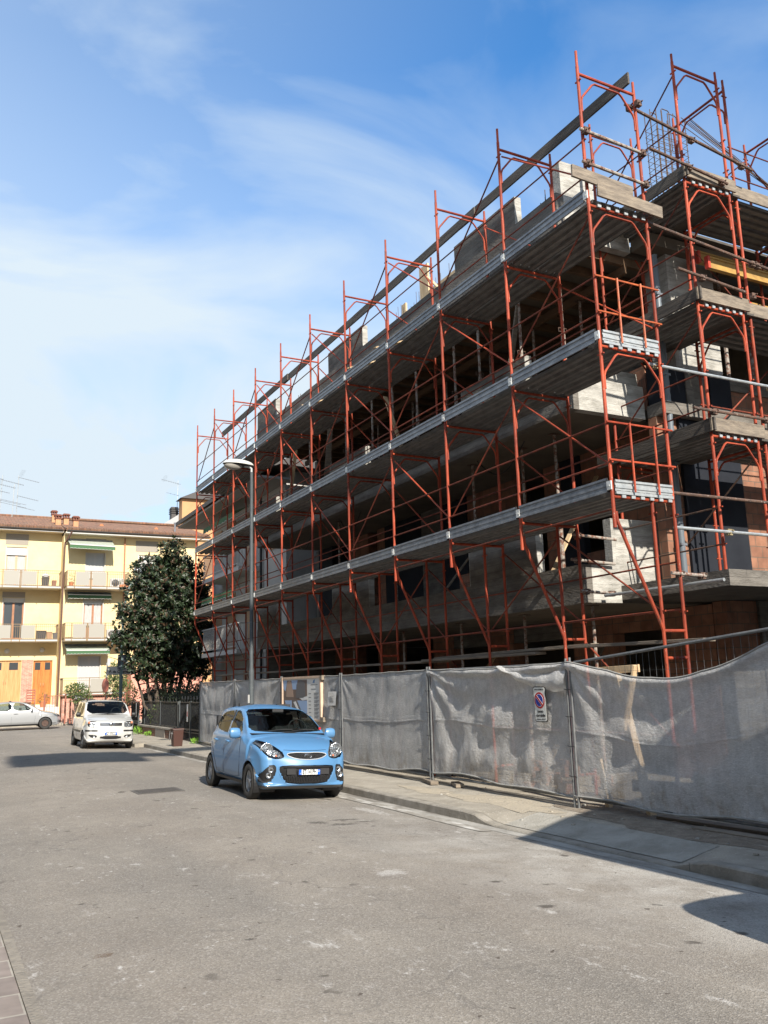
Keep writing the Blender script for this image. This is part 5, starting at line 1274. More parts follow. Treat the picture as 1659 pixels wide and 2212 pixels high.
for s in (1,-1):
    lampset(kia, VK, s, [(.605,.79,.100),(.505,.735,.050),(.455,.72,.032)], None, None)
    b = MB(); b.lathe([(0,-.006),(.014,-.006),(.018,.01)], (s*.495, surf(VK,.495,.71,.8)+.02, .705), 'Y', 10); b.build('indicator_bulb', M_['amber'], kia, True, local=True)
    # black housing behind lens
    hp = smoothpoly([(.37,.695),(.44,.67),(.53,.67),(.635,.715),(.695,.81),(.73,.925),(.695,.95),(.59,.92),(.47,.835),(.39,.755)],1)
    b = MB(); P0 = [(s*x*.985, surf(VK,x,z,.9)+.012, z) for x,z in hp]; P1 = [(s*x*.96, surf(VK,x,z,.9)+.10, z) for x,z in hp]
    b.grid([P0+[P0[0]],P1+[P1[0]]]); b.add(P1, [tuple(range(len(P1)))]); b.build('lamp_housing', M_['bezel'], kia, True, local=True)
    for (x,z,r) in ((.585,.49,.040),(.615,.405,.040)):
        y_ = surf(VK,x,z,.8)-.004; b = MB(); b.lathe([(0,.02),(r*.7,.012),(r,0),(r*1.12,.006)], (s*x,y_,z), 'Y', 20); b.build('fog_lamp', M_['reflector'], kia, True, local=True)
    mirror(kia, s*.765, 1.28, 1.02, s, mk, .215, .175)
    on_side(kia, [(1.24,.93),(1.22,.75),(1.20,.50),(1.24,.33)], W_k, s, M_['gap'], 'door_gap')
    on_side(kia, [(2.16,1.0),(2.17,.7),(2.17,.40),(2.17,.32)], W_k, s, M_['gap'], 'door_gap')
    on_side(kia, [(1.24,.32),(1.7,.285),(2.17,.30),(2.60,.33)], W_k, s, M_['gap'], 'door_gap')
    on_side(kia, [(2.60,.33),(2.72,.50),(2.86,.66),(3.0,.80),(3.05,.98)], W_k, s, M_['gap'], 'door_gap')
    on_side(kia, [(2.16,1.0),(2.16,1.2),(2.16,1.39)], lambda y,z: W_k(y,z), s, M_['black'], 'window_pillar', .07, -.030)
    for yd in (1.98,2.74):
        b = MB(); xs1 = W_k(yd,.86); b.tube([(s*(xs1-.005),yd-.09,.855),(s*(xs1+.028),yd-.06,.868),(s*(xs1+.028),yd+.06,.868),(s*(xs1-.005),yd+.09,.855)], .013, 6); b.build('door_handle', mk, kia, True, local=True)
    b = MB(); xs1 = W_k(2.5,.30); b.grid([[(s*(W_k(y,.22)+.004),y,.215),(s*(W_k(y,.28)+.006),y,.27)] for y in [1.1+.1*i for i in range(17)]]); b.build('sill', mat('sill_grey_%d'%s,(.03,.03,.032),.6), kia, True, local=True)
lgp = smoothpoly([(-.48,.535),(-.41,.568),(0,.573),(.41,.568),(.48,.535),(.465,.45),(.38,.30),(.30,.275),(0,.27),(-.30,.275),(-.38,.30),(-.465,.45)],1)
b = MB(); b.tube([(x,surf(VK,x,z)-.002,z) for x,z in lgp+[lgp[0]]], .006, 5); b.build('grille_surround', mk, kia, True, local=True)
b = MB(); b.tube([(x,surf(VK,x,.535)-.004,.535) for x in (-.40,-.2,0,.2,.40)], .010, 5); b.build('grille_slot', M_['gap'], kia, True, local=True)
# bonnet shut line and bumper seam
b = MB(); pts = [(-.37,.79),(-.2,.785),(0,.782),(.2,.785),(.37,.79)]
b.tube([(x,surf(VK,x,z,.8)-.001,z+.004) for x,z in pts], .0035, 4); b.build('bonnet_gap', M_['gap'], kia, local=True)
plate(kia, (0,surf(VK,0,.46)-.02,.465), .36, 'ET 141PH')
b = MB(); b.box((-.36,surf(VK,.3,.46)-.004,.425),(.36,surf(VK,0,.46)+.03,.52)); b.build('bumper_bar', mat('bumper_grey',(.018,.018,.02),.6), kia, local=True)
for sgn,(x0,x1) in ((1,(-.36,.10)),(1,(.06,.50))):
    b = MB(); b.tube([(x0,1.035,1.062),((x0+x1)/2,1.085,1.085),(x1,1.10,1.088)], .008, 5); b.build('wiper', M_['black'], kia, local=True)
interior(kia, .78, 1.0, 3.55, 1.04, 1)
b = MB(); b.box((.585,1.10,1.085),(.625,1.105,1.125)); b.build('windscreen_sticker', M_['sign_red'], kia, local=True)
def place(o, x, y, yaw, roll, wx=0):
    """x,y: position of the point midway between the front wheels; cars are built with the nose at y=0"""
    o.rotation_euler = (0, roll, yaw); o.location = (x, y, 0)
ax = .72
place(kia, 5.52, 14.02-ax, math.radians(-1.5), math.radians(2.9)); kia.location.z = -.036-.0
# ---- white small tall hatchback (far)
def W_p(y, z):
    if z < .3: w_ = .74+.04*(z-.2)/.1
    elif z < .95: w_ = .785-.02*((z-.55)/.4)**2
    else: w_ = .765-.21*(z-.95)
    if y < .8: w_ -= .075*((.8-y)/.8)**2
    if y > 2.9: w_ -= .06*((y-2.9)/.64)**2
    return w_
def R_p(y, z):
    if z < .26: return .06
    if y < .3 and z < .8: return .14
    if z < 1.05 and y < 1.0: return .10
    if 1.05 < z < 1.42 and y < 1.8: return .04
    return .08
pp_ = [(.14,.22),(.04,.28),(.0,.40),(.01,.52),(.04,.60),(.06,.74),(.12,.86),(.35,.95),(.65,1.02),(.86,1.07),(1.05,1.22),(1.25,1.38),(1.42,1.475),(1.8,1.525),(2.4,1.54),(3.0,1.53),(3.35,1.50),(3.44,1.42),(3.48,1.20),(3.53,.95),(3.54,.60),(3.50,.32),(3.40,.24),(2.5,.22),(1.6,.22),(.9,.22)]
mp_ = paint('white_paint', (.44,.44,.425), .42)
RGP = [
 dict(name='windscreen', view='F', mirror=False, poly=smoothpoly([(-.67,1.10),(0,1.085),(.67,1.10),(.60,1.44),(.54,1.475),(0,1.49),(-.54,1.475),(-.60,1.44)],1), cond=lambda V:(V[:,1]>.8)&(V[:,1]<1.6)&(V[:,2]>1.06), mat=M_['car_glass']),
 dict(name='headlight', view='F', poly=smoothpoly([(.42,.68),(.68,.68),(.705,.80),(.68,.875),(.42,.86),(.41,.75)],1), cond=lambda V:V[:,1]<.6, mat=M_['lens'], inner=M_['reflector']),
 dict(name='upper_grille', view='F', mirror=False, poly=[(-.34,.72),(.34,.72),(.35,.815),(-.35,.815)], cond=fc, mat=M_['black'], off=-.01),
 dict(name='lower_grille', view='F', mirror=False, poly=smoothpoly([(-.31,.315),(.31,.315),(.34,.42),(-.34,.42)],1), cond=fc, mat=M_['black'], off=-.01),
 dict(name='fog_lamp_surround', view='F', poly=smoothpoly([(.42,.36),(.60,.36),(.67,.44),(.66,.46),(.42,.44)],1), cond=lambda V:V[:,1]<.5, mat=M_['black'], off=-.008),
 dict(name='bumper_strip', view='F', poly=[(.40,.545),(.74,.545),(.74,.60),(.40,.60)], cond=lambda V:V[:,1]<.55, mat=M_['black']),
 dict(name='front_side_window', view='S', poly=smoothpoly([(1.12,1.06),(1.98,1.03),(1.98,1.43),(1.55,1.42),(1.36,1.33)],1), cond=lambda V:np.abs(V[:,0])>.4, mat=M_['car_glass']),
 dict(name='rear_side_window', view='S', poly=smoothpoly([(2.06,1.03),(2.75,1.03),(2.80,1.43),(2.06,1.43)],1), cond=lambda V:np.abs(V[:,0])>.4, mat=M_['car_glass']),
 dict(name='quarter_window', view='S', poly=smoothpoly([(2.88,1.06),(3.22,1.12),(3.25,1.40),(2.90,1.42)],1), cond=lambda V:np.abs(V[:,0])>.4, mat=M_['car_glass']),
 dict(name='rear_window', view='F', mirror=False, poly=smoothpoly([(-.56,1.05),(.56,1.05),(.52,1.42),(-.52,1.42)],1), cond=lambda V:V[:,1]>3.2, mat=M_['car_glass']),
 dict(name='side_moulding', view='S', poly=[(1.12,.50),(2.70,.50),(2.70,.56),(1.12,.56)], cond=lambda V:np.abs(V[:,0])>.6, mat=M_['black']),
]
pan, VP, _ = car('parked_car', 'white small tall hatchback with roof rails parked farther along the kerb', pp_, W_p, R_p, .13, .10, 3.54, RGP, (.70,3.0), .28, .32, dict(body=mp_), crown=.035)
for y_ in (.70,3.0):
    for s in (1,-1): wheel(pan, s*.70, y_, .28, .16, s, ('spoke',9,.16,.10), 0)
for s in (1,-1):
    mirror(pan, s*.80, 1.12, 1.06, s, M_['black'], .17, .15)
    on_side(pan, [(1.05,1.0),(1.06,.7),(1.06,.35)], W_p, s, M_['gap'], 'door_gap'); on_side(pan, [(2.02,1.03),(2.02,.7),(2.02,.35)], W_p, s, M_['gap'], 'door_gap'); on_side(pan, [(2.84,1.02),(2.80,.75),(2.66,.6)], W_p, s, M_['gap'], 'door_gap')
    b = MB(); b.tube([(s*.60,1.45,1.49),(s*.60,1.55,1.565),(s*.58,2.9,1.575),(s*.58,3.1,1.53)], .018, 6); b.build('roof_rail', M_['black'], pan, True, local=True)
    for yd in (1.85,2.55):
        b = MB(); xs1 = W_p(yd,.92); b.tube([(s*(xs1-.005),yd-.08,.90),(s*(xs1+.025),yd-.05,.91),(s*(xs1+.025),yd+.05,.91),(s*(xs1-.005),yd+.08,.90)], .013, 6); b.build('door_handle', mp_, pan, True, local=True)
    b = MB(); b.lathe([(0,.01),(.03,.006),(.04,0)], (s*.50,surf(VP,.5,.40,.6)-.004,.405), 'Y', 16); b.build('fog_lamp', M_['reflector'], pan, True, local=True)
    b = MB(); b.box((s*.66-.025,surf(VP,.66,.84,.6)-.006,.80),(s*.66+.025,surf(VP,.66,.84,.6)+.01,.86)); b.build('indicator', M_['amber'], pan, local=True)
b = MB()
for z in (.745,.79): b.tube([(-.33,surf(VP,.33,z,.6)-.004,z),(0,surf(VP,0,z,.6)-.006,z),(.33,surf(VP,.33,z,.6)-.004,z)], .008, 5)
b.build('grille_trim', M_['chrome'], pan, True, local=True)
b = MB(); b.lathe([(0,-.012),(.05,-.01),(.062,0)], (0,surf(VP,0,.77,.6)-.012,.77), 'Y', 24); b.build('badge', M_['chrome'], pan, True, local=True)
b = MB(); b.tube([(-.68,surf(VP,.66,.9,.7)+.02,.925),(-.4,.13,.885),(0,.10,.878),(.4,.13,.885),(.68,surf(VP,.66,.9,.7)+.02,.925)], .004, 4); b.build('bonnet_gap', M_['gap'], pan, local=True)
plate(pan, (0,surf(VP,0,.49,.6)-.012,.49), .36, 'DY·593CC')
for x0,x1 in ((-.5,.0),(.0,.5)):
    b = MB(); b.tube([(x0,.90,1.095),(x1,.93,1.11)], .008, 5); b.build('wiper', M_['black'], pan, local=True)
interior(pan, .76, .86, 3.45, 1.08, 1)
place(pan, 5.36, 29.9-.70, math.radians(-1), math.radians(2.2)); pan.location.z = -.022

# ---- silver hatchback seen from the side
def W_c(y, z):
    if z < .3: w_ = .76+.04*(z-.2)/.1
    elif z < .92: w_ = .82-.03*((z-.5)/.42)**2
    else: w_ = .79-.34*(z-.92)
    if y < .9: w_ -= .14*((.9-y)/.9)**2
    if y > 3.0: w_ -= .10*((y-3.0)/.82)**2
    return w_
pc = [(.18,.20),(.05,.27),(.0,.42),(.02,.54),(.07,.66),(.25,.76),(.55,.85),(.90,.93),(1.10,.99),(1.40,1.18),(1.70,1.34),(1.95,1.405),(2.4,1.44),(2.9,1.42),(3.3,1.35),(3.50,1.25),(3.66,1.02),(3.78,.90),(3.81,.60),(3.78,.34),(3.65,.22),(2.7,.20),(1.8,.20),(.95,.20)]
mc_ = paint('silver_paint', (.27,.275,.28), .38, .2)
RGC = [
 dict(name='windscreen', view='F', mirror=False, poly=smoothpoly([(-.68,1.0),(0,.99),(.68,1.0),(.56,1.36),(0,1.385),(-.56,1.36)],1), cond=lambda V:(V[:,1]>.95)&(V[:,1]<1.9)&(V[:,2]>.97), mat=M_['car_glass']),
 dict(name='headlight', view='S', poly=smoothpoly([(.04,.58),(.30,.60),(.52,.78),(.50,.82),(.22,.73),(.06,.66)],1), cond=lambda V:np.abs(V[:,0])>.36, mat=M_['lens'], inner=M_['reflector']),
 dict(name='front_side_window', view='S', poly=smoothpoly([(1.40,.955),(2.35,.95),(2.35,1.36),(2.05,1.345),(1.80,1.27)],1), cond=lambda V:np.abs(V[:,0])>.4, mat=M_['car_glass']),
 dict(name='rear_side_window', view='S', poly=smoothpoly([(2.44,.95),(3.20,.98),(3.32,1.10),(3.15,1.26),(2.90,1.32),(2.44,1.355)],1), cond=lambda V:np.abs(V[:,0])>.4, mat=M_['car_glass']),
 dict(name='rear_window', view='F', mirror=False, poly=smoothpoly([(-.55,1.0),(.55,1.0),(.45,1.28),(-.45,1.28)],1), cond=lambda V:V[:,1]>3.3, mat=M_['car_glass']),
 dict(name='lower_grille', view='F', mirror=False, poly=[(-.45,.30),(.45,.30),(.45,.42),(-.45,.42)], cond=fc, mat=M_['black']),
 dict(name='fog_lamp', view='F', poly=smoothpoly([(.50,.32),(.62,.32),(.62,.42),(.50,.42)],1), cond=lambda V:V[:,1]<.5, mat=M_['black']),
 dict(name='sill', view='S', poly=[(1.1,.20),(2.95,.20),(2.95,.28),(1.1,.28)], cond=lambda V:np.abs(V[:,0])>.5, mat=M_['black']),
]
cor, VC, _ = car('parked_car', 'silver hatchback with rusty steel wheels parked side on before the yellow house', pc, W_c, R_k, .18, .14, 3.82, RGC, (.82,3.31), .29, .335, dict(body=mc_), crown=.045)
M_['rusty_wheel'] = mat('rusty_steel_wheel', (.10,.055,.04), .8, var=(.05,.035,.03), vscale=30)
for y_ in (.82,3.31):
    for s in (1,-1): wheel(cor, s*.72, y_, .29, .17, s, ('steel',), 0, M_['rusty_wheel'])
for s in (1,-1):
    mirror(cor, s*.80, 1.48, .97, s, M_['black'], .17, .12)
    on_side(cor, [(1.34,.93),(1.30,.6),(1.34,.32)], W_c, s, M_['gap'], 'door_gap'); on_side(cor, [(2.40,.95),(2.42,.6),(2.42,.3)], W_c, s, M_['gap'], 'door_gap')
    b = MB(); xs1 = W_c(2.2,.80); b.tube([(s*(xs1-.005),2.12,.80),(s*(xs1+.025),2.15,.81),(s*(xs1+.025),2.29,.81),(s*(xs1-.005),2.32,.80)], .013, 6); b.build('door_handle', mc_, cor, True, local=True)
interior(cor, .78, 1.1, 3.7, .98, 1)
cor.rotation_euler = (0,0,math.radians(88)); cor.location = (5.62+.82, 48.95, 0)
# an unseen van added outside the right edge to cast a shadow into view
def W_v(y,z):
    w_ = .92-.05*max(0,z-1.0); 
    if y < .8: w_ -= .1*((.8-y)/.8)**2
    return w_
pv = [(.15,.25),(.0,.4),(.02,.8),(.2,.95),(.7,1.15),(1.2,1.7),(1.6,1.98),(2.4,2.05),(4.3,2.03),(4.7,1.95),(4.85,1.5),(4.88,.6),(4.8,.3),(3,.25),(1.5,.25)]
van, VV_, _ = car('unseen_van', 'unseen grey van added outside the right edge to cast a shadow on the road', pv, W_v, lambda y,z: .12 if z < 1.5 else .28, .15, .05, 4.88, [dict(name='windscreen', view='F', mirror=False, poly=[(-.75,1.2),(.75,1.2),(.65,1.85),(-.65,1.85)], cond=lambda V:(V[:,1]<1.8)&(V[:,2]>1.1), mat=M_['car_glass'])], (.9,4.0), .33, .38, dict(body=paint('grey_paint',(.2,.2,.21),.4)), crown=.04)
for y_ in (.9,4.0):
    for s in (1,-1): wheel(van, s*.82, y_, .33, .2, s, ('steel',), 0)
van.location = (5.84, -2.02, -.04); van.rotation_euler = (0, math.radians(2.5), math.radians(0))
# ------------------------------------------------------------------ yellow apartment house at the end of the street
M_['yellow'] = mat('yellow_plaster', (.68,.55,.315), .92, var=(.62,.49,.265), vscale=1.2, bump=.15, bscale=30, spots=[((.70,.60,.40), .9, .66, .8)])
M_['spandrel'] = mat('grey_brown_spandrel', (.28,.25,.21), .9)
M_['trim_white'] = mat('white_stone_trim', (.46,.45,.43), .8)
M_['soffit_y'] = mat('eave_soffit', (.55,.48,.36), .9)
M_['gutter_dk'] = mat('dark_copper_gutter', (.055,.05,.048), .6)
M_['pipe_br'] = mat('copper_downpipe', (.12,.065,.05), .55, .2)
M_['shutter'] = mat('roller_shutter', (.56,.54,.50), .6)
M_['shutter_w'] = mat('white_shutter', (.46,.46,.45), .6)
M_['woodframe'] = mat('brown_window_frame', (.33,.15,.07), .55, var=(.24,.10,.05), vscale=6)
M_['woodframe2'] = mat('light_brown_frame', (.50,.30,.19), .6)
M_['door'] = mat('varnished_wood_door', (.50,.19,.045), .4, var=(.36,.11,.02), vscale=5, stretch=(3,1,.3), coat=.3)
M_['door2'] = mat('paler_wood_door', (.55,.29,.12), .5, var=(.42,.20,.07), vscale=5, stretch=(3,1,.3))
M_['rail'] = mat('ochre_balcony_rail', (.22,.145,.075), .6)
M_['frost'] = mat('frosted_panel', (.31,.29,.25), .35)
M_['wglass'] = mat('window_glass', (.05,.055,.06), .06, spec=.8)
M_['curtain'] = mat('net_curtain', (.42,.42,.41), .9, var=(.32,.32,.31), vscale=6, stretch=(6,1,.5))
M_['terracotta'] = mat('terracotta', (.45,.16,.07), .85)
M_['redpaint'] = mat('dull_red_iron', (.24,.08,.05), .6)
def tiles():
    m = bpy.data.materials.new('roof_tiles'); m.use_nodes = True; nt = m.node_tree; N = nt.nodes; L = nt.links; b = N['Principled BSDF']; b.inputs['Roughness'].default_value = .95
    g = N.new('ShaderNodeNewGeometry'); s = N.new('ShaderNodeSeparateXYZ'); L.new(g.outputs['Position'], s.inputs[0]); c = N.new('ShaderNodeCombineXYZ'); L.new(s.outputs['X'], c.inputs[0]); L.new(s.outputs['Y'], c.inputs[1])
    t = N.new('ShaderNodeTexBrick'); t.offset = 0.0; t.inputs['Scale'].default_value = 1; t.inputs['Brick Width'].default_value = .21; t.inputs['Row Height'].default_value = .33; t.inputs['Mortar Size'].default_value = .012
    t.inputs['Color1'].default_value = (.25,.115,.065,1); t.inputs['Color2'].default_value = (.14,.07,.045,1); t.inputs['Mortar'].default_value = (.06,.035,.025,1); L.new(c.outputs[0], t.inputs['Vector'])
    n = N.new('ShaderNodeTexNoise'); n.inputs['Scale'].default_value = 3.5; n.inputs['Detail'].default_value = 8; n.inputs['Roughness'].default_value = .75; L.new(g.outputs['Position'], n.inputs['Vector'])
    r = N.new('ShaderNodeMapRange'); r.inputs[1].default_value = .42; r.inputs[2].default_value = .62; L.new(n.outputs['Fac'], r.inputs[0])
    x = N.new('ShaderNodeMixRGB'); x.inputs[2].default_value = (.22,.15,.10,1); L.new(t.outputs['Color'], x.inputs[1])
    ml = N.new('ShaderNodeMath'); ml.operation = 'MULTIPLY'; ml.inputs[1].default_value = .65; L.new(r.outputs[0], ml.inputs[0]); L.new(ml.outputs[0], x.inputs[0]); L.new(x.outputs[0], b.inputs['Base Color'])
    return m
M_['tiles'] = tiles()
YH = thing('apartment_house', 'three storey yellow apartment house with tiled roof and balconies across the end of the street', 'house', (8,58,0))
YL, YR = 56.0, 55.05
def hp(name, m, *boxes, parent=None, label=None, local=False):
    for a, c in boxes:
        o = MB().box(a, c).build(name, m, parent or YH)
        if label: o['label'] = label
    return o
def wallx(name, m, y, x0, x1, z0, z1, holes, th=.25):
    """wall in the x-z plane (front face at y) with rectangular holes"""
    xs_ = sorted(set([x0,x1]+[h[0] for h in holes]+[h[1] for h in holes])); b = MB()
    for a, c in zip(xs_[:-1], xs_[1:]):
        cuts = sorted([(h[2],h[3]) for h in holes if h[0] <= a+1e-6 and h[1] >= c-1e-6]); z = z0
        for h0, h1 in cuts:
            if h0 > z: b.box((a,y,z),(c,y+th,h0))
            z = h1
        if z < z1: b.box((a,y,z),(c,y+th,z1))
    return b.build(name, m, YH)
hl = [(3.88,5.02,8.12,10.52),(3.86,5.0,4.98,7.44),(.4,1.5,8.12,10.52),(.4,1.5,4.98,7.44),(3.30,5.03,1.33,3.75),(5.69,6.76,1.15,3.73),(-2.8,-1.7,8.12,10.5),(-2.8,-1.7,4.98,7.44)]
wallx('wall', M_['yellow'], YL, -6, 7.0, .15, 11.45, hl)
hr = [(8.34,9.42,8.02,10.22),(8.30,9.40,4.92,7.32),(8.12,9.36,1.82,3.92),(11.5,12.6,8.02,10.2),(11.5,12.6,4.92,7.3)]
wallx('wall', M_['yellow'], YR, 7.0, 15.3, .15, 11.25, hr)
hp('wall', M_['yellow'], ((6.999,YR+.25,.15),(7.2,YL+.6,11.25)), ((15.1,YR+.25,.15),(15.3,66,11.25)), ((-6,66,0),(15.3,66.2,11.2)), ((-6,YL+.25,.15),(-5.8,66,11.4)))
hp('plinth', mat('whitewashed_brick',(.52,.50,.47),.9,var=(.42,.40,.36),vscale=6), ((-6,YL-.06,.1),(7.04,YL-.002,1.12)))
hp('brick_pilaster', M_['brick_small'], ((5.05,YL-.04,1.13),(5.67,YL-.003,3.78)), ((6.80,YL-.04,1.13),(6.98,YL-.003,1.6)))
hp('interior', M_['black'], ((-5.7,YL+1.2,.2),(15,YL+1.3,11.2)))
def window(x0, x1, z0, z1, y, kind, sh=0, panel=0):
    """recessed window; sh: length of roller shutter let down from the top"""
    f = MB(); t = .07; yy = y+.13
    fm = M_['woodframe2'] if kind in ('pale','blind') else M_['woodframe']
    f.box((x0,yy,z0),(x0+t,yy+.06,z1)).box((x1-t,yy,z0),(x1,yy+.06,z1)).box((x0+t,yy,z1-t),(x1-t,yy+.06,z1)).box(((x0+x1)/2-.06,yy-.005,z0),((x0+x1)/2+.06,yy+.06,z1-t)).box((x0+t,yy,z0),((x0+x1)/2-.06,yy+.06,z0+.1)).box(((x0+x1)/2+.06,yy,z0),(x1-t,yy+.06,z0+.1))
    if panel: f.box((x0+t,yy+.005,z0+.1),(x1-t,yy+.05,z0+panel))
    o = f.build('window', fm, YH)
    MB().box((x0+t,yy+.035,z0+.1),(x1-t,yy+.045,z1-t)).build('pane', M_['wglass'], o)
    if kind in ('pale','curtain'):
        P = [[(x0+t+(x1-x0-2*t)*i/30, yy+.025+.006*math.sin(i*1.9), z) for i in range(31)] for z in (z0+.1+panel, z1-t)]
        MB().grid(P).build('curtain', M_['curtain'], o, True)
    if sh:
        b = MB(); n = int(sh/.055)
        for k in range(n): b.box((x0+.01,y+.06,z1-.055*(k+1)+.008),(x1-.01,y+.085,z1-.055*k))
        b.build('roller_shutter', M_['shutter_w'] if kind == 'blind' else M_['shutter'], o)
    MB().box((x0-.05,y-.015,z0),(x0-.001,y+.12,z1)).build('window_surround', M_['trim_white'], o); MB().box((x1+.001,y-.015,z0),(x1+.05,y+.12,z1)).build('window_surround', M_['trim_white'], o)
    return o
window(3.88,5.02,8.12,10.52,YL,'pale',.52); window(3.86,5.0,4.98,7.44,YL,'dark',.30)
window(.4,1.5,8.12,10.52,YL,'pale',.5); window(.4,1.5,4.98,7.44,YL,'dark',.3); window(-2.8,-1.7,8.12,10.5,YL,'pale',.5); window(-2.8,-1.7,4.98,7.44,YL,'dark',.5)
window(8.34,9.42,8.02,10.22,YR,'blind',1.62,.55); window(8.30,9.40,4.92,7.32,YR,'curtain',.30,.72)
window(8.12,9.36,1.82,3.92,YR,'blind',2.0); window(11.5,12.6,8.02,10.2,YR,'pale',.6); window(11.5,12.6,4.92,7.3,YR,'dark',.6)
hp('spandrel_panel', M_['spandrel'], ((3.80,YL-.012,10.66),(5.08,YL-.001,11.32)), ((3.78,YL-.012,7.46),(5.04,YL-.001,7.80)), ((.35,YL-.012,10.66),(1.55,YL-.001,11.32)), ((.35,YL-.012,7.46),(1.55,YL-.001,7.80)), ((8.28,YR-.012,10.5),(9.48,YR-.001,11.1)), ((8.25,YR-.012,7.33),(9.45,YR-.001,7.7)), ((11.3,YR-.012,10.4),(12.7,YR-.001,11.1)))
# garage and entrance doors
def wdoor(x0, x1, z0, z1, m, nm):
    b = MB(); xm = (x0+x1)/2
    b.box((x0,YL+.10,z0),(xm-.008,YL+.16,z1)).box((xm+.008,YL+.10,z0),(x1,YL+.16,z1)).box((xm-.03,YL+.08,z0),(xm+.03,YL+.099,z1))
    o = b.build('door', m, YH); o['label'] = nm
    w_ = (x1-x0)
    b = MB()
    for a, c in ((x0+.10*w_, x0+.38*w_),(x0+.62*w_, x0+.90*w_)): b.box((a,YL+.085,z1-.55),(c,YL+.098,z1-.12))
    b.build('door_window', M_['wglass'], o)
    b = MB()
    for s_ in (-1,1): b.tube([(xm+.07*s_,YL+.06,z0+1.05),(xm+.07*s_,YL+.04,z0+1.15),(xm+.07*s_,YL+.06,z0+1.25)], .015, 6)
    b.build('handle', M_['brass'], o)
wdoor(3.30,5.03,1.33,3.75,M_['door2'],'wide pale wooden garage door with two small panes'); wdoor(5.69,6.76,1.15,3.73,M_['door'],'narrow orange varnished wooden door with two small panes')
# roof: two slopes
b = MB()
def slope(x0, x1, y0, z0, y1, z1):
    b.add([(x0,y0,z0),(x1,y0,z0),(x1,y1,z1),(x0,y1,z1),(x0,y0,z0-.10),(x1,y0,z0-.10),(x1,y1,z1-.10),(x0,y1,z1-.10)], [(0,1,2,3),(4,7,6,5),(0,4,5,1),(1,5,6,2),(2,6,7,3),(3,7,4,0)])
slope(-6.5,7.02,YL-.75,11.66,60.6,13.30); slope(7.025,15.9,YR-.72,11.50,60.6,13.22); slope(-6.5,15.9,60.6,13.295,66.8,11.5); 
rf = b.build('roof', M_['tiles'], YH)
for (xa, xb, yv, zv) in ((-6.4,6.9,YL-.78,11.67),(7.1,15.8,YR-.75,11.51)):       # rounded tile ends along the eaves
    b = MB(); x = xa
    while x < xb: b.tube([(x,yv,zv),(x,yv+.5,zv+.17)], .075, 6); x += .145
    b.build('eaves_tiles', M_['tiles'], rf, True)
b = MB(); x = -6.4
while x < 15.8: b.tube([(x,60.4,13.27),(x+.25,60.4,13.27)], .085, 6); x += .24
b.build('ridge_tiles', M_['tiles'], rf, True)
hp('eave_soffit', M_['soffit_y'], ((-6.5,YL-.70,11.45),(7.0,YL+.24,11.53)), ((7.005,YR-.68,11.26),(15.85,YR+.24,11.36)))
b = MB()
for x0,x1,yv,zv in ((-6.5,6.96,YL-.80,11.60),(7.05,15.9,YR-.77,11.44)):
    P = [[(x,yv+.075*math.cos(a),zv+.075*math.sin(a)) for a in [PI+PI*k/8 for k in range(9)]] for x in (x0,x1)]; b.grid(P); b.grid([[(p[0],p[1],p[2]-.003) for p in r_] for r_ in P])
b.build('gutter', M_['gutter_dk'], YH, True)
hp('fascia', M_['trim_white'], ((-6.5,YL-.735,11.44),(6.98,YL-.705,11.50)), ((7.02,YR-.715,11.25),(15.85,YR-.685,11.31)))
b = MB(); b.tube([(7.35,YR-.75,11.40),(7.28,YR-.70,11.2),(7.06,YR-.12,10.75),(7.04,YR-.10,10.4),(7.02,YR-.10,4.0),(7.0,YR-.10,.3)], .055, 8); b.build('downpipe', M_['pipe_br'], YH, True)
b = MB(); b.tube([(10.62,YR-.08,11.2),(10.62,YR-.08,.3)], .045, 8); b.build('downpipe', mat('terracotta_pipe',(.36,.16,.09),.6), YH, True)
# chimneys
for (x,y,h,w_) in ((6.74,58.4,.62,.26),(6.86,57.2,.50,.32),(7.36,57.4,.55,.30),(7.80,56.3,.55,.30)):
    zb = 11.6+(y-55.2)*.30-.1
    o = MB().box((x-w_/2,y-w_/2,zb),(x+w_/2,y+w_/2,zb+h)).build('chimney', mat('chimney_plaster',(.48,.26,.14),.9,var=(.40,.21,.11),vscale=5), rf)
    b = MB(); c = w_/2+.05
    b.box((x-c,y-c,zb+h),(x+c,y+c,zb+h+.05))
    for sx_ in (-1,0,1):
        for sy_2 in (-1,1): b.box((x+sx_*(c-.05)-.035,y+sy_2*(c-.05)-.035,zb+h+.05),(x+sx_*(c-.05)+.035,y+sy_2*(c-.05)+.035,zb+h+.19))
    b.box((x-c-.03,y-c-.03,zb+h+.19),(x+c+.03,y+c+.03,zb+h+.25)); b.box((x-c+.03,y-c+.03,zb+h+.25),(x+c-.03,y+c-.03,zb+h+.30)); b.build('chimney_pot', mat('soot_brick',(.16,.06,.04),.9), o)
# small roof vents
for (x,y) in ((9.6,57.6),(13.1,57.4)):
    zb = 11.6+(y-55.2)*.31
    MB().prism([(-.14,0),(.14,0),(.10,.14),(0,.20),(-.10,.14)], y, y+.5, lambda u,v,d,x=x,zb=zb: (x+u,d,zb+v)).build('roof_vent', M_['terracotta'], rf)
b = MB(); b.tube([(14.1,56.4,12.0),(14.1,56.4,12.6)], .05, 8); b.tube([(14.1,56.4,12.6),(14.1,56.4,12.68)], .09, 8); b.build('roof_pipe', M_['galv'], rf, True)
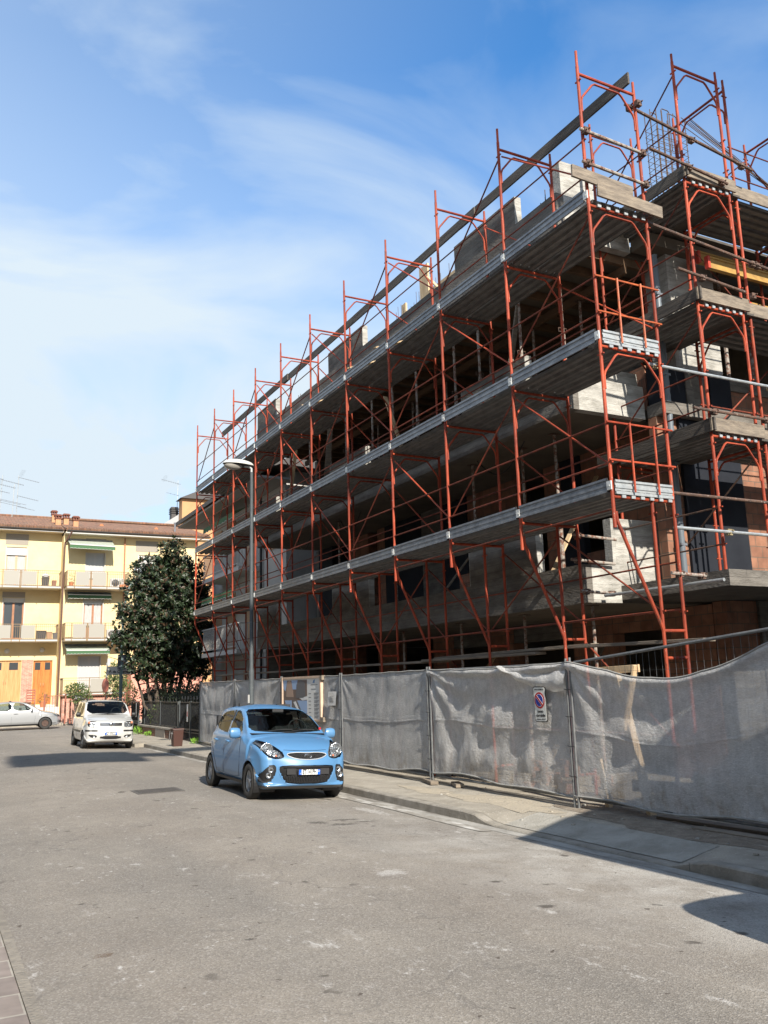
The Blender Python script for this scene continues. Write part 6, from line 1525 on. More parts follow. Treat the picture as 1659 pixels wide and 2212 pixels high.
# balconies
def balcony(x0, x1, zs, y, depth, panels, rh=.94, side=None, th=.13):
    o = MB().box((x0,y-depth,zs),(x1,y-.003,zs+th)).build('balcony', M_['soffit_y'], YH)
    MB().box((x0-.02,y-depth-.03,zs+.03),(x1+.02,y-depth-.003,zs+th+.02)).build('slab_edge', M_['trim_white'], o)
    b = MB(); yf = y-depth-.05; zt = zs+th+rh
    b.box((x0,yf-.018,zt-.03),(x1,yf+.018,zt)); b.box((x0,yf-.012,zs+.14),(x1,yf+.012,zs+.165)); b.box((x0,yf-.012,zt-.17),(x1,yf+.012,zt-.15))
    n = max(2, int((x1-x0)/.11))
    for i in range(n+1):
        x = x0+(x1-x0)*i/n; b.box((x-.007,yf-.007,zs+.16),(x+.007,yf+.007,zt-.03))
    for px in panels+[(x0,x0),(x1,x1)]:
        for x in set(px): b.box((x-.022,yf-.024,zs-.02),(x+.022,yf+.024,zt))
    for s_ in (x0, x1): b.box((s_-.015,yf,zt-.03),(s_+.015,y,zt)); b.box((s_-.012,yf,zs+.14),(s_+.012,y,zs+.165)); [b.box((s_-.007,yf+(y-yf)*k/9-.007,zs+.16),(s_+.007,yf+(y-yf)*k/9+.007,zt-.03)) for k in range(1,9)]
    b.build('railing', M_['rail'], o)
    for (a, c) in panels: MB().box((a+.06,yf-.03,zs+.19),(c-.06,yf-.021,zt-.08)).build('frosted_panel', M_['frost'], o)
    if side: MB().box((x0-.02,yf+.02,zs+.18),(x0-.008,y-.02,zt-.08)).build('side_panel', mat('side_panel_'+str(zs),(.50,.36,.20),.6), o)
    return o
balcony(-1.6,6.92,7.93,YL,1.15,[(3.66,4.6),(4.66,5.58),(.3,1.4)]); balcony(-1.6,6.85,4.78,YL,1.15,[(3.35,4.3),(4.75,5.62),(.3,1.4)], .90)
balcony(7.12,10.7,7.86,YR,1.1,[(7.55,8.45),(8.5,9.42)], side=True); balcony(7.12,10.7,4.76,YR,1.1,[(7.5,8.35),(8.4,9.4)], side=True); balcony(7.12,10.7,1.60,YR,1.1,[(8.6,9.6)], .90)
balcony(11.2,14.5,7.86,YR,1.1,[]); balcony(11.2,14.5,4.76,YR,1.1,[])
hp('lower_wall', M_['brick_small'], ((7.15,YR-.9,.12),(10.7,YR-.003,1.45)))
hp('pink_wall', mat('pink_plaster',(.66,.30,.22),.9,var=(.58,.26,.19),vscale=2), ((10.9,YR-1.6,.12),(15.2,YR-.01,3.0)))
# awnings
M_['awn_g'] = mat('green_awning_cloth', (.05,.12,.05), .85)
def stripes():
    m = bpy.data.materials.new('striped_awning'); m.use_nodes = True; nt = m.node_tree; N = nt.nodes; L = nt.links; b = N['Principled BSDF']; b.inputs['Roughness'].default_value = .9
    g = N.new('ShaderNodeNewGeometry'); s = N.new('ShaderNodeSeparateXYZ'); L.new(g.outputs['Position'], s.inputs[0])
    mu = N.new('ShaderNodeMath'); mu.operation = 'MULTIPLY'; mu.inputs[1].default_value = 7.0; L.new(s.outputs['Y'], mu.inputs[0]); fr = N.new('ShaderNodeMath'); fr.operation = 'FRACT'; L.new(mu.outputs[0], fr.inputs[0])
    gt_ = N.new('ShaderNodeMath'); gt_.operation = 'GREATER_THAN'; gt_.inputs[1].default_value = .55; L.new(fr.outputs[0], gt_.inputs[0])
    x = N.new('ShaderNodeMixRGB'); x.inputs[1].default_value = (.05,.10,.045,1); x.inputs[2].default_value = (.60,.60,.55,1); L.new(gt_.outputs[0], x.inputs[0]); L.new(x.outputs[0], b.inputs['Base Color']); return m
M_['awn_s'] = stripes()
def awning(x0, x1, y, zw, zf, dep, val, label, m, droop=0):
    t = thing('awning', label, 'awning', ((x0+x1)/2,y,zw), 0, 'green awnings on the yellow house')
    n = 60
    MB().grid([[(x0+(x1-x0)*i/n, y-.02, zw) for i in (0,n)],[(x0+(x1-x0)*i/n, y-dep, zf-droop*i/n) for i in (0,n)]]).build('canopy', m, t)
    sc_ = lambda i: .045*abs(math.sin(i/n*PI*13))
    P = [[(x0+(x1-x0)*i/n, y-dep-.006, zf-droop*i/n-q) for i in range(n+1)] for q in (0,)] + [[(x0+(x1-x0)*i/n, y-dep-.006, zf-droop*i/n-val+sc_(i)) for i in range(n+1)]]
    MB().grid(P).build('valance', M_['awn_g'], t)
    MB().tube([(p[0],p[1]-.004,p[2]) for p in P[1]], .012, 4).build('scalloped_trim', M_['trim_white'], t)
    MB().box((x0,y-dep-.03,zf-droop*.5-.03),(x1,y-dep+.01,zf-droop*.5+.03)).build('front_bar', M_['trim_white'], t) if not droop else MB().bar((x0,y-dep-.01,zf),(x1,y-dep-.01,zf-droop),.04,.06).build('front_bar', M_['trim_white'], t)
    b = MB()
    for x in (x0+.05,x1-.05): b.tube([(x,y-.02,zw-.5),(x,y-dep,zf)], .014, 5)
    b.tube([(x0,y-.06,zw+.03),(x1,y-.06,zw+.03)], .05, 8); b.build('arm', M_['galv'], t, True)
awning(7.20,9.85,YR,10.95,10.52,1.15,.26,'widest green striped awning, over the top balcony of the yellow house', M_['awn_s'], .05)
awning(7.32,9.85,YR,7.70,7.58,.35,.26,'dark green awning rolled in above the middle balcony', M_['awn_g'])
awning(7.28,9.75,YR,4.55,4.22,.95,.24,'green striped awning over the ground floor window', M_['awn_s'])
# things on balconies
def acunit(x, y, z, lab):
    t = thing('air_conditioner', lab, 'air conditioner', (x,y,z)); MB().box((x-.40,y-.15,z),(x+.40,y+.15,z+.56)).build('casing', M_['trim_white'], t, bevel=.02)
    b = MB(); b.lathe([(0,-.155),(.21,-.155),(.22,-.151)], (x-.10,y,z+.28), 'Y', 24); o = b.build('fan_opening', M_['black'], t)
    b = MB(); [b.tube([(x-.10+.2*math.cos(a)*k/4,y-.165,z+.28+.2*math.sin(a)*k/4) for a in [2*PI*q/20 for q in range(21)]], .006, 4) for k in (1,2,3,4)]; b.build('fan_grille', M_['galv'], o)
acunit(10.05,YR-.75,8.0,'white air conditioner on the top right balcony of the yellow house'); acunit(9.95,YR-.75,4.9,'white air conditioner on the middle balcony beside the magnolia')
def leafy(b, c, rad, n, ll, lw, seed, up_=.3, flat=1.0):
    """scatter folded leaves through an ellipsoid shell"""
    rs = np.random.default_rng(seed); 
    for _ in range(n):
        d = rs.normal(size=3); d /= np.linalg.norm(d); r = rs.uniform(.35,1)**.5
        p = np.array(c)+d*np.array(rad)*r; q = d+rs.normal(size=3)*.7+np.array((0,0,up_)); q /= np.linalg.norm(q)
        a = np.cross(q, rs.normal(size=3)); a /= np.linalg.norm(a)+1e-9; nrm = np.cross(q,a)
        L1 = ll*rs.uniform(.7,1.2); w_ = lw*rs.uniform(.8,1.2)
        b.add([p, p+q*L1*.45+a*w_/2+nrm*w_*.15, p+q*L1, p+q*L1*.45-a*w_/2+nrm*w_*.15], [(0,1,2),(0,2,3)])
def leafmat(name, c1, c2, under=None, rough=.4, scale=2.5):
    m = bpy.data.materials.new(name); m.use_nodes = True; nt = m.node_tree; N = nt.nodes; L = nt.links; b = N['Principled BSDF']; b.inputs['Roughness'].default_value = rough
    oi = N.new('ShaderNodeNewGeometry'); r = N.new('ShaderNodeMapRange'); L.new(oi.outputs['Random Per Island'], r.inputs[0])
    x = N.new('ShaderNodeMixRGB'); x.inputs[1].default_value = (*c1,1); x.inputs[2].default_value = (*c2,1); L.new(r.outputs[0], x.inputs[0]); cur = x.outputs[0]
    if under:
        y = N.new('ShaderNodeMixRGB'); y.inputs[2].default_value = (*under,1); L.new(cur, y.inputs[1])
        g_ = N.new('ShaderNodeMath'); g_.operation = 'GREATER_THAN'; g_.inputs[1].default_value = .82
        w_ = N.new('ShaderNodeTexWhiteNoise'); w_.noise_dimensions = '1D'; L.new(oi.outputs['Random Per Island'], w_.inputs['W']); L.new(w_.outputs['Value'], g_.inputs[0])
        ml = N.new('ShaderNodeMath'); ml.operation = 'MULTIPLY'; L.new(oi.outputs['Backfacing'], ml.inputs[0]); L.new(g_.outputs[0], ml.inputs[1]); L.new(ml.outputs[0], y.inputs[0]); cur = y.outputs[0]
    L.new(cur, b.inputs['Base Color']); return m
M_['leaf_m'] = leafmat('magnolia_leaf', (.008,.018,.007), (.024,.042,.013), (.05,.028,.014), .5)
M_['leaf_l'] = leafmat('laurel_leaf', (.05,.085,.02), (.11,.14,.04), None, .5)
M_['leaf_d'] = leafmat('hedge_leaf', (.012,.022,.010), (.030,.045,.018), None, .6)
M_['bark'] = mat('magnolia_bark', (.10,.075,.055), .9, var=(.06,.045,.035), vscale=8, bump=.5)
def pot(x, y, z, lab, w_=.16, hh=.3, m=None, n=70, ll=.12):
    t = thing('potted_plant', lab, 'plant', (x,y,z)); b = MB(); b.lathe([(0,0),(w_*.7,0),(w_,w_*1.5),(w_*1.08,w_*1.5),(w_*1.08,w_*1.7),(w_*.9,w_*1.7),(0,w_*1.6)], (x,y,z), n=16); b.build('pot', M_['terracotta'], t, True)
    b = MB(); leafy(b, (x,y,z+w_*1.7+hh*.5), (w_*1.3,w_*1.3,hh*.6), n, ll, .03, int(x*97)); b.build('foliage', M_['leaf_l'], t)
pot(7.40,YR-.85,7.99,'potted plant in the left corner of the top right balcony',.15,.4)
def trough(x, y, z, lab, l=.5):
    t = thing('flower_trough', lab, 'plant', (x,y,z)); MB().box((x-l/2,y-.09,z),(x+l/2,y+.09,z+.17)).build('trough', M_['terracotta'], t, bevel=.01)
    b = MB(); leafy(b, (x,y,z+.30), (l*.5,.13,.18), 110, .10, .03, int(x*31)); b.build('foliage', M_['leaf_l'], t)
trough(10.45,YR-.95,8.0,'terracotta trough of flowers beside the top air conditioner')
t = thing('planter_box', 'pale stone planter box on the lowest balcony of the yellow house', 'planter', (8.9,YR-.9,1.73)); MB().box((8.2,YR-1.0,1.735),(9.9,YR-.72,2.02)).build('box', mat('stone_planter',(.45,.42,.35),.9), t, bevel=.01)
b = MB(); [leafy(b, (x,YR-.86,2.08), (.28,.12,.1), 50, .08, .03, int(x*50)) for x in (8.4,8.8,9.2,9.6)]; b.build('foliage', M_['leaf_d'], t)
def bin_(x, y, z, w_, h, c, lab, cat='bin', nm='waste_bin'):
    t = thing(nm, lab, cat, (x,y,z)); b = MB(); b.prism([(-w_*.42,0),(w_*.42,0),(w_*.5,h),(-w_*.5,h)], y-w_*.4, y+w_*.4, lambda u,v,d: (x+u,d,z+v)); m_ = mat('bin_'+lab[:14].replace(' ','_'), c, .5); b.build('bucket', m_, t, bevel=.01)
    MB().box((x-w_*.53,y-w_*.45,z+h+.002),(x+w_*.53,y+w_*.45,z+h+.035)).build('lid', m_, t, bevel=.01)
bin_(6.05,YL-.8,8.07,.42,.50,(.02,.018,.018),'black bin on the top left balcony of the yellow house')
bin_(6.55,YL-.85,8.07,.26,.34,(.18,.07,.04),'brown pot shaped bin next to the black one on the top left balcony')
o = MB().lathe([(0,0),(.20,.0),(.24,.08),(.16,.20),(0,.26)], (6.05,YL-.8,8.63), n=10).build('plastic_bag', mat('white_bag',(.6,.6,.6),.5), None, True); tag(o, 'white plastic bag lying on the black bin on the top left balcony', 'bag')
bin_(5.95,YL-.8,4.92,.55,.48,(.02,.02,.022),'dark crate shaped bin on the middle left balcony')
bin_(6.40,YL-.85,4.92,.32,.42,(.30,.17,.09),'brown bucket lined with a bag on the middle left balcony')
bin_(6.72,YL-.85,4.92,.25,.36,(.06,.065,.07),'small grey bin at the right end of the middle left balcony')
for (x,z,lab) in ((4.2,4.30,'oval wall lamp above the wide garage door'),(6.15,4.35,'square wall lamp above the orange door')):
    t = MB().lathe([(0,-.09),(.10,-.07),(.15,0)], (x,YL-.001,z), 'Y', 16); o = t.build('wall_lamp', mat('lamp_opal'+str(z),(.55,.53,.48),.4), None, True); tag(o, lab, 'lamp')
# antennas
def yagi(b, p, q, n, l):
    p, q = Vector(p), Vector(q); b.tube([p,q], .012, 4)
    for k in range(n):
        c = p.lerp(q, k/(n-1)); b.tube([c+Vector((0,0,l/2)), c-Vector((0,0,l/2))], .008, 3) if k % 1 == 0 else 0
def antenna(x, y, zb, zt, booms, lab):
    t = thing('roof_antenna', lab, 'antenna', (x,y,zb)); MB().tube([(x,y,zb),(x+.05,y,zt)], .022, 6).build('mast', M_['galv_tube'], t, True)
    b = MB()
    for (z, x0, x1, n, l) in booms: yagi(b, (x+x0,y-.1*n/10,z+(-x0)*.18), (x+x1,y-.05,z-(x1)*.18), n, l)
    b.build('elements', mat('antenna_alu'+str(x),(.07,.07,.08),.6), t)
    b = MB()
    for (z, x0, x1, n, l) in booms[:1]:
        for k in range(7): b.tube([(x+x0+.02+.03*k,y,z+.12+.07*k),(x+x0+.3+.03*k,y,z+.12+.07*k)], .005, 3)
    b.build('reflector_grid', M_['galv'], t)
antenna(3.62,60.2,13.0,15.9,[(15.6,-.6,.1,6,.12),(15.55,.1,1.35,14,.10),(14.8,-.6,.5,9,.10),(14.2,-.8,1.2,4,.06)],'left roof antenna with several stacked yagi arms')
antenna(4.35,60.0,12.9,15.3,[(15.05,-1.1,.1,11,.12),(14.1,-1.0,.8,4,.05),(13.9,-.7,.8,4,.06)],'thick middle roof antenna mast with a junction box')
antenna(4.62,60.4,12.9,16.0,[(15.85,.0,1.3,13,.08),(14.6,.0,1.3,13,.09),(13.9,.1,1.1,5,.06)],'right roof antenna with three arms pointing right')
# orange house and grey roof behind
OH = thing('orange_house', 'tall orange plastered house end rising behind the eave of the white house', 'house', (18,64,0))
MB().box((16.0,62,0),(24,62.9,15.6)).build('wall', mat('orange_plaster',(.48,.27,.13),.9,var=(.42,.23,.11),vscale=1), OH)
b = MB(); b.prism([(15.8,15.6),(17.2,16.25),(24.2,15.75),(24.2,15.6)], 61.7, 63.2, lambda u,v,d: (u,d,v)); b.build('roof', M_['gutter_dk'], OH)
GH = thing('grey_roof_house', 'house with a sloping grey roof gable behind the tiled ridge', 'house', (15,66,0))
MB().prism([(11,0),(17.5,0),(17.5,15.6),(16.6,15.0),(14.0,13.2),(11,11.2)], 63.0, 72, lambda u,v,d: (u,d,v)).build('wall', mat('grey_plaster',(.36,.37,.38),.9), GH)
MB().box((15.6,63.5,14.3),(16.1,64.1,15.25)).build('chimney', M_['gutter_dk'], GH); b = MB(); [b.box((15.55,63.45,14.75+.16*k),(16.15,64.15,14.82+.16*k)) for k in range(3)]; b.build('chimney_cowl', M_['black'], GH)
antenna(15.95,63.3,14.9,17.3,[(17.0,-1.2,.2,9,.10),(16.1,-.8,.1,4,.1)],'small thin antenna beside the black chimney')
# ------------------------------------------------------------------ white neighbour house behind the scaffolding
WH = thing('white_house', 'white neighbouring house with balconies seen through the far scaffolding bays', 'house', (13,33,0))
M_['white_pl'] = mat('white_plaster', (.50,.49,.47), .9, var=(.43,.42,.40), vscale=1.5)
def wp(name, m, *boxes, parent=None):
    for a, c in boxes: o = MB().box(a, c).build(name, m, parent or WH)
    return o
wp('wall', M_['white_pl'], ((10.75,27.6,0),(18,36.3,9.3)))
b = MB(); b.prism([(9.35,8.82),(9.35,8.98),(14,10.9),(18.8,9.0),(18.8,8.85),(10.3,9.25)], 26.9, 37.3, lambda u,v,d: (u,d,v)); b.build('roof', M_['gutter_dk'], WH)
wp('eave_soffit', mat('grey_soffit',(.30,.29,.27),.9), ((9.45,26.95,8.72),(10.74,37.25,8.80)))
wp('cornice', M_['trim_white'], ((10.68,27.5,8.55),(10.748,36.3,8.71)))
for k,(z,y0,y1) in enumerate(((3.0,30.4,34.9),(6.0,30.2,34.9))):
    o = wp('balcony', M_['white_pl'], ((9.9,y0,z),(10.745,y1,z+.16)))
    b = MB(); zt = z+1.12
    b.box((9.90,y0,zt-.04),(9.94,y1,zt)); b.box((9.90,y0,z+.25),(9.93,y1,z+.28)); b.box((9.9,y0,zt-.04),(10.74,y0+.04,zt))
    for i in range(int((y1-y0)/.13)): y = y0+.13*i; b.box((9.905,y,z+.28),(9.925,y+.015,zt-.04))
    for i in range(6): b.box((9.92+.13*i,y0+.01,z+.2),(9.94+.13*i,y0+.03,zt-.04))
    b.build('railing', M_['trim_white'], o)
for (y,z,h) in ((28.6,3.3,1.5),(31.2,3.2,2.3),(33.6,3.2,2.3),(35.4,4.0,1.4),(31.2,6.2,2.2),(33.6,6.2,2.2),(28.6,6.6,1.4),(35.4,7.0,1.3),(31.5,.2,2.2),(34.2,1.0,1.3)):
    o = wp('window', M_['woodframe2'], ((10.70,y-.5,z),(10.747,y+.5,z+h))); wp('roller_shutter', mat('tan_shutter%.1f%.1f'%(y,z),(.42,.27,.17),.7), ((10.685,y-.42,z+.05),(10.699,y+.42,z+h-.05)), parent=o)
wp('string_course', M_['trim_white'], ((10.72,27.55,5.25),(10.747,30.2,5.31)), ((10.72,27.55,4.6),(10.747,30.2,4.64)), ((10.72,27.55,3.0),(10.747,30.3,3.1)))
MB().tube([(10.66,29.9,.1),(10.66,29.9,8.7)], .05, 8).build('downpipe', M_['black'], WH, True)
for (y,z) in ((32.3,8.45),(32.4,5.55)):
    t = thing('awning', 'green scalloped awning under the %s of the white house' % ('roof eave' if z > 7 else 'upper balcony'), 'awning', (10.3,y,z))
    n = 40; P = [[(9.75,y-2+4*i/n,z-.25) for i in range(n+1)],[(9.72,y-2+4*i/n,z-.5+.05*abs(math.sin(i/n*PI*11))) for i in range(n+1)]]
    MB().grid(P).build('valance', M_['awn_g'], t); MB().grid([[(10.35,y-2,z),(10.35,y+2,z)],[(9.75,y-2,z-.25),(9.75,y+2,z-.25)]]).build('canopy', M_['awn_g'], t); MB().tube([(p[0]-.005,p[1],p[2]) for p in P[1]], .01, 4).build('scalloped_trim', M_['trim_white'], t)
# low building bit / shed behind fence end
o = MB().box((10.2,29.0,.0),(10.42,35.0,1.7)).build('garden_wall', mat('dark_render',(.10,.085,.07),.9), None); tag(o, 'low dark rendered wall between the scaffolding and the white house', 'wall')

# ------------------------------------------------------------------ magnolia and garden greenery
def magnolia():
    t = thing('magnolia_tree', 'large dark glossy magnolia tree standing in the garden before the yellow house', 'tree', (8.62,36.7,0)); S_ = .895; sv = lambda v: ((v[0]-9.22)*S_+8.74,(v[1]-39.3)*S_+36.7,v[2]*.94+.0)
    b = MB(); base = Vector((9.25,39.3,0))
    limbs = []
    for (dx,dy,h,r) in ((-.9,-.1,4.3,.075),(-.35,.2,5.4,.09),(.1,-.2,6.8,.11),(.6,.1,5.6,.09),(1.1,.0,4.6,.08),(-1.35,.1,3.0,.05),(1.6,-.1,3.4,.05)):
        top = base+Vector((dx*1.05,dy,h)); mid = base+Vector((dx*.75,dy*.5,1.7+.1*h)); q = base+Vector((dx*.18,0,.7))
        b.tube([base+Vector((dx*.05,0,-.1)), q, (q+mid)/2+Vector((dx*.12,0,-.12)), mid, (mid+top)/2+Vector((0,0,.1)), top], [r*1.7,r*1.4,r*1.15,r,r*.7,r*.3], 8)
        limbs.append((mid,top))
    for k in range(60):
        m_, tp = random.choice(limbs); p = m_.lerp(tp, random.uniform(.1,1)); d = Vector((random.uniform(-1,1),random.uniform(-1,1),random.uniform(-.1,.8))).normalized()
        b.tube([p, p+d*.5+Vector((0,0,.05)), p+d*random.uniform(.8,1.5)], [.03,.02,.008], 5)
    b.v = [sv(v) for v in b.v]; b.build('trunk', M_['bark'], t, True)
    lobes = [((9.55,39.2,7.9),(.62,.7,.78)),((8.75,39.2,7.25),(1.0,1.0,.6)),((10.1,39.4,7.15),(1.05,1.0,.8)),((8.35,39.0,6.35),(1.05,1.1,.85)),((9.5,39.1,6.2),(1.5,1.4,1.0)),((10.75,39.4,6.2),(.85,1.1,.9)),
             ((8.15,38.9,5.0),(1.15,1.2,.85)),((9.3,38.8,5.0),(1.5,1.5,1.0)),((10.7,39.2,5.0),(1.1,1.2,.95)),((8.05,39.0,3.95),(1.2,1.2,.75)),((9.3,38.7,3.8),(1.5,1.5,.9)),((10.75,39.2,3.9),(1.15,1.2,.9)),
             ((8.55,39.0,3.0),(1.0,1.1,.65)),((9.7,38.9,2.85),(1.3,1.2,.65)),((10.9,39.3,3.0),(.8,1.0,.6)),((7.5,39.1,5.35),(.5,.7,.3)),((7.5,39.0,4.1),(.5,.7,.3)),((11.5,39.3,4.5),(.45,.6,.4)),((11.6,39.3,5.6),(.35,.6,.35))]
    rs = np.random.default_rng(5); VV = []; FF = []; o = 0
    for (c, rad) in lobes:
        vol = (rad[0]*rad[1]+rad[0]*rad[2]+rad[1]*rad[2])/3
        for _ in range(int(255*vol)):
            d = rs.normal(size=3); d /= np.linalg.norm(d)
            if d[1] > .55 and rs.random() < .6: continue
            r = rs.uniform(.30,1.06); p = np.array(c)+d*np.array(rad)*r
            ax = d*.8+rs.normal(size=3)*.45+np.array((0,-.1,.5)); ax /= np.linalg.norm(ax)
            e1 = np.cross(ax, (0.3,.2,1.)); e1 /= np.linalg.norm(e1); e2 = np.cross(ax, e1)
            for k in range(rs.integers(6,10)):
                a = rs.uniform(0,2*PI); el = rs.uniform(.25,.95); q = ax*el+(e1*math.cos(a)+e2*math.sin(a))*(1.1-.4*el); q /= np.linalg.norm(q)
                sd = np.cross(q, ax); sd /= np.linalg.norm(sd)+1e-9; nn_ = np.cross(sd,q); Lf = rs.uniform(.17,.27); w_ = Lf*rs.uniform(.38,.48)
                p0 = p+q*.02
                VV += [p0, p0+q*Lf*.5+sd*w_/2+nn_*.018, p0+q*Lf*.5-nn_*.0, p0+q*Lf*.5-sd*w_/2+nn_*.018, p0+q*Lf-nn_*.03]
                FF += [(o,o+2,o+1),(o,o+3,o+2),(o+1,o+2,o+4),(o+2,o+3,o+4)]; o += 5
    me = bpy.data.meshes.new('crown'); VV = [sv(v) for v in VV]; bt = Vector((8.62,36.7,0))
    me.from_pydata([(v[0]-bt[0],v[1]-bt[1],v[2]) for v in VV], [], FF); me.materials.append(M_['leaf_m']); c = bpy.data.objects.new('crown', me); COL.objects.link(c); c.parent = t
magnolia()
def shrub(name, lab, cat, blobs, m, n, ll, lw, stem=True):
    c0 = blobs[0][0]; t = thing(name, lab, cat, (c0[0],c0[1],0))
    if stem:
        b = MB(); 
        for (c, rad) in blobs: b.tube([(c0[0],c0[1],0),(c[0]*.5+c0[0]*.5,c[1],c[2]*.5),(c[0],c[1],c[2])], [.04,.03,.01], 6)
        b.build('stem', M_['bark'], t, True)
    b = MB()
    for k,(c, rad) in enumerate(blobs): leafy(b, c, rad, int(n*rad[0]*rad[2]), ll, lw, 100+k+int(c[0]*10))
    b.build('foliage', m, t)
shrub('bay_shrub','rounded laurel bush beside the red gate before the yellow house','shrub',[((7.5,50.5,1.75),(.55,.5,.55)),((7.2,50.5,1.9),(.4,.4,.35)),((7.85,50.4,1.5),(.35,.4,.4))],M_['leaf_l'],1500,.16,.06)
shrub('citrus_shrub','light green shrub behind the street name sign','shrub',[((8.7,46,2.6),(.55,.6,.7)),((8.55,46,2.0),(.5,.6,.6)),((9.1,46,1.6),(.6,.6,.7))],M_['leaf_l'],1300,.17,.06)
shrub('oleander_shrub','loose willowy shrub hanging over the garden fence beside the magnolia','shrub',[((10.0,37.0,2.2),(.55,.5,.8)),((9.7,36.6,1.5),(.4,.4,.6)),((10.6,37,2.4),(.5,.5,.7))],M_['leaf_l'],700,.20,.035)
shrub('fence_climber','pale green climbing plant growing through the black fence bars','plant',[((8.3,36.2,.75),(.12,.55,.45)),((8.28,35.4,1.05),(.1,.3,.2))],M_['leaf_l'],2600,.10,.035,False)
# dense hedge behind the fence
b = MB(); rs = random.Random(3)
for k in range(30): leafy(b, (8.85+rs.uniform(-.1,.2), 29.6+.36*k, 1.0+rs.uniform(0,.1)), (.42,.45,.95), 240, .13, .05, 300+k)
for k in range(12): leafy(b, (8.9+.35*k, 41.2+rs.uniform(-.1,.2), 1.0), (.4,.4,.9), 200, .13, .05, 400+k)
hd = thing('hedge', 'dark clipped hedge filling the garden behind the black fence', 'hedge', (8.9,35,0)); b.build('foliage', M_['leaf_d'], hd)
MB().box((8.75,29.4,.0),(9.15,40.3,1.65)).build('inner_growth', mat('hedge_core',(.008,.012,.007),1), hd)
for (x,y,s,lab) in ((7.85,37.0,.22,'bright green tuft of weeds at the end of the low brick wall'),(7.95,35.3,.13,'small weed tuft against the low brick wall'),(8.0,28.6,.14,'weeds growing at the foot of the last fence post')):
    b = MB(); leafy(b, (x,y,s*.5+.03), (s*1.3,s*1.3,s*.5), 160, s*.8, .02, int(y), 1.2); o = b.build('weed_tuft', mat('weed'+str(y),(.16,.32,.03),.6), None); tag(o, lab, 'weed')

# ------------------------------------------------------------------ garden fence, gate, wall
M_['iron'] = mat('dark_iron', (.022,.024,.028), .5, .3); M_['iron_g'] = mat('grey_green_iron', (.07,.08,.085), .5, .3)
def bars(b, y0, y1, z0, z1, x=8.2, step=.105):
    n = int((y1-y0)/step)
    for i in range(n+1): y = y0+(y1-y0)*i/n; b.bar((x,y,z0),(x,y,z1), .016, .016)
    b.bar((x,y0,z1),(x,y1,z1), .03,.03); b.bar((x,y0,z0),(x,y1,z0), .03,.03)
t = thing('iron_fence', 'black iron railing fence standing on the low brick wall', 'fence', (8.2,34.4,0))
b = MB(); bars(b, 31.9, 37.2, .46, 1.33); b.build('railing', M_['iron'], t)
b = MB(); [b.bar((8.2,y,.36),(8.2,y,1.36),.05,.05) for y in (31.85,34.5,37.25)]; b.build('post', M_['iron_g'], t)
b = MB()
for i in range(12): y = 32.1+.43*i; b.tube([(8.2,y,1.33),(8.2,y+.06,1.42),(8.2,y-.05,1.48),(8.2,y+.02,1.52)], .01, 4)
b.build('finial_scrolls', M_['iron'], t)
t = thing('low_brick_wall', 'low brown brick garden wall with pale coping and a meter door', 'wall', (8.15,34.3,0))
MB().box((8.02,31.2,-.02),(8.35,37.6,.34)).build('brickwork', M_['brick_dark'], t); MB().box((7.99,31.2,.342),(8.38,37.65,.40)).build('coping', M_['kerb'], t); MB().box((8.0,33.0,.03),(8.018,34.5,.33)).build('meter_door', mat('meter_door',(.20,.18,.16),.7), t)
t = thing('garden_gate', 'black iron double garden gate with a paper strip tied to it', 'gate', (8.2,30,0))
b = MB(); bars(b, 28.9, 30.15, .05, 1.33, 8.2, .11); bars(b, 30.2, 31.5, .05, 1.33, 8.2, .11); b.bar((8.2,28.9,.42),(8.2,31.5,.42),.03,.05); b.bar((8.2,28.9,.32),(8.2,31.5,.32),.03,.03); b.build('leaf_bars', M_['iron'], t)
b = MB(); [b.bar((8.2,y,0),(8.2,y,1.38),.07,.07) for y in (28.85,30.17,31.6)]; b.build('post', M_['iron_g'], t)
b = MB()
for i in range(7): y = 29+.38*i; b.tube([(8.2,y,1.33),(8.2,y+.1,1.50),(8.2,y+.02,1.54),(8.2,y-.06,1.44),(8.2,y+.16,1.36)], .011, 4)
b.build('finial_scrolls', M_['iron'], t)
for (y,lab) in ((30.42,'white paper strip with red marks hanging on the double garden gate'),(38.7,'plain white paper strip hanging on the narrow far gate')):
    tt = MB().box((8.15,y-.09,.68),(8.155,y+.09,1.27)).build('paper_strip', mat('strip'+str(y),(.66,.65,.63),.6), None); tag(tt, lab, 'notice')
    if y < 35:
        r_ = thing; q = MB()
        q.box((8.146,y-.05,.85),(8.149,y+.04,1.02)); q.build('print_red', M_['sign_red'], tt)
t = thing('narrow_gate', 'narrow iron garden gate farther along past the brick wall', 'gate', (8.2,39,0))
b = MB(); bars(b, 38.45, 39.75, .05, 1.30, 8.2, .11); b.build('leaf_bars', M_['iron'], t); b = MB(); [b.bar((8.2,y,0),(8.2,y,1.34),.06,.06) for y in (38.4,39.8)]; [b.bar((8.2,38.4,z),(8.2,39.8,z),.05,.05) for z in (1.31,.5,.42)]; b.build('post', M_['iron_g'], t)
MB().box((8.21,38.5,.06),(8.22,39.7,1.25)).build('backing_sheet', M_['iron'], t)
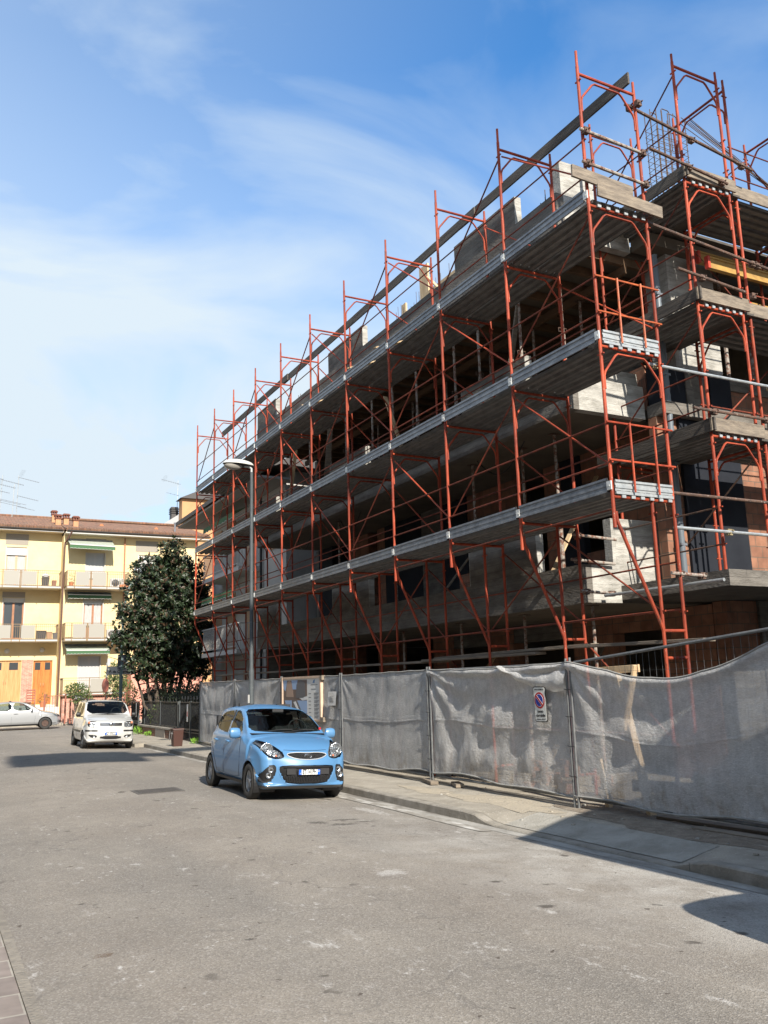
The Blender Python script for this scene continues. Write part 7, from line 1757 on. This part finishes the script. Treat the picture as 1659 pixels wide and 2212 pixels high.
# brown caddy bin
t = thing('caddy_bin', 'brown kerbside food waste bin with a handle standing on the pavement', 'bin', (7.15,27.9,.035))
bx_, by_, z0 = 7.16, 27.9, .035
def cad(w0, w1, za, zb2, d0, d1):
    b = MB(); vs = []
    for (w_, d_, z) in ((w0,d0,za),(w1,d1,zb2)): vs += [(bx_-w_/2,by_-d_/2,z),(bx_+w_/2,by_-d_/2,z),(bx_+w_/2,by_+d_/2,z),(bx_-w_/2,by_+d_/2,z)]
    return b.add(vs, [(0,3,2,1),(4,5,6,7),(0,1,5,4),(1,2,6,5),(2,3,7,6),(3,0,4,7)])
mb_ = mat('brown_plastic', (.055,.022,.016), .5)
cad(.27,.33,z0,z0+.50,.30,.38).build('bucket', mb_, t, bevel=.012); cad(.36,.35,z0+.503,z0+.545,.42,.40).build('lid', mb_, t, bevel=.01)
b = MB(); b.tube([(bx_-.19,by_-.15,z0+.46),(bx_-.22,by_-.12,z0+.24),(bx_-.22,by_+.10,z0+.20),(bx_-.19,by_+.14,z0+.46)], .011, 6); b.build('handle', mat('handle_grey',(.10,.10,.10),.5), t, True)
MB().box((bx_-.168,by_-.10,z0+.38),(bx_-.165,by_-.04,z0+.42)).box((bx_-.168,by_+.04,z0+.38),(bx_-.165,by_+.10,z0+.42)).build('sticker', M_['trim_white'], t)

# ------------------------------------------------------------------ lamps, signs
t = thing('street_lamp', 'grey street lamp pole with a white flat luminaire rising before the scaffolding', 'lamp', (7.3,21.2,0))
MB().tube([(7.3,21.2,.03),(7.3,21.2,2.2),(7.3,21.2,2.25),(7.3,21.2,7.35)], [.07,.066,.05,.042], 14).build('pole', mat('painted_grey_pole', (.062,.074,.08), .7, 0, var=(.045,.053,.058), vscale=4, spots=[((.28,.29,.28),9,.62,.6)]), t, True)
MB().box((7.20,21.13,1.40),(7.225,21.24,1.60)).build('sticker', M_['trim_white'], t)
MB().tube([(7.3,21.2,7.30),(7.3,21.2,7.44),(7.24,21.2,7.49),(7.10,21.2,7.50)], .035, 8).build('arm', M_['galv_tube'], t, True)
def ell(c, rx, ry, rz, z0f, z1f, n=24, k=8, taper=.35):
    b = MB(); P = []
    for i in range(k+1):
        v = z0f+(z1f-z0f)*i/k; s_ = math.sqrt(max(0,1-v*v)); P.append([(c[0]+rx*s_*math.cos(a)*(1), c[1]+ry*s_*math.sin(a)*(1+taper*math.cos(a)*-1), c[2]+rz*v) for a in [2*PI*j/n for j in range(n+1)]])
    return b.grid(P)
ell((6.94,21.2,7.53),.42,.17,.14,0,1).build('luminaire_cover', mat('luminaire_white',(.48,.47,.44),.5), t, True)
ell((6.94,21.2,7.525),.425,.175,.03,-1,1).build('luminaire_rim', M_['black'], t, True)
ell((6.80,21.2,7.50),.25,.135,.13,-1,0).build('luminaire_bowl', mat('lamp_bowl',(.30,.28,.25),.25), t, True)
t = thing('street_lamp', 'green grey street lamp with a curved arm and round head beside the magnolia', 'lamp', (7.75,40,0))
MB().tube([(7.72,40,0),(7.72,40,3.2),(7.73,40,4.9),(7.80,40,5.6),(7.95,40,6.3),(8.18,40,6.9)], [.075,.07,.05,.045,.04,.035], 10).build('pole', mat('green_grey_pole',(.10,.15,.15),.5,.2), t, True)
b = ell((8.30,39.9,7.12),.20,.26,.24,-1,1); b.build('luminaire', mat('lamp_grey',(.32,.33,.34),.3,.3), t, True)
t = MB().bar((7.55,39.95,3.05),(7.98,39.95,3.05),.02,.66).build('traffic_sign_back', mat('sign_back_grey',(.06,.07,.085),.6), None); tag(t, 'dark back of a square traffic sign on the green grey lamp post', 'sign')
t = thing('street_name_sign', 'white enamel street name sign on a thin pole left of the magnolia', 'sign', (7.16,40.3,0))
MB().tube([(7.16,40.3,0),(7.16,40.3,3.05)], .03, 8).build('pole', M_['galv_tube'], t, True)
MB().box((7.19,40.28,2.52),(8.35,40.30,2.86)).build('name_plate', M_['trim_white'], t); b = MB(); b.box((7.18,40.276,2.505),(8.36,40.279,2.52)).box((7.18,40.276,2.86),(8.36,40.279,2.875)); b.build('plate_border', M_['sign_black'], t)
text('P. da Caravaggio', .155, basis(Vector((7.77,40.270,2.64))-Vector((7.16,40.3,0)),(1,0,0),(0,0,1),(0,-1,0)), M_['sign_black'], 'lettering', t, .001)
MB().box((7.17,40.29,2.90),(7.30,40.31,3.22)).build('top_plate', M_['trim_white'], t)
t = thing('round_traffic_sign', 'faded red round traffic sign seen nearly edge on below the street name sign', 'sign', (7.10,40.1,0))
b = MB(); b.lathe([(0,-.008),(.30,-.008),(.31,0),(.30,.008),(0,.008)], (0,0,0), 'X', 32); Mz = Matrix.Rotation(math.radians(18), 3, 'Z'); b.v = [tuple(Mz @ Vector(v)+Vector((7.08,40.1,2.05))) for v in b.v]; b.build('disc', mat('faded_red',(.42,.14,.10),.6), t, True)
MB().tube([(7.12,40.12,0),(7.12,40.12,2.4)], .028, 8).build('pole', M_['rust'], t, True)
# red gate, letter boxes and pillar in front of the yellow house
t = thing('red_iron_gate', 'dull red iron fence and gate in front of the yellow house entrance', 'gate', (7.2,52,0))
b = MB(); 
for x in (5.95,7.05,7.32,8.05,9.2,10.3): b.box((x-.04,51.96,.1),(x+.04,52.04,1.75))
for x0,x1 in ((5.95,7.05),(7.32,8.05),(8.05,9.2),(9.2,10.3)):
    for z in (.35,1.62): b.box((x0,51.98,z),(x1,52.02,z+.04))
    n = int((x1-x0)/.13)
    for i in range(1,n): b.box((x0+(x1-x0)*i/n-.008,51.99,.35),(x0+(x1-x0)*i/n+.008,52.01,1.62))
b.build('bars', M_['redpaint'], t)
t = thing('letterbox_pillar', 'brick pillar carrying pale letter boxes and a small oval plate', 'pillar', (7.7,51.3,0))
MB().box((7.36,51.2,.1),(7.98,51.6,.85)).build('brickwork', M_['brick_small'], t); MB().box((7.45,51.22,.852),(7.95,51.5,1.75)).build('housing', mat('beige_metal',(.40,.33,.22),.6), t)
b = MB(); b.box((7.6,51.19,1.30),(7.9,51.218,1.62)); b.box((7.42,51.18,1.35),(7.56,51.21,1.62)); b.build('letter_box', M_['trim_white'], t); b = MB(); b.lathe([(0,-.012),(.14,-.01),(.16,0)], (7.62,51.198,.72), 'Y', 18); b.build('oval_plate', M_['trim_white'], t)
t = thing('folding_chair', 'dull red slatted folding chair standing before the brick pilaster', 'chair', (5.55,54.9,1.12))
b = MB(); 
for x in (5.3,5.75): b.bar((x,54.7,.9),(x,55.0,2.05),.04,.03)
b.build('leg', M_['redpaint'], t); b = MB()
for z in (1.35,1.5,1.65,1.8,1.95): b.box((5.3,54.86,z),(5.75,54.9,z+.07))
b.build('slats', M_['redpaint'], t)
pot(6.15,54.4,1.0,'agave in a clay pot beside the orange door',.2,.4,None,60,.28)
o = MB().box((5.0,54.2,.12),(7.0,55.9,1.0)).box((5.6,53.7,.12),(7.0,54.198,.6)).build('entrance_steps', M_['trim_white'], None); tag(o, 'whitewashed steps and landing below the orange door', 'steps')

# ------------------------------------------------------------------ unseen house off the right edge, eaves shaped to cast the pavement shadow
t = thing('unseen_house', 'unseen low house off the right edge, eaves widened to cast the pavement shadow', 'house', (12,-3,0))
MB().box((8.7,-9,0),(20,1.2,4.3)).build('wall', M_['yellow'], t)
MB().prism([(5.68,4.47),(5.68,4.58),(13,6.8),(21,4.6),(21,4.4)], -9.8, 2.05, lambda u,v,d: (u,d,v)).build('roof', M_['tiles'], t)

# terrace of houses along the left side of the street, outside the frame (seen only in reflections)
t = thing('terrace_house', 'long plastered terrace house along the left side of the street, outside the view', 'house', (-9,20,0))
MB().box((-16,-12,0),(-6,47,9.2)).build('wall', mat('terrace_plaster', (.36,.29,.19), .9, var=(.36,.29,.19), vscale=1), t)
for k in range(9):
    for z in (.9,4.0,7.0):
        o = MB().box((-6.0,-9+6*k,z),(-5.97,-7.8+6*k,z+1.5)).build('window', M_['woodframe'], t); MB().box((-5.969,-8.9+6*k,z+.1),(-5.96,-7.9+6*k,z+1.4)).build('pane', M_['wglass'], o)
MB().box((-16.5,-12.5,9.201),(-5.3,47.5,9.5)).build('roof', M_['tiles'], t)

# unseen tower crane added behind the camera so its counterweights shade a road patch
t = thing('unseen_crane', 'unseen yellow tower crane added behind the camera to shade a patch of road', 'crane', (16,-6.6,0))
CY = mat('crane_yellow', (.55,.36,.05), .6)
b = MB()
for dx in (-.6,.6):
    for dy in (-.6,.6): b.bar((16+dx,-6.6+dy,0),(16+dx,-6.6+dy,24),.12,.12)
for k in range(20):
    z = 1.2*k
    for dy in (-.6,.6): b.bar((15.4,-6.6+dy,z),(16.6,-6.6+dy,z+1.2),.06,.06)
    for dx in (-.6,.6): b.bar((16+dx,-7.2,z),(16+dx,-6.0,z+1.2),.06,.06)
b.build('mast', CY, t)
MB().box((2.4,-7.15,22.0),(15.3,-6.05,22.12)).box((2.4,-7.15,22.12),(15.3,-7.05,23.0)).build('counter_jib', CY, t)
for k in range(4): MB().box((-.95+.85*k,-7.5,20.9),(-.15+.85*k,-5.7,22.7)).build('counterweight', M_['concrete'], t)
b = MB(); [b.bar((17,-6.6+dy,22.1),(50,-6.6+dy,22.1),.1,.1) for dy in (-.5,.5)]; [b.bar((17+1.65*k,-7.1,22.1),(18.65+1.65*k,-6.1,22.1),.06,.06) for k in range(20)]; b.bar((17,-6.6,23.2),(50,-6.6,23.2),.1,.1); b.build('jib', CY, t)
